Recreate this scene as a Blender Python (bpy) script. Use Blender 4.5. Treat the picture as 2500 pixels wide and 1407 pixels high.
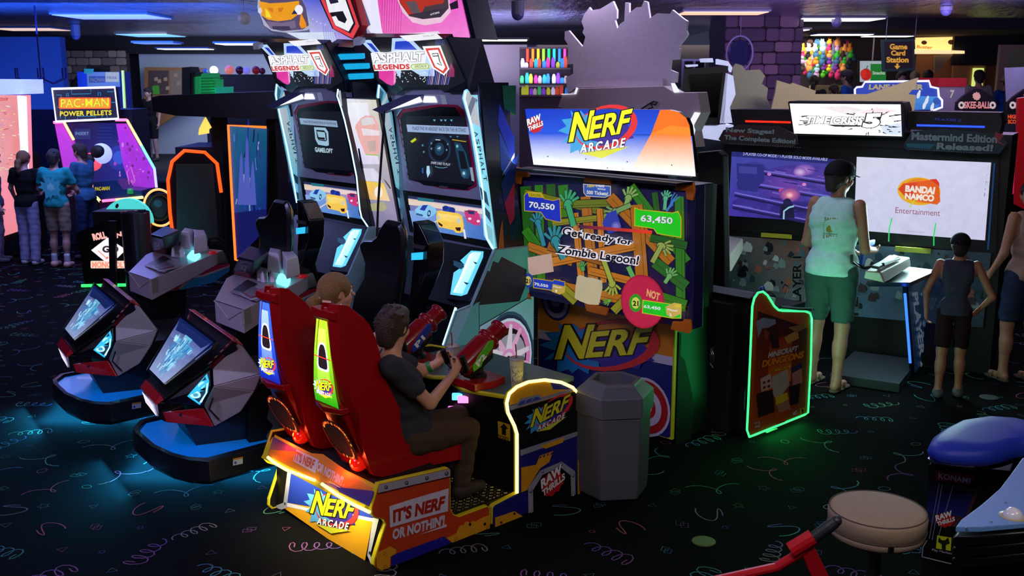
import bpy, bmesh, math, random
import numpy as np
from mathutils import Vector, Matrix, noise
from mathutils.geometry import tessellate_polygon
for _o in list(bpy.data.objects): bpy.data.objects.remove(_o)
C = bpy.context.scene.collection
SC = bpy.context.scene
random.seed(7)
PI = math.pi
# ---------------------------------------------------------------- camera
CAMZ, PITCH = 2.45, math.radians(11.6)
cd = bpy.data.cameras.new('camera'); cam = bpy.data.objects.new('camera', cd); C.objects.link(cam)
cd.sensor_width = 36; cd.lens = 36; cd.clip_start = .05; cd.clip_end = 200
cam.location = (0, 0, CAMZ); cam.rotation_euler = (math.radians(90)-PITCH, 0, 0); SC.camera = cam
cd.dof.use_dof = True; cd.dof.focus_distance = 6.2; cd.dof.aperture_fstop = 7
# ---------------------------------------------------------------- world, exposure, added fill and wash lights
w = bpy.data.worlds.new('world'); SC.world = w; w.use_nodes = True
w.node_tree.nodes['Background'].inputs[0].default_value = (.24, .26, .5, 1)
w.node_tree.nodes['Background'].inputs[1].default_value = .12
SC.view_settings.view_transform = 'Standard'; SC.view_settings.look = 'None'
SC.view_settings.gamma = 1; SC.view_settings.use_curve_mapping = False; SC.view_settings.exposure = 0
def area(name, loc, to, col, power, sx, sy):
    l = bpy.data.lights.new(name, 'AREA'); l.shape = 'RECTANGLE'; l.size = sx; l.size_y = sy; l.color = col; l.energy = power
    o = bpy.data.objects.new(name, l); C.objects.link(o); o.location = loc
    o.rotation_euler = (Vector(to)-Vector(loc)).to_track_quat('-Z', 'Y').to_euler(); return o
def point(name, loc, col, power, r=.05):
    l = bpy.data.lights.new(name, 'POINT'); l.color = col; l.energy = power; l.shadow_soft_size = r
    o = bpy.data.objects.new(name, l); C.objects.link(o); o.location = loc; return o
area('overhead_fill', (-3.2, 4.5, 3.35), (-1.6, 6.8, .6), (.5, .48, 1), 80, 1.6, .8)  # unseen fill lights overhead, added to brighten what stands below
area('overhead_fill', (3.0, 2.2, 3.35), (2.0, 5.5, .5), (.95, .85, .8), 22, 1.4, .7)
area('overhead_fill', (.3, 1.5, 3.35), (0, 5, .4), (1, .86, .88), 52, 1.6, .8)
area('overhead_fill', (1.0, 8.2, 3.35), (.6, 6.6, 1.5), (.78, .7, 1), 48, 1.4, .7)
area('overhead_fill', (3.8, 8.8, 3.35), (3.8, 10.8, 2.2), (1, .86, .75), 30, 1.4, .5)
area('overhead_fill', (-5.5, 12.5, 3.35), (-5.5, 12.5, 0), (.35, .4, 1), 130, 1.5, 1.5)
area('overhead_fill', (5.5, 12.0, 3.35), (5.0, 12.5, 0), (.75, .5, .95), 70, 1.5, 1.5)
area('overhead_fill', (3.5, 21.5, 3.25), (3.5, 22.5, 0), (1, .8, .7), 220, 6, 1.5)
area('overhead_fill', (-5.5, 23.0, 3.05), (-5.5, 25.5, 1), (.85, .9, 1), 160, 6, 1.5)
area('blue_wash', (-9, 12.5, 1.0), (-9.5, 17, 2.4), (.08, .16, 1), 16, 3, .6)  # added blue lights that brighten the walls behind
area('blue_wash', (-6.5, 19.5, .9), (-6.5, 23, 3.4), (.12, .25, 1), 90, 6, .6)
area('ceiling_wash', (-6.5, 16, 2.5), (-6.5, 16.5, 3.4), (.03, .16, 1), 520, 5, 3)  # added lights facing up, put in to colour the ceiling
area('ceiling_wash', (4.5, 13.5, 2.7), (4.5, 13.7, 3.4), (.5, .4, 1), 170, 5, 2)
area('ceiling_wash', (-1, 19, 2.6), (-1, 19.2, 3.4), (.45, .5, 1), 200, 4, 3)
area('violet_wash', (2.5, 15.0, 1.2), (4.2, 17.6, 2.6), (.7, .4, 1), 40, 2, .5)
# ---------------------------------------------------------------- helpers
SN, CN = math.sin(PITCH), math.cos(PITCH)
def look(x, y):                                  # direction from the camera through a point of the 2500 x 1407 frame
    a = (x-1250)/2500; b = -(y-703.5)/2500
    return Vector((a, CN+SN*b, -SN+CN*b))
CP = Vector((0, 0, CAMZ))
def cut(x, y, p0, n):                            # where that line of sight meets a real surface
    d = look(x, y); return CP+d*((Vector(p0)-CP).dot(n)/d.dot(n))
def atz(x, y, z): return cut(x, y, (0, 0, z), Vector((0, 0, 1)))
def aty(x, y, Y): return cut(x, y, (0, Y, 0), Vector((0, 1, 0)))
class Fr:                                        # local frame on the floor: u forward, v right, z up
    def __init__(s, o, ang):
        s.o = Vector((o[0], o[1], 0)); a = math.radians(ang); s.ang = a
        s.u = Vector((math.sin(a), math.cos(a), 0)); s.v = Vector((math.cos(a), -math.sin(a), 0)); s.z = Vector((0, 0, 1))
    def w(s, u, v, z=0): return s.o+s.u*u+s.v*v+Vector((0, 0, z))
    def pu(s, x, y, u): return cut(x, y, s.w(u, 0), s.u)
    def pv(s, x, y, v): return cut(x, y, s.w(0, v), s.v)
    def loc(s, p): d = p-s.o; return Vector((d.dot(s.u), d.dot(s.v), p.z))
def lin(c):
    if isinstance(c, str): c = tuple(int(c[i:i+2], 16)/255 for i in (0, 2, 4))
    return tuple((x/12.92 if x <= .04045 else ((x+.055)/1.055)**2.4) for x in c)
MATS = {}
def mat(col, rough=.5, metal=0., emit=0., spec=.5, bump=0., bscale=40, trans=0., coat=0., mott=.12):
    key = (str(col), rough, metal, emit, spec, bump, bscale, trans, coat, mott)
    if key in MATS: return MATS[key]
    m = bpy.data.materials.new('m'); m.use_nodes = True; nt = m.node_tree; b = nt.nodes['Principled BSDF']; I = b.inputs
    c = lin(col); I['Roughness'].default_value = rough; I['Metallic'].default_value = metal
    I['Specular IOR Level'].default_value = spec; I['Transmission Weight'].default_value = trans; I['Coat Weight'].default_value = coat
    tc = nt.nodes.new('ShaderNodeTexCoord'); nz = nt.nodes.new('ShaderNodeTexNoise'); nz.inputs['Scale'].default_value = bscale
    nt.links.new(tc.outputs['Object'], nz.inputs['Vector'])
    mx = nt.nodes.new('ShaderNodeMix'); mx.data_type = 'RGBA'; mx.inputs[6].default_value = (*[x*(1-mott) for x in c], 1); mx.inputs[7].default_value = (*[min(1, x*(1+mott)) for x in c], 1)
    nt.links.new(nz.outputs[0], mx.inputs[0]); nt.links.new(mx.outputs[2], I['Base Color'])
    if emit: nt.links.new(mx.outputs[2], I['Emission Color']); I['Emission Strength'].default_value = emit
    if bump:
        bp = nt.nodes.new('ShaderNodeBump'); bp.inputs['Strength'].default_value = bump; bp.inputs['Distance'].default_value = .01
        nt.links.new(nz.outputs[0], bp.inputs['Height']); nt.links.new(bp.outputs[0], I['Normal'])
    MATS[key] = m; return m
def pmat(emit=0., rough=.45, noisy=0.):          # flat print: colour comes with the printed shapes
    key = ('print', emit, rough, noisy)
    if key in MATS: return MATS[key]
    m = bpy.data.materials.new('print'); m.use_nodes = True; nt = m.node_tree; b = nt.nodes['Principled BSDF']; I = b.inputs
    at = nt.nodes.new('ShaderNodeAttribute'); at.attribute_name = 'Col'; out = at.outputs['Color']
    nz = nt.nodes.new('ShaderNodeTexNoise'); nz.inputs['Scale'].default_value = 9; nz.inputs['Detail'].default_value = 4
    hs = nt.nodes.new('ShaderNodeHueSaturation'); mr = nt.nodes.new('ShaderNodeMapRange')
    mr.inputs[3].default_value = 1-.06-noisy; mr.inputs[4].default_value = 1.06+noisy
    mr.inputs[1].default_value = .3; mr.inputs[2].default_value = .7
    nt.links.new(nz.outputs[0], mr.inputs[0]); nt.links.new(mr.outputs[0], hs.inputs['Value']); nt.links.new(out, hs.inputs['Color'])
    out = hs.outputs[0]
    I['Roughness'].default_value = rough
    if emit: nt.links.new(out, I['Emission Color']); I['Emission Strength'].default_value = emit; I['Base Color'].default_value = (.02, .02, .02, 1)
    else: nt.links.new(out, I['Base Color'])
    MATS[key] = m; return m
def thing(name, label, cat, loc=(0, 0, 0), group=None, rz=0):
    o = bpy.data.objects.new(name, None); C.objects.link(o); o.empty_display_size = .1
    o.location = loc; o.rotation_euler = (0, 0, rz); o['label'] = label; o['category'] = cat
    if group: o['group'] = group
    return o
def tag(o, label, cat, group=None):
    o['label'] = label; o['category'] = cat
    if group: o['group'] = group
    return o
def wmat(o):
    M = Matrix.LocRotScale(o.location, o.rotation_euler, o.scale)
    return M if o.parent is None else wmat(o.parent) @ M
class MB:
    def __init__(s): s.v = []; s.f = []; s.c = {}; s.mi = []
    def add(s, vs, fs, mi=0):
        n = len(s.v); s.v += [Vector(a) for a in vs]; s.f += [tuple(n+i for i in f) for f in fs]; s.mi += [mi]*len(fs); return s
    def hexa(s, p, mi=0):                        # 8 corners: bottom 4 then top 4
        return s.add(p, [(3, 2, 1, 0), (4, 5, 6, 7), (0, 1, 5, 4), (1, 2, 6, 5), (2, 3, 7, 6), (3, 0, 4, 7)], mi)
    def box(s, F, u0, u1, v0, v1, z0, z1, mi=0):
        return s.hexa([F.w(u0, v0, z0), F.w(u1, v0, z0), F.w(u1, v1, z0), F.w(u0, v1, z0), F.w(u0, v0, z1), F.w(u1, v0, z1), F.w(u1, v1, z1), F.w(u0, v1, z1)], mi)
    def slab(s, pts, off, mi=0):                 # outline pushed along a vector
        n = len(pts); P = [Vector(p) for p in pts]; off = Vector(off)
        tri = tessellate_polygon([P])
        s.add(P+[p+off for p in P], [tuple(t) for t in tri]+[tuple(n+i for i in reversed(t)) for t in tri]+[(i, (i+1) % n, n+(i+1) % n, n+i) for i in range(n)], mi)
        return s
    def loft(s, rings, caps=True, closed=True, mi=0):
        n = len(rings[0]); vs = [Vector(p) for r in rings for p in r]; fs = []
        for k in range(len(rings)-1):
            for i in range(n if closed else n-1): j = (i+1) % n; fs.append((k*n+i, k*n+j, (k+1)*n+j, (k+1)*n+i))
        if caps and closed: fs += [tuple(range(n-1, -1, -1)), tuple((len(rings)-1)*n+i for i in range(n))]
        return s.add(vs, fs, mi)
    def tube(s, pts, r, n=8, closed=False, mi=0):
        P = [Vector(p) for p in pts]; rs = r if isinstance(r, (list, tuple)) else [r]*len(P); rings = []; up = None
        for i, p in enumerate(P):
            if closed: t = P[(i+1) % len(P)]-P[i-1]
            else: t = P[min(i+1, len(P)-1)]-P[max(i-1, 0)]
            t.normalize()
            if up is None: up = t.orthogonal().normalized()
            up = (up-t*up.dot(t)).normalized(); w_ = t.cross(up)
            rings.append([p+up*math.cos(2*PI*k/n)*rs[i]+w_*math.sin(2*PI*k/n)*rs[i] for k in range(n)])
        if closed: rings.append(rings[0])
        return s.loft(rings, caps=not closed, mi=mi)
    def lathe(s, c, prof, n=24, ax=(0, 0, 1), mi=0):   # prof: (radius, height) pairs along the axis
        ax = Vector(ax).normalized(); a = ax.orthogonal().normalized(); b = ax.cross(a); c = Vector(c)
        return s.loft([[c+ax*h+(a*math.cos(2*PI*k/n)+b*math.sin(2*PI*k/n))*max(r, 1e-4) for k in range(n)] for r, h in prof], mi=mi)
    def ell(s, c, rx, ry, rz, n=12, m=8, mi=0, R=None):
        c = Vector(c); vs = []
        for j in range(m+1):
            t = PI*j/m
            for i in range(n):
                p = Vector((rx*math.sin(t)*math.cos(2*PI*i/n), ry*math.sin(t)*math.sin(2*PI*i/n), rz*math.cos(t)))
                vs.append(c+(R @ p if R else p))
        return s.loft([vs[j*n:(j+1)*n] for j in range(m+1)], mi=mi)
    def build(s, name, m, parent=None, bevel=0., smooth=False, kind=None, seg=2, label=None):
        me = bpy.data.meshes.new(name)
        c = sum(s.v, Vector())/max(1, len(s.v)); M = wmat(parent) if parent else Matrix()
        if parent is None: c.z = min(p.z for p in s.v)
        Mi = M.inverted(); lc = Mi @ c; R = Mi.to_3x3()
        me.from_pydata([R @ (p-c) for p in s.v], [], s.f)
        ms = m if isinstance(m, list) else [m]
        for q in ms: me.materials.append(q)
        me.polygons.foreach_set('material_index', s.mi)
        bm = bmesh.new(); bm.from_mesh(me)
        if bevel or smooth: bmesh.ops.remove_doubles(bm, verts=bm.verts, dist=1e-5)
        bmesh.ops.recalc_face_normals(bm, faces=bm.faces); bm.to_mesh(me); bm.free()
        o = bpy.data.objects.new(name, me); C.objects.link(o)
        if parent: o.parent = parent
        o.location = lc
        if smooth or bevel: me.polygons.foreach_set('use_smooth', [True]*len(me.polygons))
        if bevel:
            b = o.modifiers.new('b', 'BEVEL'); b.width = bevel; b.segments = seg; b.limit_method = 'ANGLE'; b.angle_limit = .5; b.harden_normals = True
        if kind: o['kind'] = kind
        if label: o['label'] = label
        return o
def struct(name, mb, m, parent=None, **k):
    o = mb.build(name, m, parent, **k)
    if not parent: o['kind'] = 'structure'
    return o
FONTC = {}
def glyphs(txt, bold=0., spacing=1.):
    key = (txt, bold, spacing)
    if key not in FONTC:
        cu = bpy.data.curves.new('t', 'FONT'); cu.body = txt; cu.size = 1; cu.offset = bold; cu.resolution_u = 3; cu.space_character = spacing; cu.fill_mode = 'BOTH'
        ob = bpy.data.objects.new('t', cu); C.objects.link(ob)
        me = bpy.data.meshes.new_from_object(ob)
        vs = [(v.co.x, v.co.y) for v in me.vertices]; fs = [tuple(p.vertices) for p in me.polygons]
        bpy.data.objects.remove(ob); bpy.data.curves.remove(cu); bpy.data.meshes.remove(me)
        x0 = min(a for a, _ in vs); x1 = max(a for a, _ in vs); y0 = min(b for _, b in vs); y1 = max(b for _, b in vs)
        FONTC[key] = ([((a-x0)/(x1-x0), (b-y0)/(y1-y0)) for a, b in vs], fs)
    return FONTC[key]
class Art:                                       # printed shapes on one flat surface; f maps sheet coordinates to the surface
    def __init__(s, f, n, eps=.0004, back=0.0012):
        s.f = f; s.n = Vector(n).normalized(); s.eps = eps; s.k = back; s.v = []; s.fc = []; s.col = []
        s.fixed = False
    def _p(s, x, y):
        p = s.f(x, y)
        if not s.fixed:
            s.fixed = True
            if s.n.dot(CP-p) < 0: s.n = -s.n
        return p+s.n*s.k
    def mesh(s, pts, fs, col):
        n = len(s.v); s.v += [s._p(*p) for p in pts]
        cs = [(*lin(c), 1) for c in col] if isinstance(col, list) else [(*lin(col), 1)]*len(pts)
        s.col += cs; s.fc += [tuple(n+i for i in f) for f in fs]; s.k += s.eps; return s
    def poly(s, pts, col):
        pts = [tuple(p) for p in pts]; tri = tessellate_polygon([[Vector((p[0], p[1], 0)) for p in pts]])
        return s.mesh(pts, [tuple(t) for t in tri], col)
    def grad(s, q, cols, nx=6, ny=6):            # quad TL TR BR BL with a colour each
        L = [lin(c) for c in cols]; pts = []; cc = []
        for j in range(ny+1):
            for i in range(nx+1):
                a = i/nx; b = j/ny; w_ = ((1-a)*(1-b), a*(1-b), a*b, (1-a)*b)
                pts.append(tuple(sum(w_[k]*q[k][d] for k in range(4)) for d in (0, 1))); cc.append(tuple(sum(w_[k]*L[k][d] for k in range(4)) for d in range(3)))
        n = len(s.v); s.v += [s._p(*p) for p in pts]; s.col += [(*c, 1) for c in cc]
        s.fc += [(n+j*(nx+1)+i, n+j*(nx+1)+i+1, n+(j+1)*(nx+1)+i+1, n+(j+1)*(nx+1)+i) for j in range(ny) for i in range(nx)]; s.k += s.eps; return s
    def line(s, pts, w_, col, closed=False):
        n = len(pts); a = []; fs = []
        for i in range(n):
            p = Vector(pts[i]); q0 = Vector(pts[i-1]) if (i or closed) else p; q1 = Vector(pts[(i+1) % n]) if (i < n-1 or closed) else p
            t = (q1-q0); t = t.normalized() if t.length else Vector((1, 0)); m = Vector((-t.y, t.x))*w_/2
            a += [tuple(p+m), tuple(p-m)]
        for i in range(n if closed else n-1): j = (i+1) % n; fs.append((2*i, 2*i+1, 2*j+1, 2*j))
        return s.mesh(a, fs, col)
    def ell(s, cx, cy, rx, ry, col, rot=0, n=24, r0=0, arc=(0, 360)):
        c, q = math.cos(math.radians(rot)), math.sin(math.radians(rot)); P = lambda t, k: (cx+rx*k*math.cos(t)*c-ry*k*math.sin(t)*q, cy+rx*k*math.cos(t)*q+ry*k*math.sin(t)*c)
        T = [math.radians(arc[0]+(arc[1]-arc[0])*i/n) for i in range(n+1)]
        if r0 == 0 and arc == (0, 360): return s.poly([P(t, 1) for t in T[:-1]], col)
        return s.mesh([P(t, k) for t in T for k in (r0, 1)], [(2*i, 2*i+1, 2*i+3, 2*i+2) for i in range(n)], col)
    def text(s, txt, bl, br, tl, col, bold=.0, out=None, ow=.05, tr=None, spacing=1.):
        bl, br, tl = Vector(bl), Vector(br), Vector(tl); tr = Vector(tr) if tr else br+tl-bl
        M = lambda a, b: tuple((bl*(1-a)+br*a)*(1-b)+(tl*(1-a)+tr*a)*b)
        if out:
            g, fs = glyphs(txt, bold+ow, spacing); e = ow*.8; asp = max(1, len(txt))*.6
            s.mesh([M(a*(1+2*e/asp)-e/asp, b*(1+2*e)-e) for a, b in g], fs, out)
        g, fs = glyphs(txt, bold, spacing); return s.mesh([M(a, b) for a, b in g], fs, col)
    def build(s, name, parent, emit=0., rough=.45, kind=None, noisy=0.):
        me = bpy.data.meshes.new(name); c = sum(s.v, Vector())/len(s.v); M = wmat(parent) if parent else Matrix(); Mi = M.inverted(); R = Mi.to_3x3()
        me.from_pydata([R @ (p-c) for p in s.v], [], s.fc); me.materials.append(pmat(emit, rough, noisy))
        at = me.color_attributes.new('Col', 'FLOAT_COLOR', 'POINT'); at.data.foreach_set('color', [x for c_ in s.col for x in c_])
        o = bpy.data.objects.new(name, me); C.objects.link(o); o.location = Mi @ c
        if parent: o.parent = parent
        if kind: o['kind'] = kind
        return o
def copy_tree(o, d=None, label=None, parent=None, name=None):
    c = o.copy(); C.objects.link(c); c.parent = parent
    if d is not None: c.location = o.location+Vector(d)
    if label: c['label'] = label
    for ch in list(o.children): copy_tree(ch, parent=c)
    return c
def rrect(x0, y0, x1, y1, r, n=4):
    out = []
    for cx, cy, a0 in ((x1-r, y0+r, -90), (x1-r, y1-r, 0), (x0+r, y1-r, 90), (x0+r, y0+r, 180)):
        out += [(cx+r*math.cos(math.radians(a0+90*i/n)), cy+r*math.sin(math.radians(a0+90*i/n))) for i in range(n+1)]
    return out
# ---------------------------------------------------------------- the room
W0 = Fr((0, 0), 0)                               # u = depth, v = right
def wbox(name, x0, x1, y0, y1, z0, z1, m, **k): return struct(name, MB().box(W0, y0, y1, x0, x1, z0, z1), m, **k)
carpet = mat('030305', .95, spec=.1, bump=.5, bscale=420, mott=.5)
floor = wbox('floor', -16, 16, -3, 32, -.1, 0, carpet)
def ceiling_mat():
    m = mat('b4b0d0', .24, 1.0, bscale=3.01); nt = m.node_tree; b = nt.nodes['Principled BSDF']
    tc = nt.nodes.new('ShaderNodeTexCoord'); mp = nt.nodes.new('ShaderNodeMapping'); mp.inputs['Scale'].default_value = (3.4, .9, 1)
    nz = nt.nodes.new('ShaderNodeTexNoise'); nz.inputs['Scale'].default_value = 1.3; nz.inputs['Detail'].default_value = 5; nz.inputs['Roughness'].default_value = .6
    bp = nt.nodes.new('ShaderNodeBump'); bp.inputs['Strength'].default_value = 1.; bp.inputs['Distance'].default_value = .09
    nt.links.new(tc.outputs['Object'], mp.inputs[0]); nt.links.new(mp.outputs[0], nz.inputs['Vector'])
    nt.links.new(nz.outputs[0], bp.inputs['Height']); nt.links.new(bp.outputs[0], b.inputs['Normal']); return m
CM = ceiling_mat()
ceil = MB().box(W0, -3, 26.5, -16, 4.3, 3.45, 3.55).box(W0, -3, 18.4, 4.3, 16, 3.45, 3.55)
struct('ceiling', ceil, CM)
dark = mat('0b0a10', .8)
wbox('trim_1', -16, 4.3, 26.5, 29, 3.05, 3.45, dark); wbox('trim_2', 4.3, 16, 18.4, 23, 3.28, 3.6, dark)
step = wbox('trim_3', -16, 4.3, 19.5, 32, 0, .5, mat('15131a', .9)); wbox('trim_5', 5.0, 12.8, 18.9, 22.6, 0, .75, mat('15131a', .9))
bluew = mat('070926', .8, bump=.3, bscale=3); white = mat('a9b4bd', .8); beige = mat('b79f8c', .8); brown = mat('4a3a34', .8)
struct('wall_left', MB().box(W0, -3, 23, -13.2, -13, 0, 3.45), bluew)
struct('wall_back', MB().box(W0, 28.6, 28.8, -16, 4.3, 0, 3.1).box(W0, 22.6, 22.8, 4.3, 16, 0, 3.35), [mat('3f3a40', .8)])
struct('wall_right', MB().box(W0, -3, 22.6, 12.8, 13, 0, 3.45), mat('1a1526', .8))
struct('wall_front', MB().box(W0, -3.2, -3, -13, 13, 0, 3.45), mat('1c1a28', .8))
struct('wall_blue', MB().box(W0, 17, 17.2, -13.2, -7.3, 0, 3.1), bluew)
struct('wall_pale', MB().box(W0, 27, 27.2, -9.6, -4.2, .5, 3.05), white)
# stone wall with an arch, single stones
def stones(parent, F, x0, x1, z0, z1, cols, w=.42, h=.2, skip=None, depth=.07, side=-1, limit=300):
    ms = [mat(c, .85, bump=.4, bscale=30) for c in cols]; z = z0; n = 0
    base = {}
    while z < z1-.03:
        hh = h*random.uniform(.75, 1.2); x = x0
        while x < x1-.04:
            ww = min(w*random.uniform(.55, 1.25), x1-x); d = depth*random.uniform(.5, 1.1)
            if not (skip and skip(x+ww/2, z+hh/2)) and n < limit:
                k = random.randrange(len(ms)); 
                if k not in base:
                    me = bpy.data.meshes.new('stone'); b = bmesh.new(); bmesh.ops.create_cube(b, size=1); 
                    bmesh.ops.bevel(b, geom=b.edges[:], offset=.12, segments=1, affect='EDGES'); b.to_mesh(me); b.free(); me.materials.append(ms[k]); base[k] = me
                o = bpy.data.objects.new('stone', base[k]); C.objects.link(o); o.parent = parent
                P = wmat(parent).inverted(); pos = F.w(0, x+ww/2, z+hh/2)+F.u*side*d/2
                o.matrix_local = P @ (Matrix.Translation(pos) @ Matrix(((F.v.x, F.u.x, 0, 0), (F.v.y, F.u.y, 0, 0), (0, 0, 1, 0), (0, 0, 0, 1))) @ Matrix.Diagonal((ww*.95, d, hh*.9, 1)))
                n += 1
            x += ww
        z += hh
SW = Fr((0, 26), 0)
sw = struct('wall_stone', MB().box(SW, 0, .2, -11.2, -9.55, .5, 3.05), mat('2a2523', .9))
stones(sw, SW, -11.2, -9.55, 1.2, 3.05, ('7a6a5c', '685a50', '8a7868', '5a4e48'), .3, .17, skip=lambda x, z: (x+10.35)**2+(z-2.1)**2 < .36 or (abs(x+10.35) < .6 and z < 2.1), limit=120)
struct('door_1', MB().slab([SW.w(-.02, -10.35+.6*math.cos(a/12*PI), 2.1+.6*math.sin(a/12*PI)) for a in range(13)]+[SW.w(-.02, -10.95, .5), SW.w(-.02, -9.75, .5)], (0, -.05, 0)), mat('07070c', .9))
CF = Fr((0, 17.6), 0)
col = struct('wall_column', MB().box(CF, 0, 1.3, 3.55, 4.85, 0, 3.45), mat('2b2029', .9))
stones(col, CF, 3.55, 4.85, .9, 3.45, ('5a4656', '6a5260', '4a3c4c', '735a66'), .36, .2, limit=150)
FS = Fr((3.55, 17.6), -90)
# carpet print: squiggles and small shapes
def carpet_print():
    V = []; F = []; COL = []
    pal = [('338468', '325e98'), ('3e927e', '464c92'), ('923e6c', '924e3e'), ('7e4276', '543e8c'), ('548442', '2a7e7e'), ('7a7668', '546484'), ('4c8a88', '467a4c')]
    def rib(pts, w_, c0, c1, closed=False):
        n = len(pts); b = len(V); a0, a1 = lin(c0), lin(c1)
        for i, p in enumerate(pts):
            q0 = pts[i-1] if (i or closed) else p; q1 = pts[(i+1) % n] if (i < n-1 or closed) else p
            tx, ty = q1[0]-q0[0], q1[1]-q0[1]; L = math.hypot(tx, ty) or 1; nx, ny = -ty/L*w_/2, tx/L*w_/2
            V.extend([(p[0]+nx, p[1]+ny, 0), (p[0]-nx, p[1]-ny, 0)]); k = i/max(1, n-1); c = tuple(a0[j]*(1-k)+a1[j]*k for j in range(3)); COL.extend([(*c, 1)]*2)
        for i in range(n if closed else n-1): j = (i+1) % n; F.append((b+2*i, b+2*i+1, b+2*j+1, b+2*j))
    g = .27; ny = int(15.5/g); nx = int(17.5/g)
    for j in range(ny):
        for i in range(nx):
            cx = -8.5+(i+.5*(j % 2))*g+random.uniform(-.05, .05); cy = 2.6+j*g+random.uniform(-.05, .05)
            if abs(cx) > cy*.62+.5: continue
            k = (i*3+j*5+random.randrange(2)) % 9; a = random.uniform(-.5, .5)+(i+j) % 4*1.3; c0, c1 = random.choice(pal); s_ = random.uniform(1.15, 1.45)
            T = lambda x, y: (cx+s_*(x*math.cos(a)-y*math.sin(a)), cy+s_*(x*math.sin(a)+y*math.cos(a)))
            big = (i+j*2) % 3 == 0
            if big and k < 4: rib([T(-.1+.2*t/34+.022*math.cos(t*.75), .045*math.sin(t*.75)*(1-.4*t/34)) for t in range(35)], .007, c0, c1)
            elif big and k < 7: rib([T(-.13+.26*t/30+.028*math.sin(t*.62), .05*math.sin(t*.31)+.02*math.cos(t*.62)) for t in range(31)], .007, c0, c1)
            elif big: rib([T(.05*math.cos(t*.4)*(1-t/32)-.07*t/20, .07*math.sin(t*.3)+.02*t/20) for t in range(21)], .007, c0, c1)
            elif k == 0: rib([T(.026*math.cos(t*PI/6), .02*math.sin(t*PI/6)) for t in range(12)], .004, c0, c0, True)
            elif k == 1: rib([T((.03 if t % 2 else .013)*math.cos(t*PI/5), (.03 if t % 2 else .013)*math.sin(t*PI/5)) for t in range(10)], .003, c0, c0, True)
            elif k in (2, 3):
                for d in (0, .018): rib([T(x+d, y+d) for x, y in ((-.02, -.015), (.02, -.015), (.02, .015), (-.02, .015))], .0035, c0, c1, True)
            elif k in (4, 5): rib([T(x, y) for x, y in ((-.022, -.015), (.022, -.012), (0, .022))], .004, c1, c0, True)
            elif k == 6: rib([T(.012*math.cos(t*PI/5), .012*math.sin(t*PI/5)) for t in range(10)], .003, c1, c1, True)
    me = bpy.data.meshes.new('carpet_print'); me.from_pydata(V, [], F); me.materials.append(pmat(0, .9, .25))
    at = me.color_attributes.new('Col', 'FLOAT_COLOR', 'POINT'); at.data.foreach_set('color', [x for c in COL for x in c])
    o = bpy.data.objects.new('carpet_print', me); C.objects.link(o); o.parent = floor
    o.matrix_local = wmat(floor).inverted() @ Matrix.Translation((0, 0, .0015)); o['kind'] = 'stuff'
carpet_print()
# glowing ceiling panels in view: lamps, and some painted-in lamp reflections
def glow_panel(px0, px1, py, h, col, e, zc=3.45, d=.6, lab=''):
    p = atz((px0+px1)/2, py, zc-.03); wd = (px1-px0)/2500*p.y
    F_ = Fr((p.x, p.y), 0)
    t = thing('ceiling_glow', lab, 'light', (p.x, p.y, zc-.04), 'ceiling lights')
    MB().box(F_, -d/2-.03, d/2+.03, -wd/2-.03, wd/2+.03, zc-.035, zc-.005).build('frame', mat('6a6a78', .5), t)
    MB().box(F_, -d/2, d/2, -wd/2, wd/2, zc-.045, zc-.034).build('diffuser', mat(col, .4, emit=e), t)
for a in ((1948, 2138, 47, 9, 'ffffff', 2.2, 3.45, .8, 'long bright ceiling panel, largest above the hanging station sign'),
          (1990, 2120, 84, 5, 'fff4e4', 2.0, 3.28, .5, 'slim warm panel in the dark ceiling above the plush wall'),
          (2112, 2220, 88, 5, 'fff4e4', 2.0, 3.28, .4, 'slim warm panel in the dark ceiling right above the station sign'),
          (1937, 1966, 73, 5, 'fff4e4', 2.0, 3.28, .5, 'short stubby ceiling panel beside the stone column'),
          (1665, 1860, 31, 9, 'ffc89a', 1.0, 3.45, .7, 'orange tinted ceiling panel left of the stone column'),
          (170, 385, 40, 16, '9fa8ff', .8, 3.45, 1.2, 'wide lilac ceiling panel above the neon maze machine'),
          (5, 145, 71, 9, 'ffd0b8', .9, 3.45, 1.0, 'peach ceiling panel over the far left pink game'),
          (312, 428, 86, 9, '7fd0ff', .9, 3.45, 1.4, 'cyan ceiling panel at the end of the mirror ceiling'),
          (395, 512, 119, 6, 'fff6e6', 2.0, 3.05, .5, 'cream panel in the low ceiling before the pale wall'),
          (340, 430, 105, 6, '8890a0', .5, 3.05, .5, 'dim grey panel in the low dark ceiling'),
          (540, 645, 107, 8, 'fff6e6', 2.0, 3.05, .7, 'cream panel in the low ceiling beside the yellow car topper'),
          (1175, 1285, 97, 6, 'fff0d8', 1.6, 3.05, .5, 'cream panel right of the racing towers')):
    glow_panel(*a)
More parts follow.
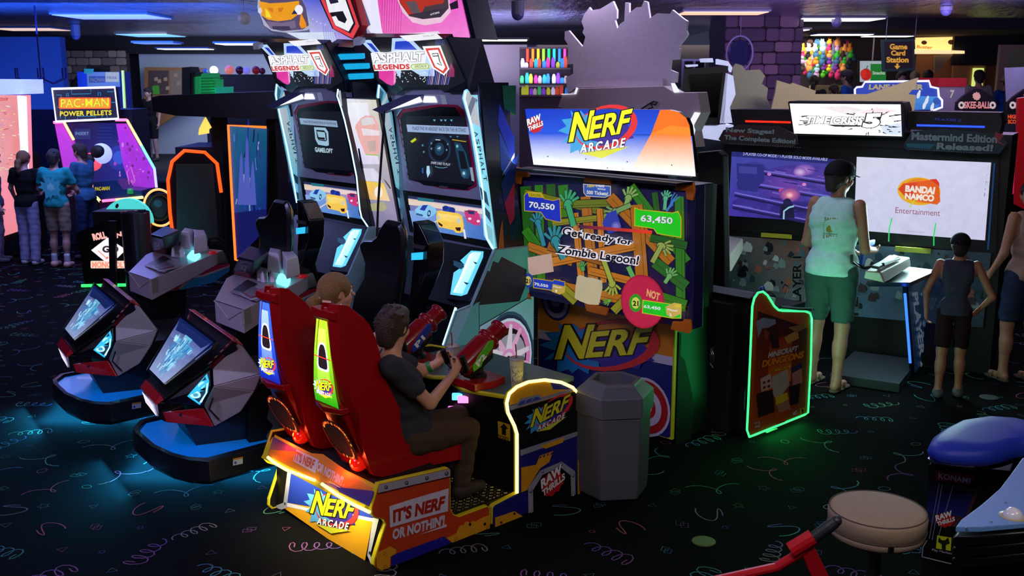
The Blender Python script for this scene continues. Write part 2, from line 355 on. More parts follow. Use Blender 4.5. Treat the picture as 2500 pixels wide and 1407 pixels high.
# ---------------------------------------------------------------- logos
def aff(o, ex, ey): return lambda x, y: (o[0]+x*ex[0]+y*ey[0], o[1]+x*ex[1]+y*ey[1])
def splat(n, r, seed, k=.35):
    R = random.Random(seed); return [(r*(1+(k*R.random() if i % 2 else -k*R.random()))*math.cos(2*PI*i/n), r*(1+(k*R.random() if i % 2 else -k*R.random()))*math.sin(2*PI*i/n)) for i in range(n)]
def foam_logo(a, T, arcade=True, sp='3f9fd8', ye='e6e020', rd='e03030', pu='3a2a90'):
    # T maps a 1 x .8 box (x right, y up)
    a.poly([T(.2+x*.9, .45+y) for x, y in splat(26, .33, 3)], sp)
    a.poly([T(.62+x, .45+y*.7) for x, y in splat(22, .33, 8, .2)], pu)
    o = []; N_ = 20
    for i in range(N_+1): t = math.radians(150-330*i/N_); o.append((.56+.48*math.cos(t), .54+.36*math.sin(t)+.1*math.cos(t)))
    inn = []
    for i in range(N_+1): t = math.radians(150-330*i/N_); k = math.sin(PI*i/N_); inn.append((.56+(.48-.1*k)*math.cos(t), .54+(.36-.09*k)*math.sin(t)+.1*math.cos(t)))
    a.mesh([T(*p) for q in zip(o, inn) for p in q], [(2*i, 2*i+1, 2*i+3, 2*i+2) for i in range(N_)], rd)
    W_ = .93
    a.text('N', T(-.02, .27), T(.29, .32), T(.07, .76), ye, .035, '101008', .05)
    a.text('ERF', T(.29, .33), T(W_-.06, .46), T(.35, .70), ye, .03, '101008', .05, tr=T(W_+.04, .86))
    if arcade:
        a.poly([T(.15, .1), T(.92, .24), T(.5, .03)], 'd8d830')
        a.text('ARCADE', T(.16, .1), T(.84, .22), T(.17, .25), 'f4f0f8', .03, '401818', .05, tr=T(.87, .38), spacing=1.3)
def raw_logo(a, T, wh='f0ecec'):
    a.poly([T(.5+x, .45+y) for x, y in splat(20, .42, 5, .15)], 'c02020')
    a.text('RAW', T(.05, .38), T(.85, .68), T(.0, .72), wh, .05, '201010', .03)
    a.text('THRILLS', T(.12, .1), T(.98, .42), T(.08, .34), wh, .04, '201010', .03)
# ---------------------------------------------------------------- the two-seat foam blaster ride
N = Fr((-.685, 4.791), 47.1)
NV = lambda v: (lambda x, y: N.pv(x, y, v))
NU = lambda u: (lambda x, y: N.pu(x, y, u))
yel = mat('d8c81e', .4); blk = mat('08080a', .45); silver = mat('8f8f9c', .35, .6); redp = mat('a30d12', .28, coat=.35, mott=.05)
ledy = mat('ffec78', .5, emit=3.4, mott=0); dblk = mat('0a0a0c', .7)
ride = thing('ride_on_game', 'two-seat foam blaster ride with red high-back seats and an orange side', 'arcade machine', N.w(.7, -.5))
o1 = [(924, 1181), (906, 1240), (907, 1256), (914, 1264), (936, 1270), (941, 1280), (927, 1325), (914, 1366), (913, 1382), (921, 1394), (934, 1398), (1000, 1376), (1190, 1298), (1197, 1290), (1196, 1240), (1190, 1235), (1120, 1261), (1108, 1256), (1101, 1244), (1100, 1148), (1094, 1142)]
P1 = [N.pv(x, y, 0) for x, y in o1]
for p in P1: p.z = max(p.z, .012)
MB().slab(P1, N.v*-.03).build('side_panel', yel, ride, bevel=.004)
PF = [p-N.v*1.03 for p in P1]
MB().slab(PF, N.v*-.02).build('side_panel', blk, ride); MB().tube([p-N.v*.01 for p in PF], .011, 6, closed=True).build('yellow_edging', yel, ride)
a = Art(NV(0), N.v)
ins = lambda pts, k=2.2: [(x+(sum(q[0] for q in pts)/len(pts)-x)*k/140, y+(sum(q[1] for q in pts)/len(pts)-y)*k/140) for x, y in pts]
def inset(pts, d):
    n = len(pts); out = []; A = sum(pts[i-1][0]*pts[i][1]-pts[i][0]*pts[i-1][1] for i in range(n)); sg = 1 if A > 0 else -1
    for i in range(n):
        p0, p, p1 = Vector(pts[i-1]), Vector(pts[i]), Vector(pts[(i+1) % n]); e0 = (p-p0).normalized(); e1 = (p1-p).normalized()
        n0 = Vector((-e0.y, e0.x))*sg; n1 = Vector((-e1.y, e1.x))*sg; m = (n0+n1); m = m/max(.4, m.dot(n0)) if m.length else n0; out.append(tuple(p+m*d))
    return out
a.poly(inset(o1, 2.5), 'c8401c')
a.poly([(925, 1184), (1093, 1146), (1098, 1150), (1099, 1163), (922, 1204)], 'a8a4b4')
a.poly([(922, 1204), (1099, 1163), (1099, 1166), (922, 1208)], '501810')
for x, y in ((942, 1190), (992, 1179), (1041, 1167), (1089, 1156)): a.ell(x, y, 4.6, 5, '33323a'); a.ell(x-.8, y-.8, 2.6, 3, '8a8894')
a.poly([(949, 1236), (1002, 1219), (1094, 1192), (1092, 1248), (1060, 1256), (951, 1288)], 'd8cfe0')
a.text("IT'S NERF", (958, 1277), (1080, 1243), (958, 1244), 'b02a18', .05, tr=(1087, 1208))
a.text("OR NOTHIN'!", (956, 1319), (1083, 1282), (957, 1291), 'd8cfe0', .05, tr=(1085, 1256))
a.poly([(1020, 1306), (1088, 1286), (1089, 1279), (1080, 1283)], 'd8cfe0')
a.poly([(952, 1389), (954, 1358), (966, 1351), (1082, 1309), (1104, 1330)], '20209a')
a.poly([(918, 1350), (950, 1333), (966, 1342), (965, 1350), (951, 1359), (950, 1391), (934, 1395), (918, 1385), (917, 1368)], 'e8a020')
a.poly([(1088, 1313), (1112, 1301), (1119, 1284), (1130, 1281), (1133, 1274), (1141, 1273), (1144, 1277), (1150, 1272), (1160, 1272), (1178, 1262), (1195, 1257), (1194, 1288), (1188, 1295), (1106, 1328)], 'e8a020')
for x, y in ((938, 1351), (939, 1384), (1111, 1316), (1188, 1286)): a.ell(x, y, 4.8, 5.4, '9a6010'); a.ell(x, y, 3.9, 4.4, 'e8a828'); a.line([(x-3, y+2), (x+3, y-2)], 1, '6a3c08')
for x, y in ((1144, 1279), (1180, 1278)): a.ell(x, y, 3, 3.5, '141008')
R = random.Random(2)
for _ in range(26): a.ell(R.uniform(960, 1095), R.uniform(1195, 1235)+R.choice((0, 85)), .7, .7, 'd8b8b0', n=6)
a.build('side_graphic', ride)
# base box of the bench
def H(u0, u1, v0, v1, z0, z1, m, name, par=ride, **k): return MB().box(N, u0, u1, v0, v1, z0, z1).build(name, m, par, **k)
H(.045, .47, -1.03, -.03, .30, .415, dblk, 'bench_deck')
H(.09, .47, -1.03, -.03, .0, .30, dblk, 'bench_body')
MB().hexa([N.w(.45, -1.03, .02), N.w(.97, -1.03, .02), N.w(.97, -.03, .02), N.w(.45, -.03, .02), N.w(.45, -1.03, .125), N.w(.97, -1.03, .125), N.w(.97, -.03, .125), N.w(.45, -.03, .125)]).build('footwell', dblk, ride)
tp = MB().box(N, .46, .78, -1.03, -.03, .126, .134).box(N, .785, .97, -1.03, -.03, .126, .134)
tread = tp.build('tread_plate', mat('5c5548', .32, .85), ride)
dm = MB(); i = 0
for iu in range(17):
    for iv in range(34):
        u = .475+iu*.029; v = -1.015+iv*.029; 
        if .765 < u < .795: continue
        s1 = 1 if (iu+iv) % 2 else -1
        c_ = N.w(u, v, .1345); d_ = (N.u+N.v*s1*.6).normalized()*.011; e_ = (N.v-N.u*s1*.6).normalized()*.0032
        dm.add([c_-d_, c_+e_, c_+d_, c_-e_, c_+Vector((0, 0, .003))-d_*.5, c_+Vector((0, 0, .003))+d_*.5], [(0, 1, 4), (1, 2, 5, 4), (2, 3, 5), (3, 0, 4, 5)])
dmo = dm.build('tread_bumps', mat('b0a480', .25, .9), tread, kind='stuff')
# rear upper panel (leans out) and lower panel (leans in)
zA = .437
MB().hexa([N.w(-.055, -1.03, .335), N.w(.05, -1.03, .335), N.w(.05, -.03, .335), N.w(-.055, -.03, .335), N.w(.022, -1.03, zA), N.w(.05, -1.03, zA), N.w(.05, -.03, zA), N.w(.022, -.03, zA)]).build('rear_panel', yel, ride)
pa, pb, pc = N.w(-.055, 0, .335), N.w(.022, 0, zA), N.v
nrm = (pb-pa).cross(N.v).normalized()
a = Art(lambda x, y: cut(x, y, pa, nrm), nrm, back=.003)
a.poly([(672, 1062), (920, 1190), (917, 1198), (670, 1068)], 'd8b020')
a.grad([(668, 1067), (917, 1197), (903, 1238), (655, 1112)], ['6a3a6a', '3a2a80', '30289a', 'd08028'], 2, 2)
a.poly([(661, 1099), (724, 1104), (917, 1199), (914, 1200), (840, 1192), (655, 1113)], 'd88018')
a.poly([(655, 1113), (661, 1099), (790, 1110), (917, 1199), (783, 1178)], 'e08a1c')
a.poly([(725, 1098), (780, 1124), (771, 1157), (717, 1127)], 'd8c8cc')
a.text("IT'S NERF", (720, 1125), (765, 1148), (724, 1101), 'd86020', .04, tr=(772, 1124))
a.text("OR NOTHIN'!", (774, 1150), (834, 1188), (779, 1128), 'd8c8cc', .05, tr=(842, 1166))
a.line([(805, 1177), (838, 1195), (842, 1184)], 2, 'd8c8cc')
a.poly([(823, 1191), (914, 1201), (904, 1238), (830, 1203)], '2c2488')
a.build('rear_graphic', ride)
pa2, pb2 = N.w(.045, 0, .30), N.w(.03, 0, .03); nr2 = (pb2-pa2).cross(N.v).normalized()
MB().hexa([N.w(.03, -1.03, .03), N.w(.09, -1.03, .03), N.w(.09, -.03, .03), N.w(.03, -.03, .03), N.w(.045, -1.03, .33), N.w(.09, -1.03, .33), N.w(.09, -.03, .33), N.w(.045, -.03, .33)]).build('lower_rear_panel', blk, ride)
a = Art(lambda x, y: cut(x, y, pa2, nr2), nr2, back=.002)
a.poly([(708, 1142), (912, 1258), (912, 1262), (890, 1378), (690, 1238), (700, 1238)], 'e8a41e')
a.poly([(712, 1142), (912, 1258), (912, 1266), (844, 1252), (703, 1228), (702, 1232)], '2038a8')
a.poly([(703, 1228), (750, 1240), (850, 1254), (912, 1266), (911, 1274), (850, 1262), (750, 1248), (701, 1237)], 'e0dcf0')
a.poly([(704, 1142), (713, 1146), (701, 1240), (688, 1245), (676, 1240), (676, 1234), (693, 1228)], 'a8a8bc')
a.poly([(912, 1264), (926, 1268), (905, 1355), (914, 1378), (908, 1380), (898, 1356)], 'c8c8d4')
a.ell(904, 1350, 2.6, 4, '303038'); a.ell(697, 1230, 2, 3.4, '303038')
foam_logo(a, aff((757, 1285), (108, 42), (14, -118)), sp='5aa8e8')
a.build('rear_graphic', ride)
# glowing rope under the lip
def ztube(pts, u): return [N.pu(x, y, u) for x, y in pts]
MB().tube(ztube([(654, 1117), (672, 1132), (700, 1148), (735, 1161), (768, 1173)], -.062), .0085, 8).build('light_rope', ledy, ride)
MB().tube(ztube([(786, 1182), (800, 1192), (825, 1210), (862, 1232), (902, 1251)], -.062), .0085, 8).build('light_rope', ledy, ride)
for v_ in (-.3, -.8):
    l = area('rope_glow', N.w(-.075, v_, .325), N.w(.06, v_, .05), (1, .92, .5), 2.4, .42, .02)
# console
o2 = [(1200, 1290), (1201, 1240), (1206, 1233), (1262, 1204), (1262, 1060), (1256, 1040), (1240, 1008), (1237, 985), (1243, 962), (1262, 945), (1290, 933), (1330, 928), (1370, 934), (1399, 947), (1411, 962), (1413, 972), (1412, 1210), (1340, 1240)]
P2 = [N.pv(x, y, 0) for x, y in o2]
for p in P2: p.z = max(p.z, .012)
MB().slab(P2, N.v*-.03).build('side_panel', yel, ride, bevel=.004)
MB().slab([p-N.v*1.03 for p in P2], N.v*-.02).build('side_panel', blk, ride); MB().tube([p-N.v*1.04 for p in P2], .011, 6, closed=True).build('yellow_edging', yel, ride)
MB().tube([N.pv(x, y, .002) for x, y in o2[3:17][:13]+[(1412, 990)]], .0095, 8).build('light_rope', ledy, ride)
a = Art(NV(0), N.v)
a.poly(inset(o2, 2.2), '201c78')
a.poly([(1264, 985), (1243, 990), (1246, 962), (1264, 947), (1290, 936), (1330, 931), (1370, 936), (1398, 950), (1409, 962), (1245, 1001)], 'e0a020')
a.poly([(1342, 932), (1372, 938), (1398, 951), (1350, 951)], '30308c')
a.poly([(1243, 992), (1262, 986), (1271, 973), (1316, 963), (1324, 970), (1394, 949), (1400, 954), (1247, 1002)], '8c8c9c')
a.poly([(1262, 992), (1270, 980), (1312, 969), (1321, 974)], '3c4aa0')
for x in (1280, 1296): a.line([(x, 990-(x-1262)*.3), (x+8, 972-(x-1280)*.2)], 2, '8c8c9c')
a.poly([(1246, 1002), (1412, 953), (1412, 1052), (1270, 1098), (1262, 1060), (1250, 1020)], '0a0a0e')
a.poly([(1269, 1099), (1412, 1052), (1412, 1063), (1270, 1113)], '8c8c9c')
a.poly([(1319, 1088), (1376, 1068), (1373, 1080), (1330, 1096)], 'e0a020')
foam_logo(a, aff((1292, 1068), (96, -34), (8, -88)))
a.poly([(1270, 1141), (1306, 1134), (1315, 1112), (1348, 1101), (1338, 1128), (1316, 1143), (1290, 1185), (1284, 1196), (1270, 1202)], 'e09a1c')
for i in range(4): a.poly([(1316+i*9, 1113-i*3), (1320+i*9, 1112-i*3), (1317+i*9, 1118-i*3), (1313+i*9, 1119-i*3)], '201c78')
a.poly([(1287, 1290), (1286, 1190), (1316, 1148), (1368, 1126), (1401, 1150), (1402, 1225), (1392, 1228), (1390, 1160), (1365, 1140), (1322, 1158), (1298, 1196), (1299, 1268)], '9a9aa8')
a.poly([(1299, 1262), (1298, 1196), (1322, 1158), (1365, 1140), (1390, 1160), (1391, 1222)], '0a0a0e')
for x, y in ((1321, 1150), (1367, 1133), (1395, 1160), (1292, 1198), (1396, 1208), (1294, 1250)): a.ell(x, y, 3.4, 4.2, '3a3a44'); a.ell(x-.6, y-.8, 2, 2.4, 'c0c0cc')
raw_logo(a, aff((1312, 1222), (62, -24), (4, -72)))
a.poly([(1405, 1123), (1411, 1121), (1411, 1205), (1405, 1208)], 'e09a1c')
a.poly([(1203, 1262), (1250, 1246), (1276, 1262), (1203, 1286)], 'e0a020')
for x, y in ((1218, 1274), (1250, 1252), (1257, 1268)): a.ell(x, y, 2.6, 3.2, '201808')
a.build('console_graphic', ride)
# console body, front face and the curved top
H(.975, 1.46, -1.03, -.03, .02, .70, blk, 'console_body')
ct = [(.93, -.03), (.905, -.10), (.87, -.2), (.845, -.3), (.87, -.42), (.95, -.52), (.87, -.62), (.845, -.74), (.87, -.86), (.905, -.96), (.93, -1.03), (1.46, -1.03), (1.46, -.03)]
MB().slab([N.w(u, v, .70) for u, v in ct], (0, 0, .026)).build('console_top', mat('4f6a66', .25), ride)
MB().tube([N.w(u-.004, v, .714) for u, v in ct[:11]], .014, 6).build('top_edge', yel, ride)
a = Art(NU(.975), N.u, back=.002)
a.poly([(1216, 1028), (1246, 1037), (1246, 1078), (1217, 1069)], 'd8a81c')
a.poly([(1231, 1034), (1242, 1048), (1236, 1048), (1236, 1064), (1226, 1061), (1226, 1045), (1221, 1044)], '0c0a08')
a.text('TICKETS', (1217, 1069), (1244, 1077), (1217, 1061), '0c0a08', .03)
a.build('ticket_sign', ride)
for x, y, c in ((1118, 968, '60c8ff'), (1108, 1000, 'ff70c8'), (1132, 975, 'ff90d8'), (1126, 1008, '70a0ff')):
    p = N.pu(x, y, .968); F2 = Fr((p.x, p.y), N.ang)
    MB().box(F2, -.02, .01, -.035, .035, p.z-.02, p.z+.02).build('card_reader_light', mat(c, .4, emit=1.6), ride, bevel=.005)
# ---- seats
o3 = [(820, 752), (843, 754), (880, 784), (893, 800), (906, 832), (914, 866), (920, 900), (928, 940), (941, 968), (958, 1005), (970, 1030), (975, 1060), (986, 1086), (1010, 1098), (1050, 1101), (1090, 1090), (1134, 1080), (1133, 1094), (1122, 1124), (1060, 1137), (985, 1155), (925, 1168), (906, 1165), (893, 1140), (880, 1100), (872, 1060), (856, 1015), (838, 985), (826, 930), (818, 870), (816, 800)]
def seat(dv, panel, label, first=True):
    par = ride; v1 = -.15+dv; v0 = v1-.30
    S0 = [N.pv(x, y, -.15) for x, y in o3]; sh = N.v*dv
    prof = [N.loc(p) for p in S0]                      # u, v, z
    prof = [Vector((p.x+.02, 0, p.y*0+p.z)) for p in prof]
    se = thing('seat', 'x', 'x'); del se['label'], se['category']; se.parent = ride; se.location = wmat(ride).inverted() @ N.w(.2, (v0+v1)/2, .44)
    if label: se['label'] = label
    # side flanks (thin at the outside, thicker where they meet the back)
    for v_, d in ((v1, -1), (v0, 1)):
        mb = MB(); n = len(prof)
        tv = lambda z: d*max(0, z-.85)*(.2 if d > 0 else .1); outer = [N.w(p.x+(.03 if p.z > .7 else .0), v_+tv(p.z), p.z) for p in prof]; inner = [N.w(p.x, v_+d*.045+tv(p.z), p.z) for p in prof]; 
        tri = tessellate_polygon([outer])
        mb.add(outer+inner, [tuple(t) for t in tri]+[tuple(n+i for i in reversed(t)) for t in tri]+[(i, (i+1) % n, n+(i+1) % n, n+i) for i in range(n)])
        mb.build('side_wing', redp, se, bevel=.012, seg=3)
    # back shell between the wings, as a loft in height
    ub = lambda z: np.interp(z, [.42, .5, .65, .8, .9, 1.1, 1.34], [.13, .07, .0, -.06, -.075, -.08, -.075])
    rings = []
    for z in (.44, .52, .62, .72, .8, .9, 1.0, 1.1, 1.2, 1.28, 1.335):
        u = ub(z)+.02; wd = .02+max(0, z-.85)*.17; t = .075
        rings.append([N.w(u, v0+wd+.03, z), N.w(u-.012, (v0+v1)/2, z), N.w(u, v1-wd-.03, z), N.w(u+t, v1-wd-.03, z), N.w(u+t+.03, (v0+v1)/2, z), N.w(u+t, v0+wd+.03, z)])
    MB().loft(rings).build('back_shell', redp, se, bevel=.008)
    MB().loft([[N.w(u, v0+.03, .44), N.w(u, v1-.03, .44), N.w(u, v1-.03, z), N.w(u, (v0+v1)/2, z-.015), N.w(u, v0+.03, z)] for u, z in ((.12, .52), (.25, .485), (.45, .475), (.6, .495), (.66, .47))]).build('seat_pan', redp, se, bevel=.01)
    # lit panel, logo
    up = lambda y_: 0
    vc = (v0+v1)/2
    def FP(s, t): z = .83+.44*t; u = ub(z)+.008-.004; return N.w(u, vc+(s-.5)*(.215-.12*t**1.3), z)
    A_ = Art(FP, -N.u, back=.006)
    c0, c1 = (('3f6cff', '0a1ea0'), ('b8f028', '1f9a08'))[panel]
    A_.grad([(0, 1), (1, 1), (1, 0), (0, 0)], ['000000' if 0 else c0, c0, c1, c1], 2, 16)
    # soft bright core
    A_.grad([(.2, .9), (.8, .9), (.8, .1), (.2, .1)], ['a8c4ff', 'a8c4ff', c0, c0] if panel == 0 else ['dcff60', 'dcff60', '80e020', '80e020'], 2, 10)
    A_.poly([(.5+.3*math.copysign(abs(math.cos(t))**.5, math.cos(t))*(1-.28*math.sin(t)), .57+.17*math.copysign(abs(math.sin(t))**.6, math.sin(t))) for t in np.linspace(0, 2*PI, 24, endpoint=False)], 'f0f0f8')
    A_.poly([(.5+.23*math.copysign(abs(math.cos(t))**.5, math.cos(t))*(1-.28*math.sin(t)), .57+.145*math.copysign(abs(math.sin(t))**.6, math.sin(t))) for t in np.linspace(0, 2*PI, 24, endpoint=False)], '201418')
    A_.line([(.02, .56), (.98, .56)], .012, 'ff4020')
    foam_logo(A_, aff((.12, .07), (.8, 0), (0, .27)), sp='c8e8ff')
    A_.build('lit_panel', se, emit=1.5)
    # lips
    MB().loft([[N.w(ub(z)+.0, vc-.12, z), N.w(ub(z)-.03, vc, z-.005), N.w(ub(z), vc+.12, z), N.w(ub(z)+.05, vc+.12, z), N.w(ub(z)+.05, vc-.12, z)] for z in (.795, .815, .828)]).build('panel_lip', redp, se, bevel=.006)
    MB().loft([[N.w(ub(z)+.012-k, vc-.10, z), N.w(ub(z)-.004-k, vc, z), N.w(ub(z)+.012-k, vc+.10, z), N.w(ub(z)+.06, vc+.10, z), N.w(ub(z)+.06, vc-.10, z)] for z, k in ((1.275, 0), (1.285, .014), (1.325, .012))]).build('panel_hood', redp, se, bevel=.006)
    # speaker with dotted light ring
    def FQ(s, t): z = .60+.09*t+.0; return N.w(ub(.5+.24*(t+1)/2)+.004-.002, vc+s*.118, .62+.115*t)
    B_ = Art(FQ, -N.u, back=.012); ring = [(math.copysign(abs(math.cos(t))**.7, math.cos(t)), math.copysign(abs(math.sin(t))**.7, math.sin(t))) for t in np.linspace(0, 2*PI, 36, endpoint=False)]
    B_.poly(ring, '060606'); B_.build('speaker', se, rough=1.)
    B2 = Art(FQ, -N.u, back=.0135)
    for i, (x, y) in enumerate(ring):
        if x > -.3 or y > .6: B2.ell(x*.86, y*.86, .055, .07, 'ff5a10' if i % 3 else 'ffb040', n=8)
    B2.line([(x*.9, y*.9) for x, y in ring], .03, '8a0a04', True); B2.build('light_ring', se, emit=1.2)
    B3 = Art(FQ, -N.u, back=.0125)
    MB().ell(N.w(ub(.52)+.035, vc+.03, .49), .05, .08, .05, 16, 10).build('tail_lamp', mat('ff1a08', .2, emit=.5, coat=.6), se, smooth=True)
    MB().ell(N.w(ub(.52)-.012, vc+.03, .5), .01, .018, .012, 10, 6).build('bulb', mat('ffb030', .3, emit=6), se, smooth=True)
    point('tail_glow', N.w(ub(.52)-.06, vc+.03, .47), (1, .08, .02), .9, .02)
seat(0, 1, 'red seat with green lit back panel'); seat(-.56, 0, 'red seat with blue lit back panel')
# ---- blasters on the console
def blaster(dv, lab, side):
    b = thing('blaster', 'x', 'x'); del b['label'], b['category']; b.parent = ride; p0 = N.w(.95, -.30+dv, .726); b.location = wmat(ride).inverted() @ p0
    b['label'] = lab; W_ = lambda u, v, z: N.w(.95+u, -.30+dv+v, .726+z)
    MB().slab([W_(-.12, -.1, 0), W_(-.12, .1, 0), W_(.0, .13, 0), W_(.12, .1, 0), W_(.12, -.1, 0), W_(0, -.13, 0)], (0, 0, .045)).build('base_plate', redp, b, bevel=.006)
    MB().lathe(W_(0, 0, .045), [(.05, 0), (.05, .02), (.032, .03), (.03, .09), (.045, .1), (.045, .13)], 16).build('swivel', blk, b, smooth=False)
    ax = Vector(N.u*.8+Vector((0, 0, .48))).normalized()
    c0 = W_(-.13, 0, .125)
    MB().lathe(c0, [(.03, -.02), (.055, -.01), (.066, .0), (.07, .05), (.07, .2), (.062, .21), (.062, .225), (.072, .235), (.074, .25), (.06, .262), (.05, .268), (.05, .33), (.058, .335), (.06, .35), (.056, .355), (.046, .356), (.044, .31), (.0, .308)], 20, ax).build('barrel', mat('8c0c14', .25, coat=.5), b, smooth=False, bevel=.003)
    sd = N.v; upv = ax.cross(sd).normalized()*-1 if ax.cross(sd).z < 0 else ax.cross(sd).normalized()
    M = lambda a_, b_: c0+ax*a_+upv*b_+sd*.0722
    mb = MB().slab([M(.02, -.035), M(.08, -.045), (M(.1, -.03)), M(.2, -.01), M(.23, .02), M(.2, .035), M(.1, .02), M(.03, .0)], sd*-.02); mb.build('side_badge', mat(side[0], .4), b)
    ar = Art(lambda x, y: M(.06+x*.08, -.032+y*.035), sd, back=.001); ar.text(side[1], (0, 0), (1, .25), (-.1, 1), 'f0f0f0', .04); ar.build('badge_text', b)
    MB().hexa([c0+ax*.0+upv*-.09+sd*-.03, c0+ax*.2+upv*-.1+sd*-.03, c0+ax*.2+upv*-.1+sd*.03, c0+upv*-.09+sd*.03, c0+ax*.0+upv*-.03+sd*-.045, c0+ax*.22+upv*-.03+sd*-.045, c0+ax*.22+upv*-.03+sd*.045, c0+upv*-.03+sd*.045]).build('under_frame', blk, b, bevel=.008)
    for k in (-1, 1):
        g = (N.pv(1133, 884, -.21) if k == 1 else N.pv(1086, 868, -.39))+N.v*dv; gz = Vector((0, 0, 1))*.8-N.u*.35
        MB().tube([c0-ax*.0+sd*.03*k-upv*.03, c0*.6+g*.4-Vector((0, 0, .05)), g-gz*.06], .012, 8).tube([g-gz*.065, g, g+gz*.045], [.016, .018, .016], 10).build('grip', blk, b, bevel=.004)
blaster(0, 'red twin-grip blaster with green badge', ('58b820', 'P2')); blaster(-.56, 'red twin-grip blaster with blue badge', ('283a9a', 'P1'))
# cups
def cup(x, y, z, lab, h=.165, r=.042, glow=False):
    p = atz(x, y, z); F2 = Fr((p.x, p.y), 0); c = thing('soda_cup', lab, 'cup', p, 'soda cups')
    MB().lathe(p, [(r*.72, 0), (r*.74, .004), (r, h), (r*.99, h), (r*.7, .01)], 24).build('cup_body', mat('cfc79a' if glow else 'b8b0b4', .5, trans=0), c)  # yellower body colour paints in the console rim's light
    MB().lathe(p+Vector((0, 0, h)), [(r*1.05, -.003), (r*1.08, .004), (r*1.0, .009), (r*.96, .004), (0, .006)], 24).build('lid', mat('d8d4cc', .15, trans=.5), c)
    MB().tube([p+Vector((0, 0, h*.3)), p+Vector((-.004, 0, h+.04)), p+Vector((-.008, .004, h+.085))], .0036, 8).build('straw', mat('a01828', .4), c)
    R = random.Random(int(x)); a_ = Art(lambda s, t: p+Vector((math.cos(s), math.sin(s), 0))*(r*(.74+.26*t/h)+.0008)+Vector((0, 0, t)), (0, 0, 1), eps=0, back=0)
    mb = MB()
    for _ in range(34):
        s = R.uniform(-2.9, -.2); t = R.uniform(.015, h*.8); L = R.uniform(.015, .04); th = R.choice((.3, 1.0, -.7, 1.4, -1.2)); q = []
        for k in range(5):
            ss = s+L*math.cos(th)*k/4/r; tt = min(h*.97, max(.01, t+L*math.sin(th)*k/4)); rr = r*(.74+.26*tt/h)+.0006; q.append(p+Vector((rr*math.cos(ss), rr*math.sin(ss), tt)))
        mb.tube(q, .0008, 4)
    mb.build('line_print', mat('2c2420', .6), c, kind='stuff')
    return c
cup(1262, 945, .727, 'paper cup with red straw lit from the yellow console rim', glow=True)
cup(1106, 912, .727, 'paper cup with red straw between the two red blasters')
def PL(A, B, Cc):
    n = (Vector(B)-Vector(A)).cross(Vector(Cc)-Vector(A)).normalized(); return (lambda x, y: cut(x, y, A, n)), n
# ---------------------------------------------------------------- big screen cabinet behind the ride
us = 2.2; ul0 = 2.58
scr = thing('screen_cabinet', 'blue-framed game screen cabinet with lit orange and blue marquee, behind the trash can', 'arcade machine', N.w(2.7, -.75))
f = NU(us)
bz = [(1264, 424), (1698, 452), (1692, 806), (1266, 718)]
MB().box(N, us+.1, ul0, -1.1, .1, 1.0, 1.8).build('screen_arm', blk, scr)
MB().slab([f(*p) for p in bz], N.u*.10).build('screen_housing', mat('1b1550', .4), scr, bevel=.006)
a = Art(f, N.u, back=.002, eps=.00012)
sq = [(1279, 441), (1680, 470), (1674, 781), (1281, 707)]
a.poly(sq, '14103c')
pal = ['6a7a10', 'b06a10', '2c7a18', 'c87818', '1f5c18', '9a5a10', '8a8a18', '286a20']
planks = [((1284, 455), (1300, 700), 26, 4), ((1316, 452), (1322, 700), 20, 2), ((1345, 450), (1350, 560), 22, 4), ((1375, 452), (1382, 530), 24, 2),
 ((1282, 470), (1480, 520), 16, 0), ((1430, 480), (1455, 740), 24, 1), ((1405, 520), (1425, 730), 16, 3), ((1350, 545), (1480, 530), 14, 6), ((1360, 500), (1500, 495), 18, 0), ((1465, 510), (1475, 690), 14, 3),
 ((1540, 455), (1678, 640), 24, 2), ((1490, 480), (1640, 640), 26, 1), ((1555, 500), (1575, 760), 30, 1), ((1600, 470), (1610, 560), 14, 4), ((1660, 480), (1664, 760), 22, 2), ((1600, 640), (1678, 700), 26, 7),
 ((1284, 560), (1340, 640), 22, 2), ((1290, 600), (1400, 640), 20, 1), ((1350, 640), (1550, 600), 22, 3), ((1340, 600), (1480, 640), 20, 5), ((1380, 700), (1560, 740), 22, 1), ((1440, 660), (1560, 690), 18, 3), ((1360, 690), (1410, 735), 24, 6), ((1500, 760), (1560, 700), 20, 6), ((1600, 720), (1678, 745), 24, 2), ((1590, 580), (1680, 600), 18, 4)]
for p, q, w_, c in planks:
    a.line([p, q], w_+3, '201008'); a.line([p, q], w_, pal[c]); a.line([(p[0]+w_*.2, p[1]+w_*.2), (q[0]+w_*.2, q[1]+w_*.2)], 1, '402808')
def hand(x, y, ang, s, c, arm=None):
    for i, (da, L) in enumerate(((-52, .8), (-24, 1.05), (-4, 1.15), (16, 1.05), (40, .85))):
        t = math.radians(ang+da); m = (x+s*.8*math.cos(t), y+s*.8*math.sin(t)); t2 = t+math.radians(10); e = (m[0]+s*.65*L*math.cos(t2), m[1]+s*.65*L*math.sin(t2))
        a.line([(x, y), m, e], s*.36, '0c2818'); a.line([(x, y), m, e], s*.26, c)
    a.ell(x, y, s*.62, s*.5, '0c2818', ang); a.ell(x, y, s*.54, s*.42, c, ang)
    if arm: a.line([(x, y), arm], s*.72, '0c2818'); a.line([(x, y), arm], s*.56, c)
hand(1390, 500, -80, 24, '3aa870', (1404, 552)); hand(1360, 590, -95, 26, '2f8f9c', (1380, 632)); hand(1318, 545, -100, 18, '2f88a0', (1332, 600)); hand(1538, 485, -70, 20, '8ab060', (1530, 510)); hand(1510, 515, 160, 20, '7aa060', (1545, 500))
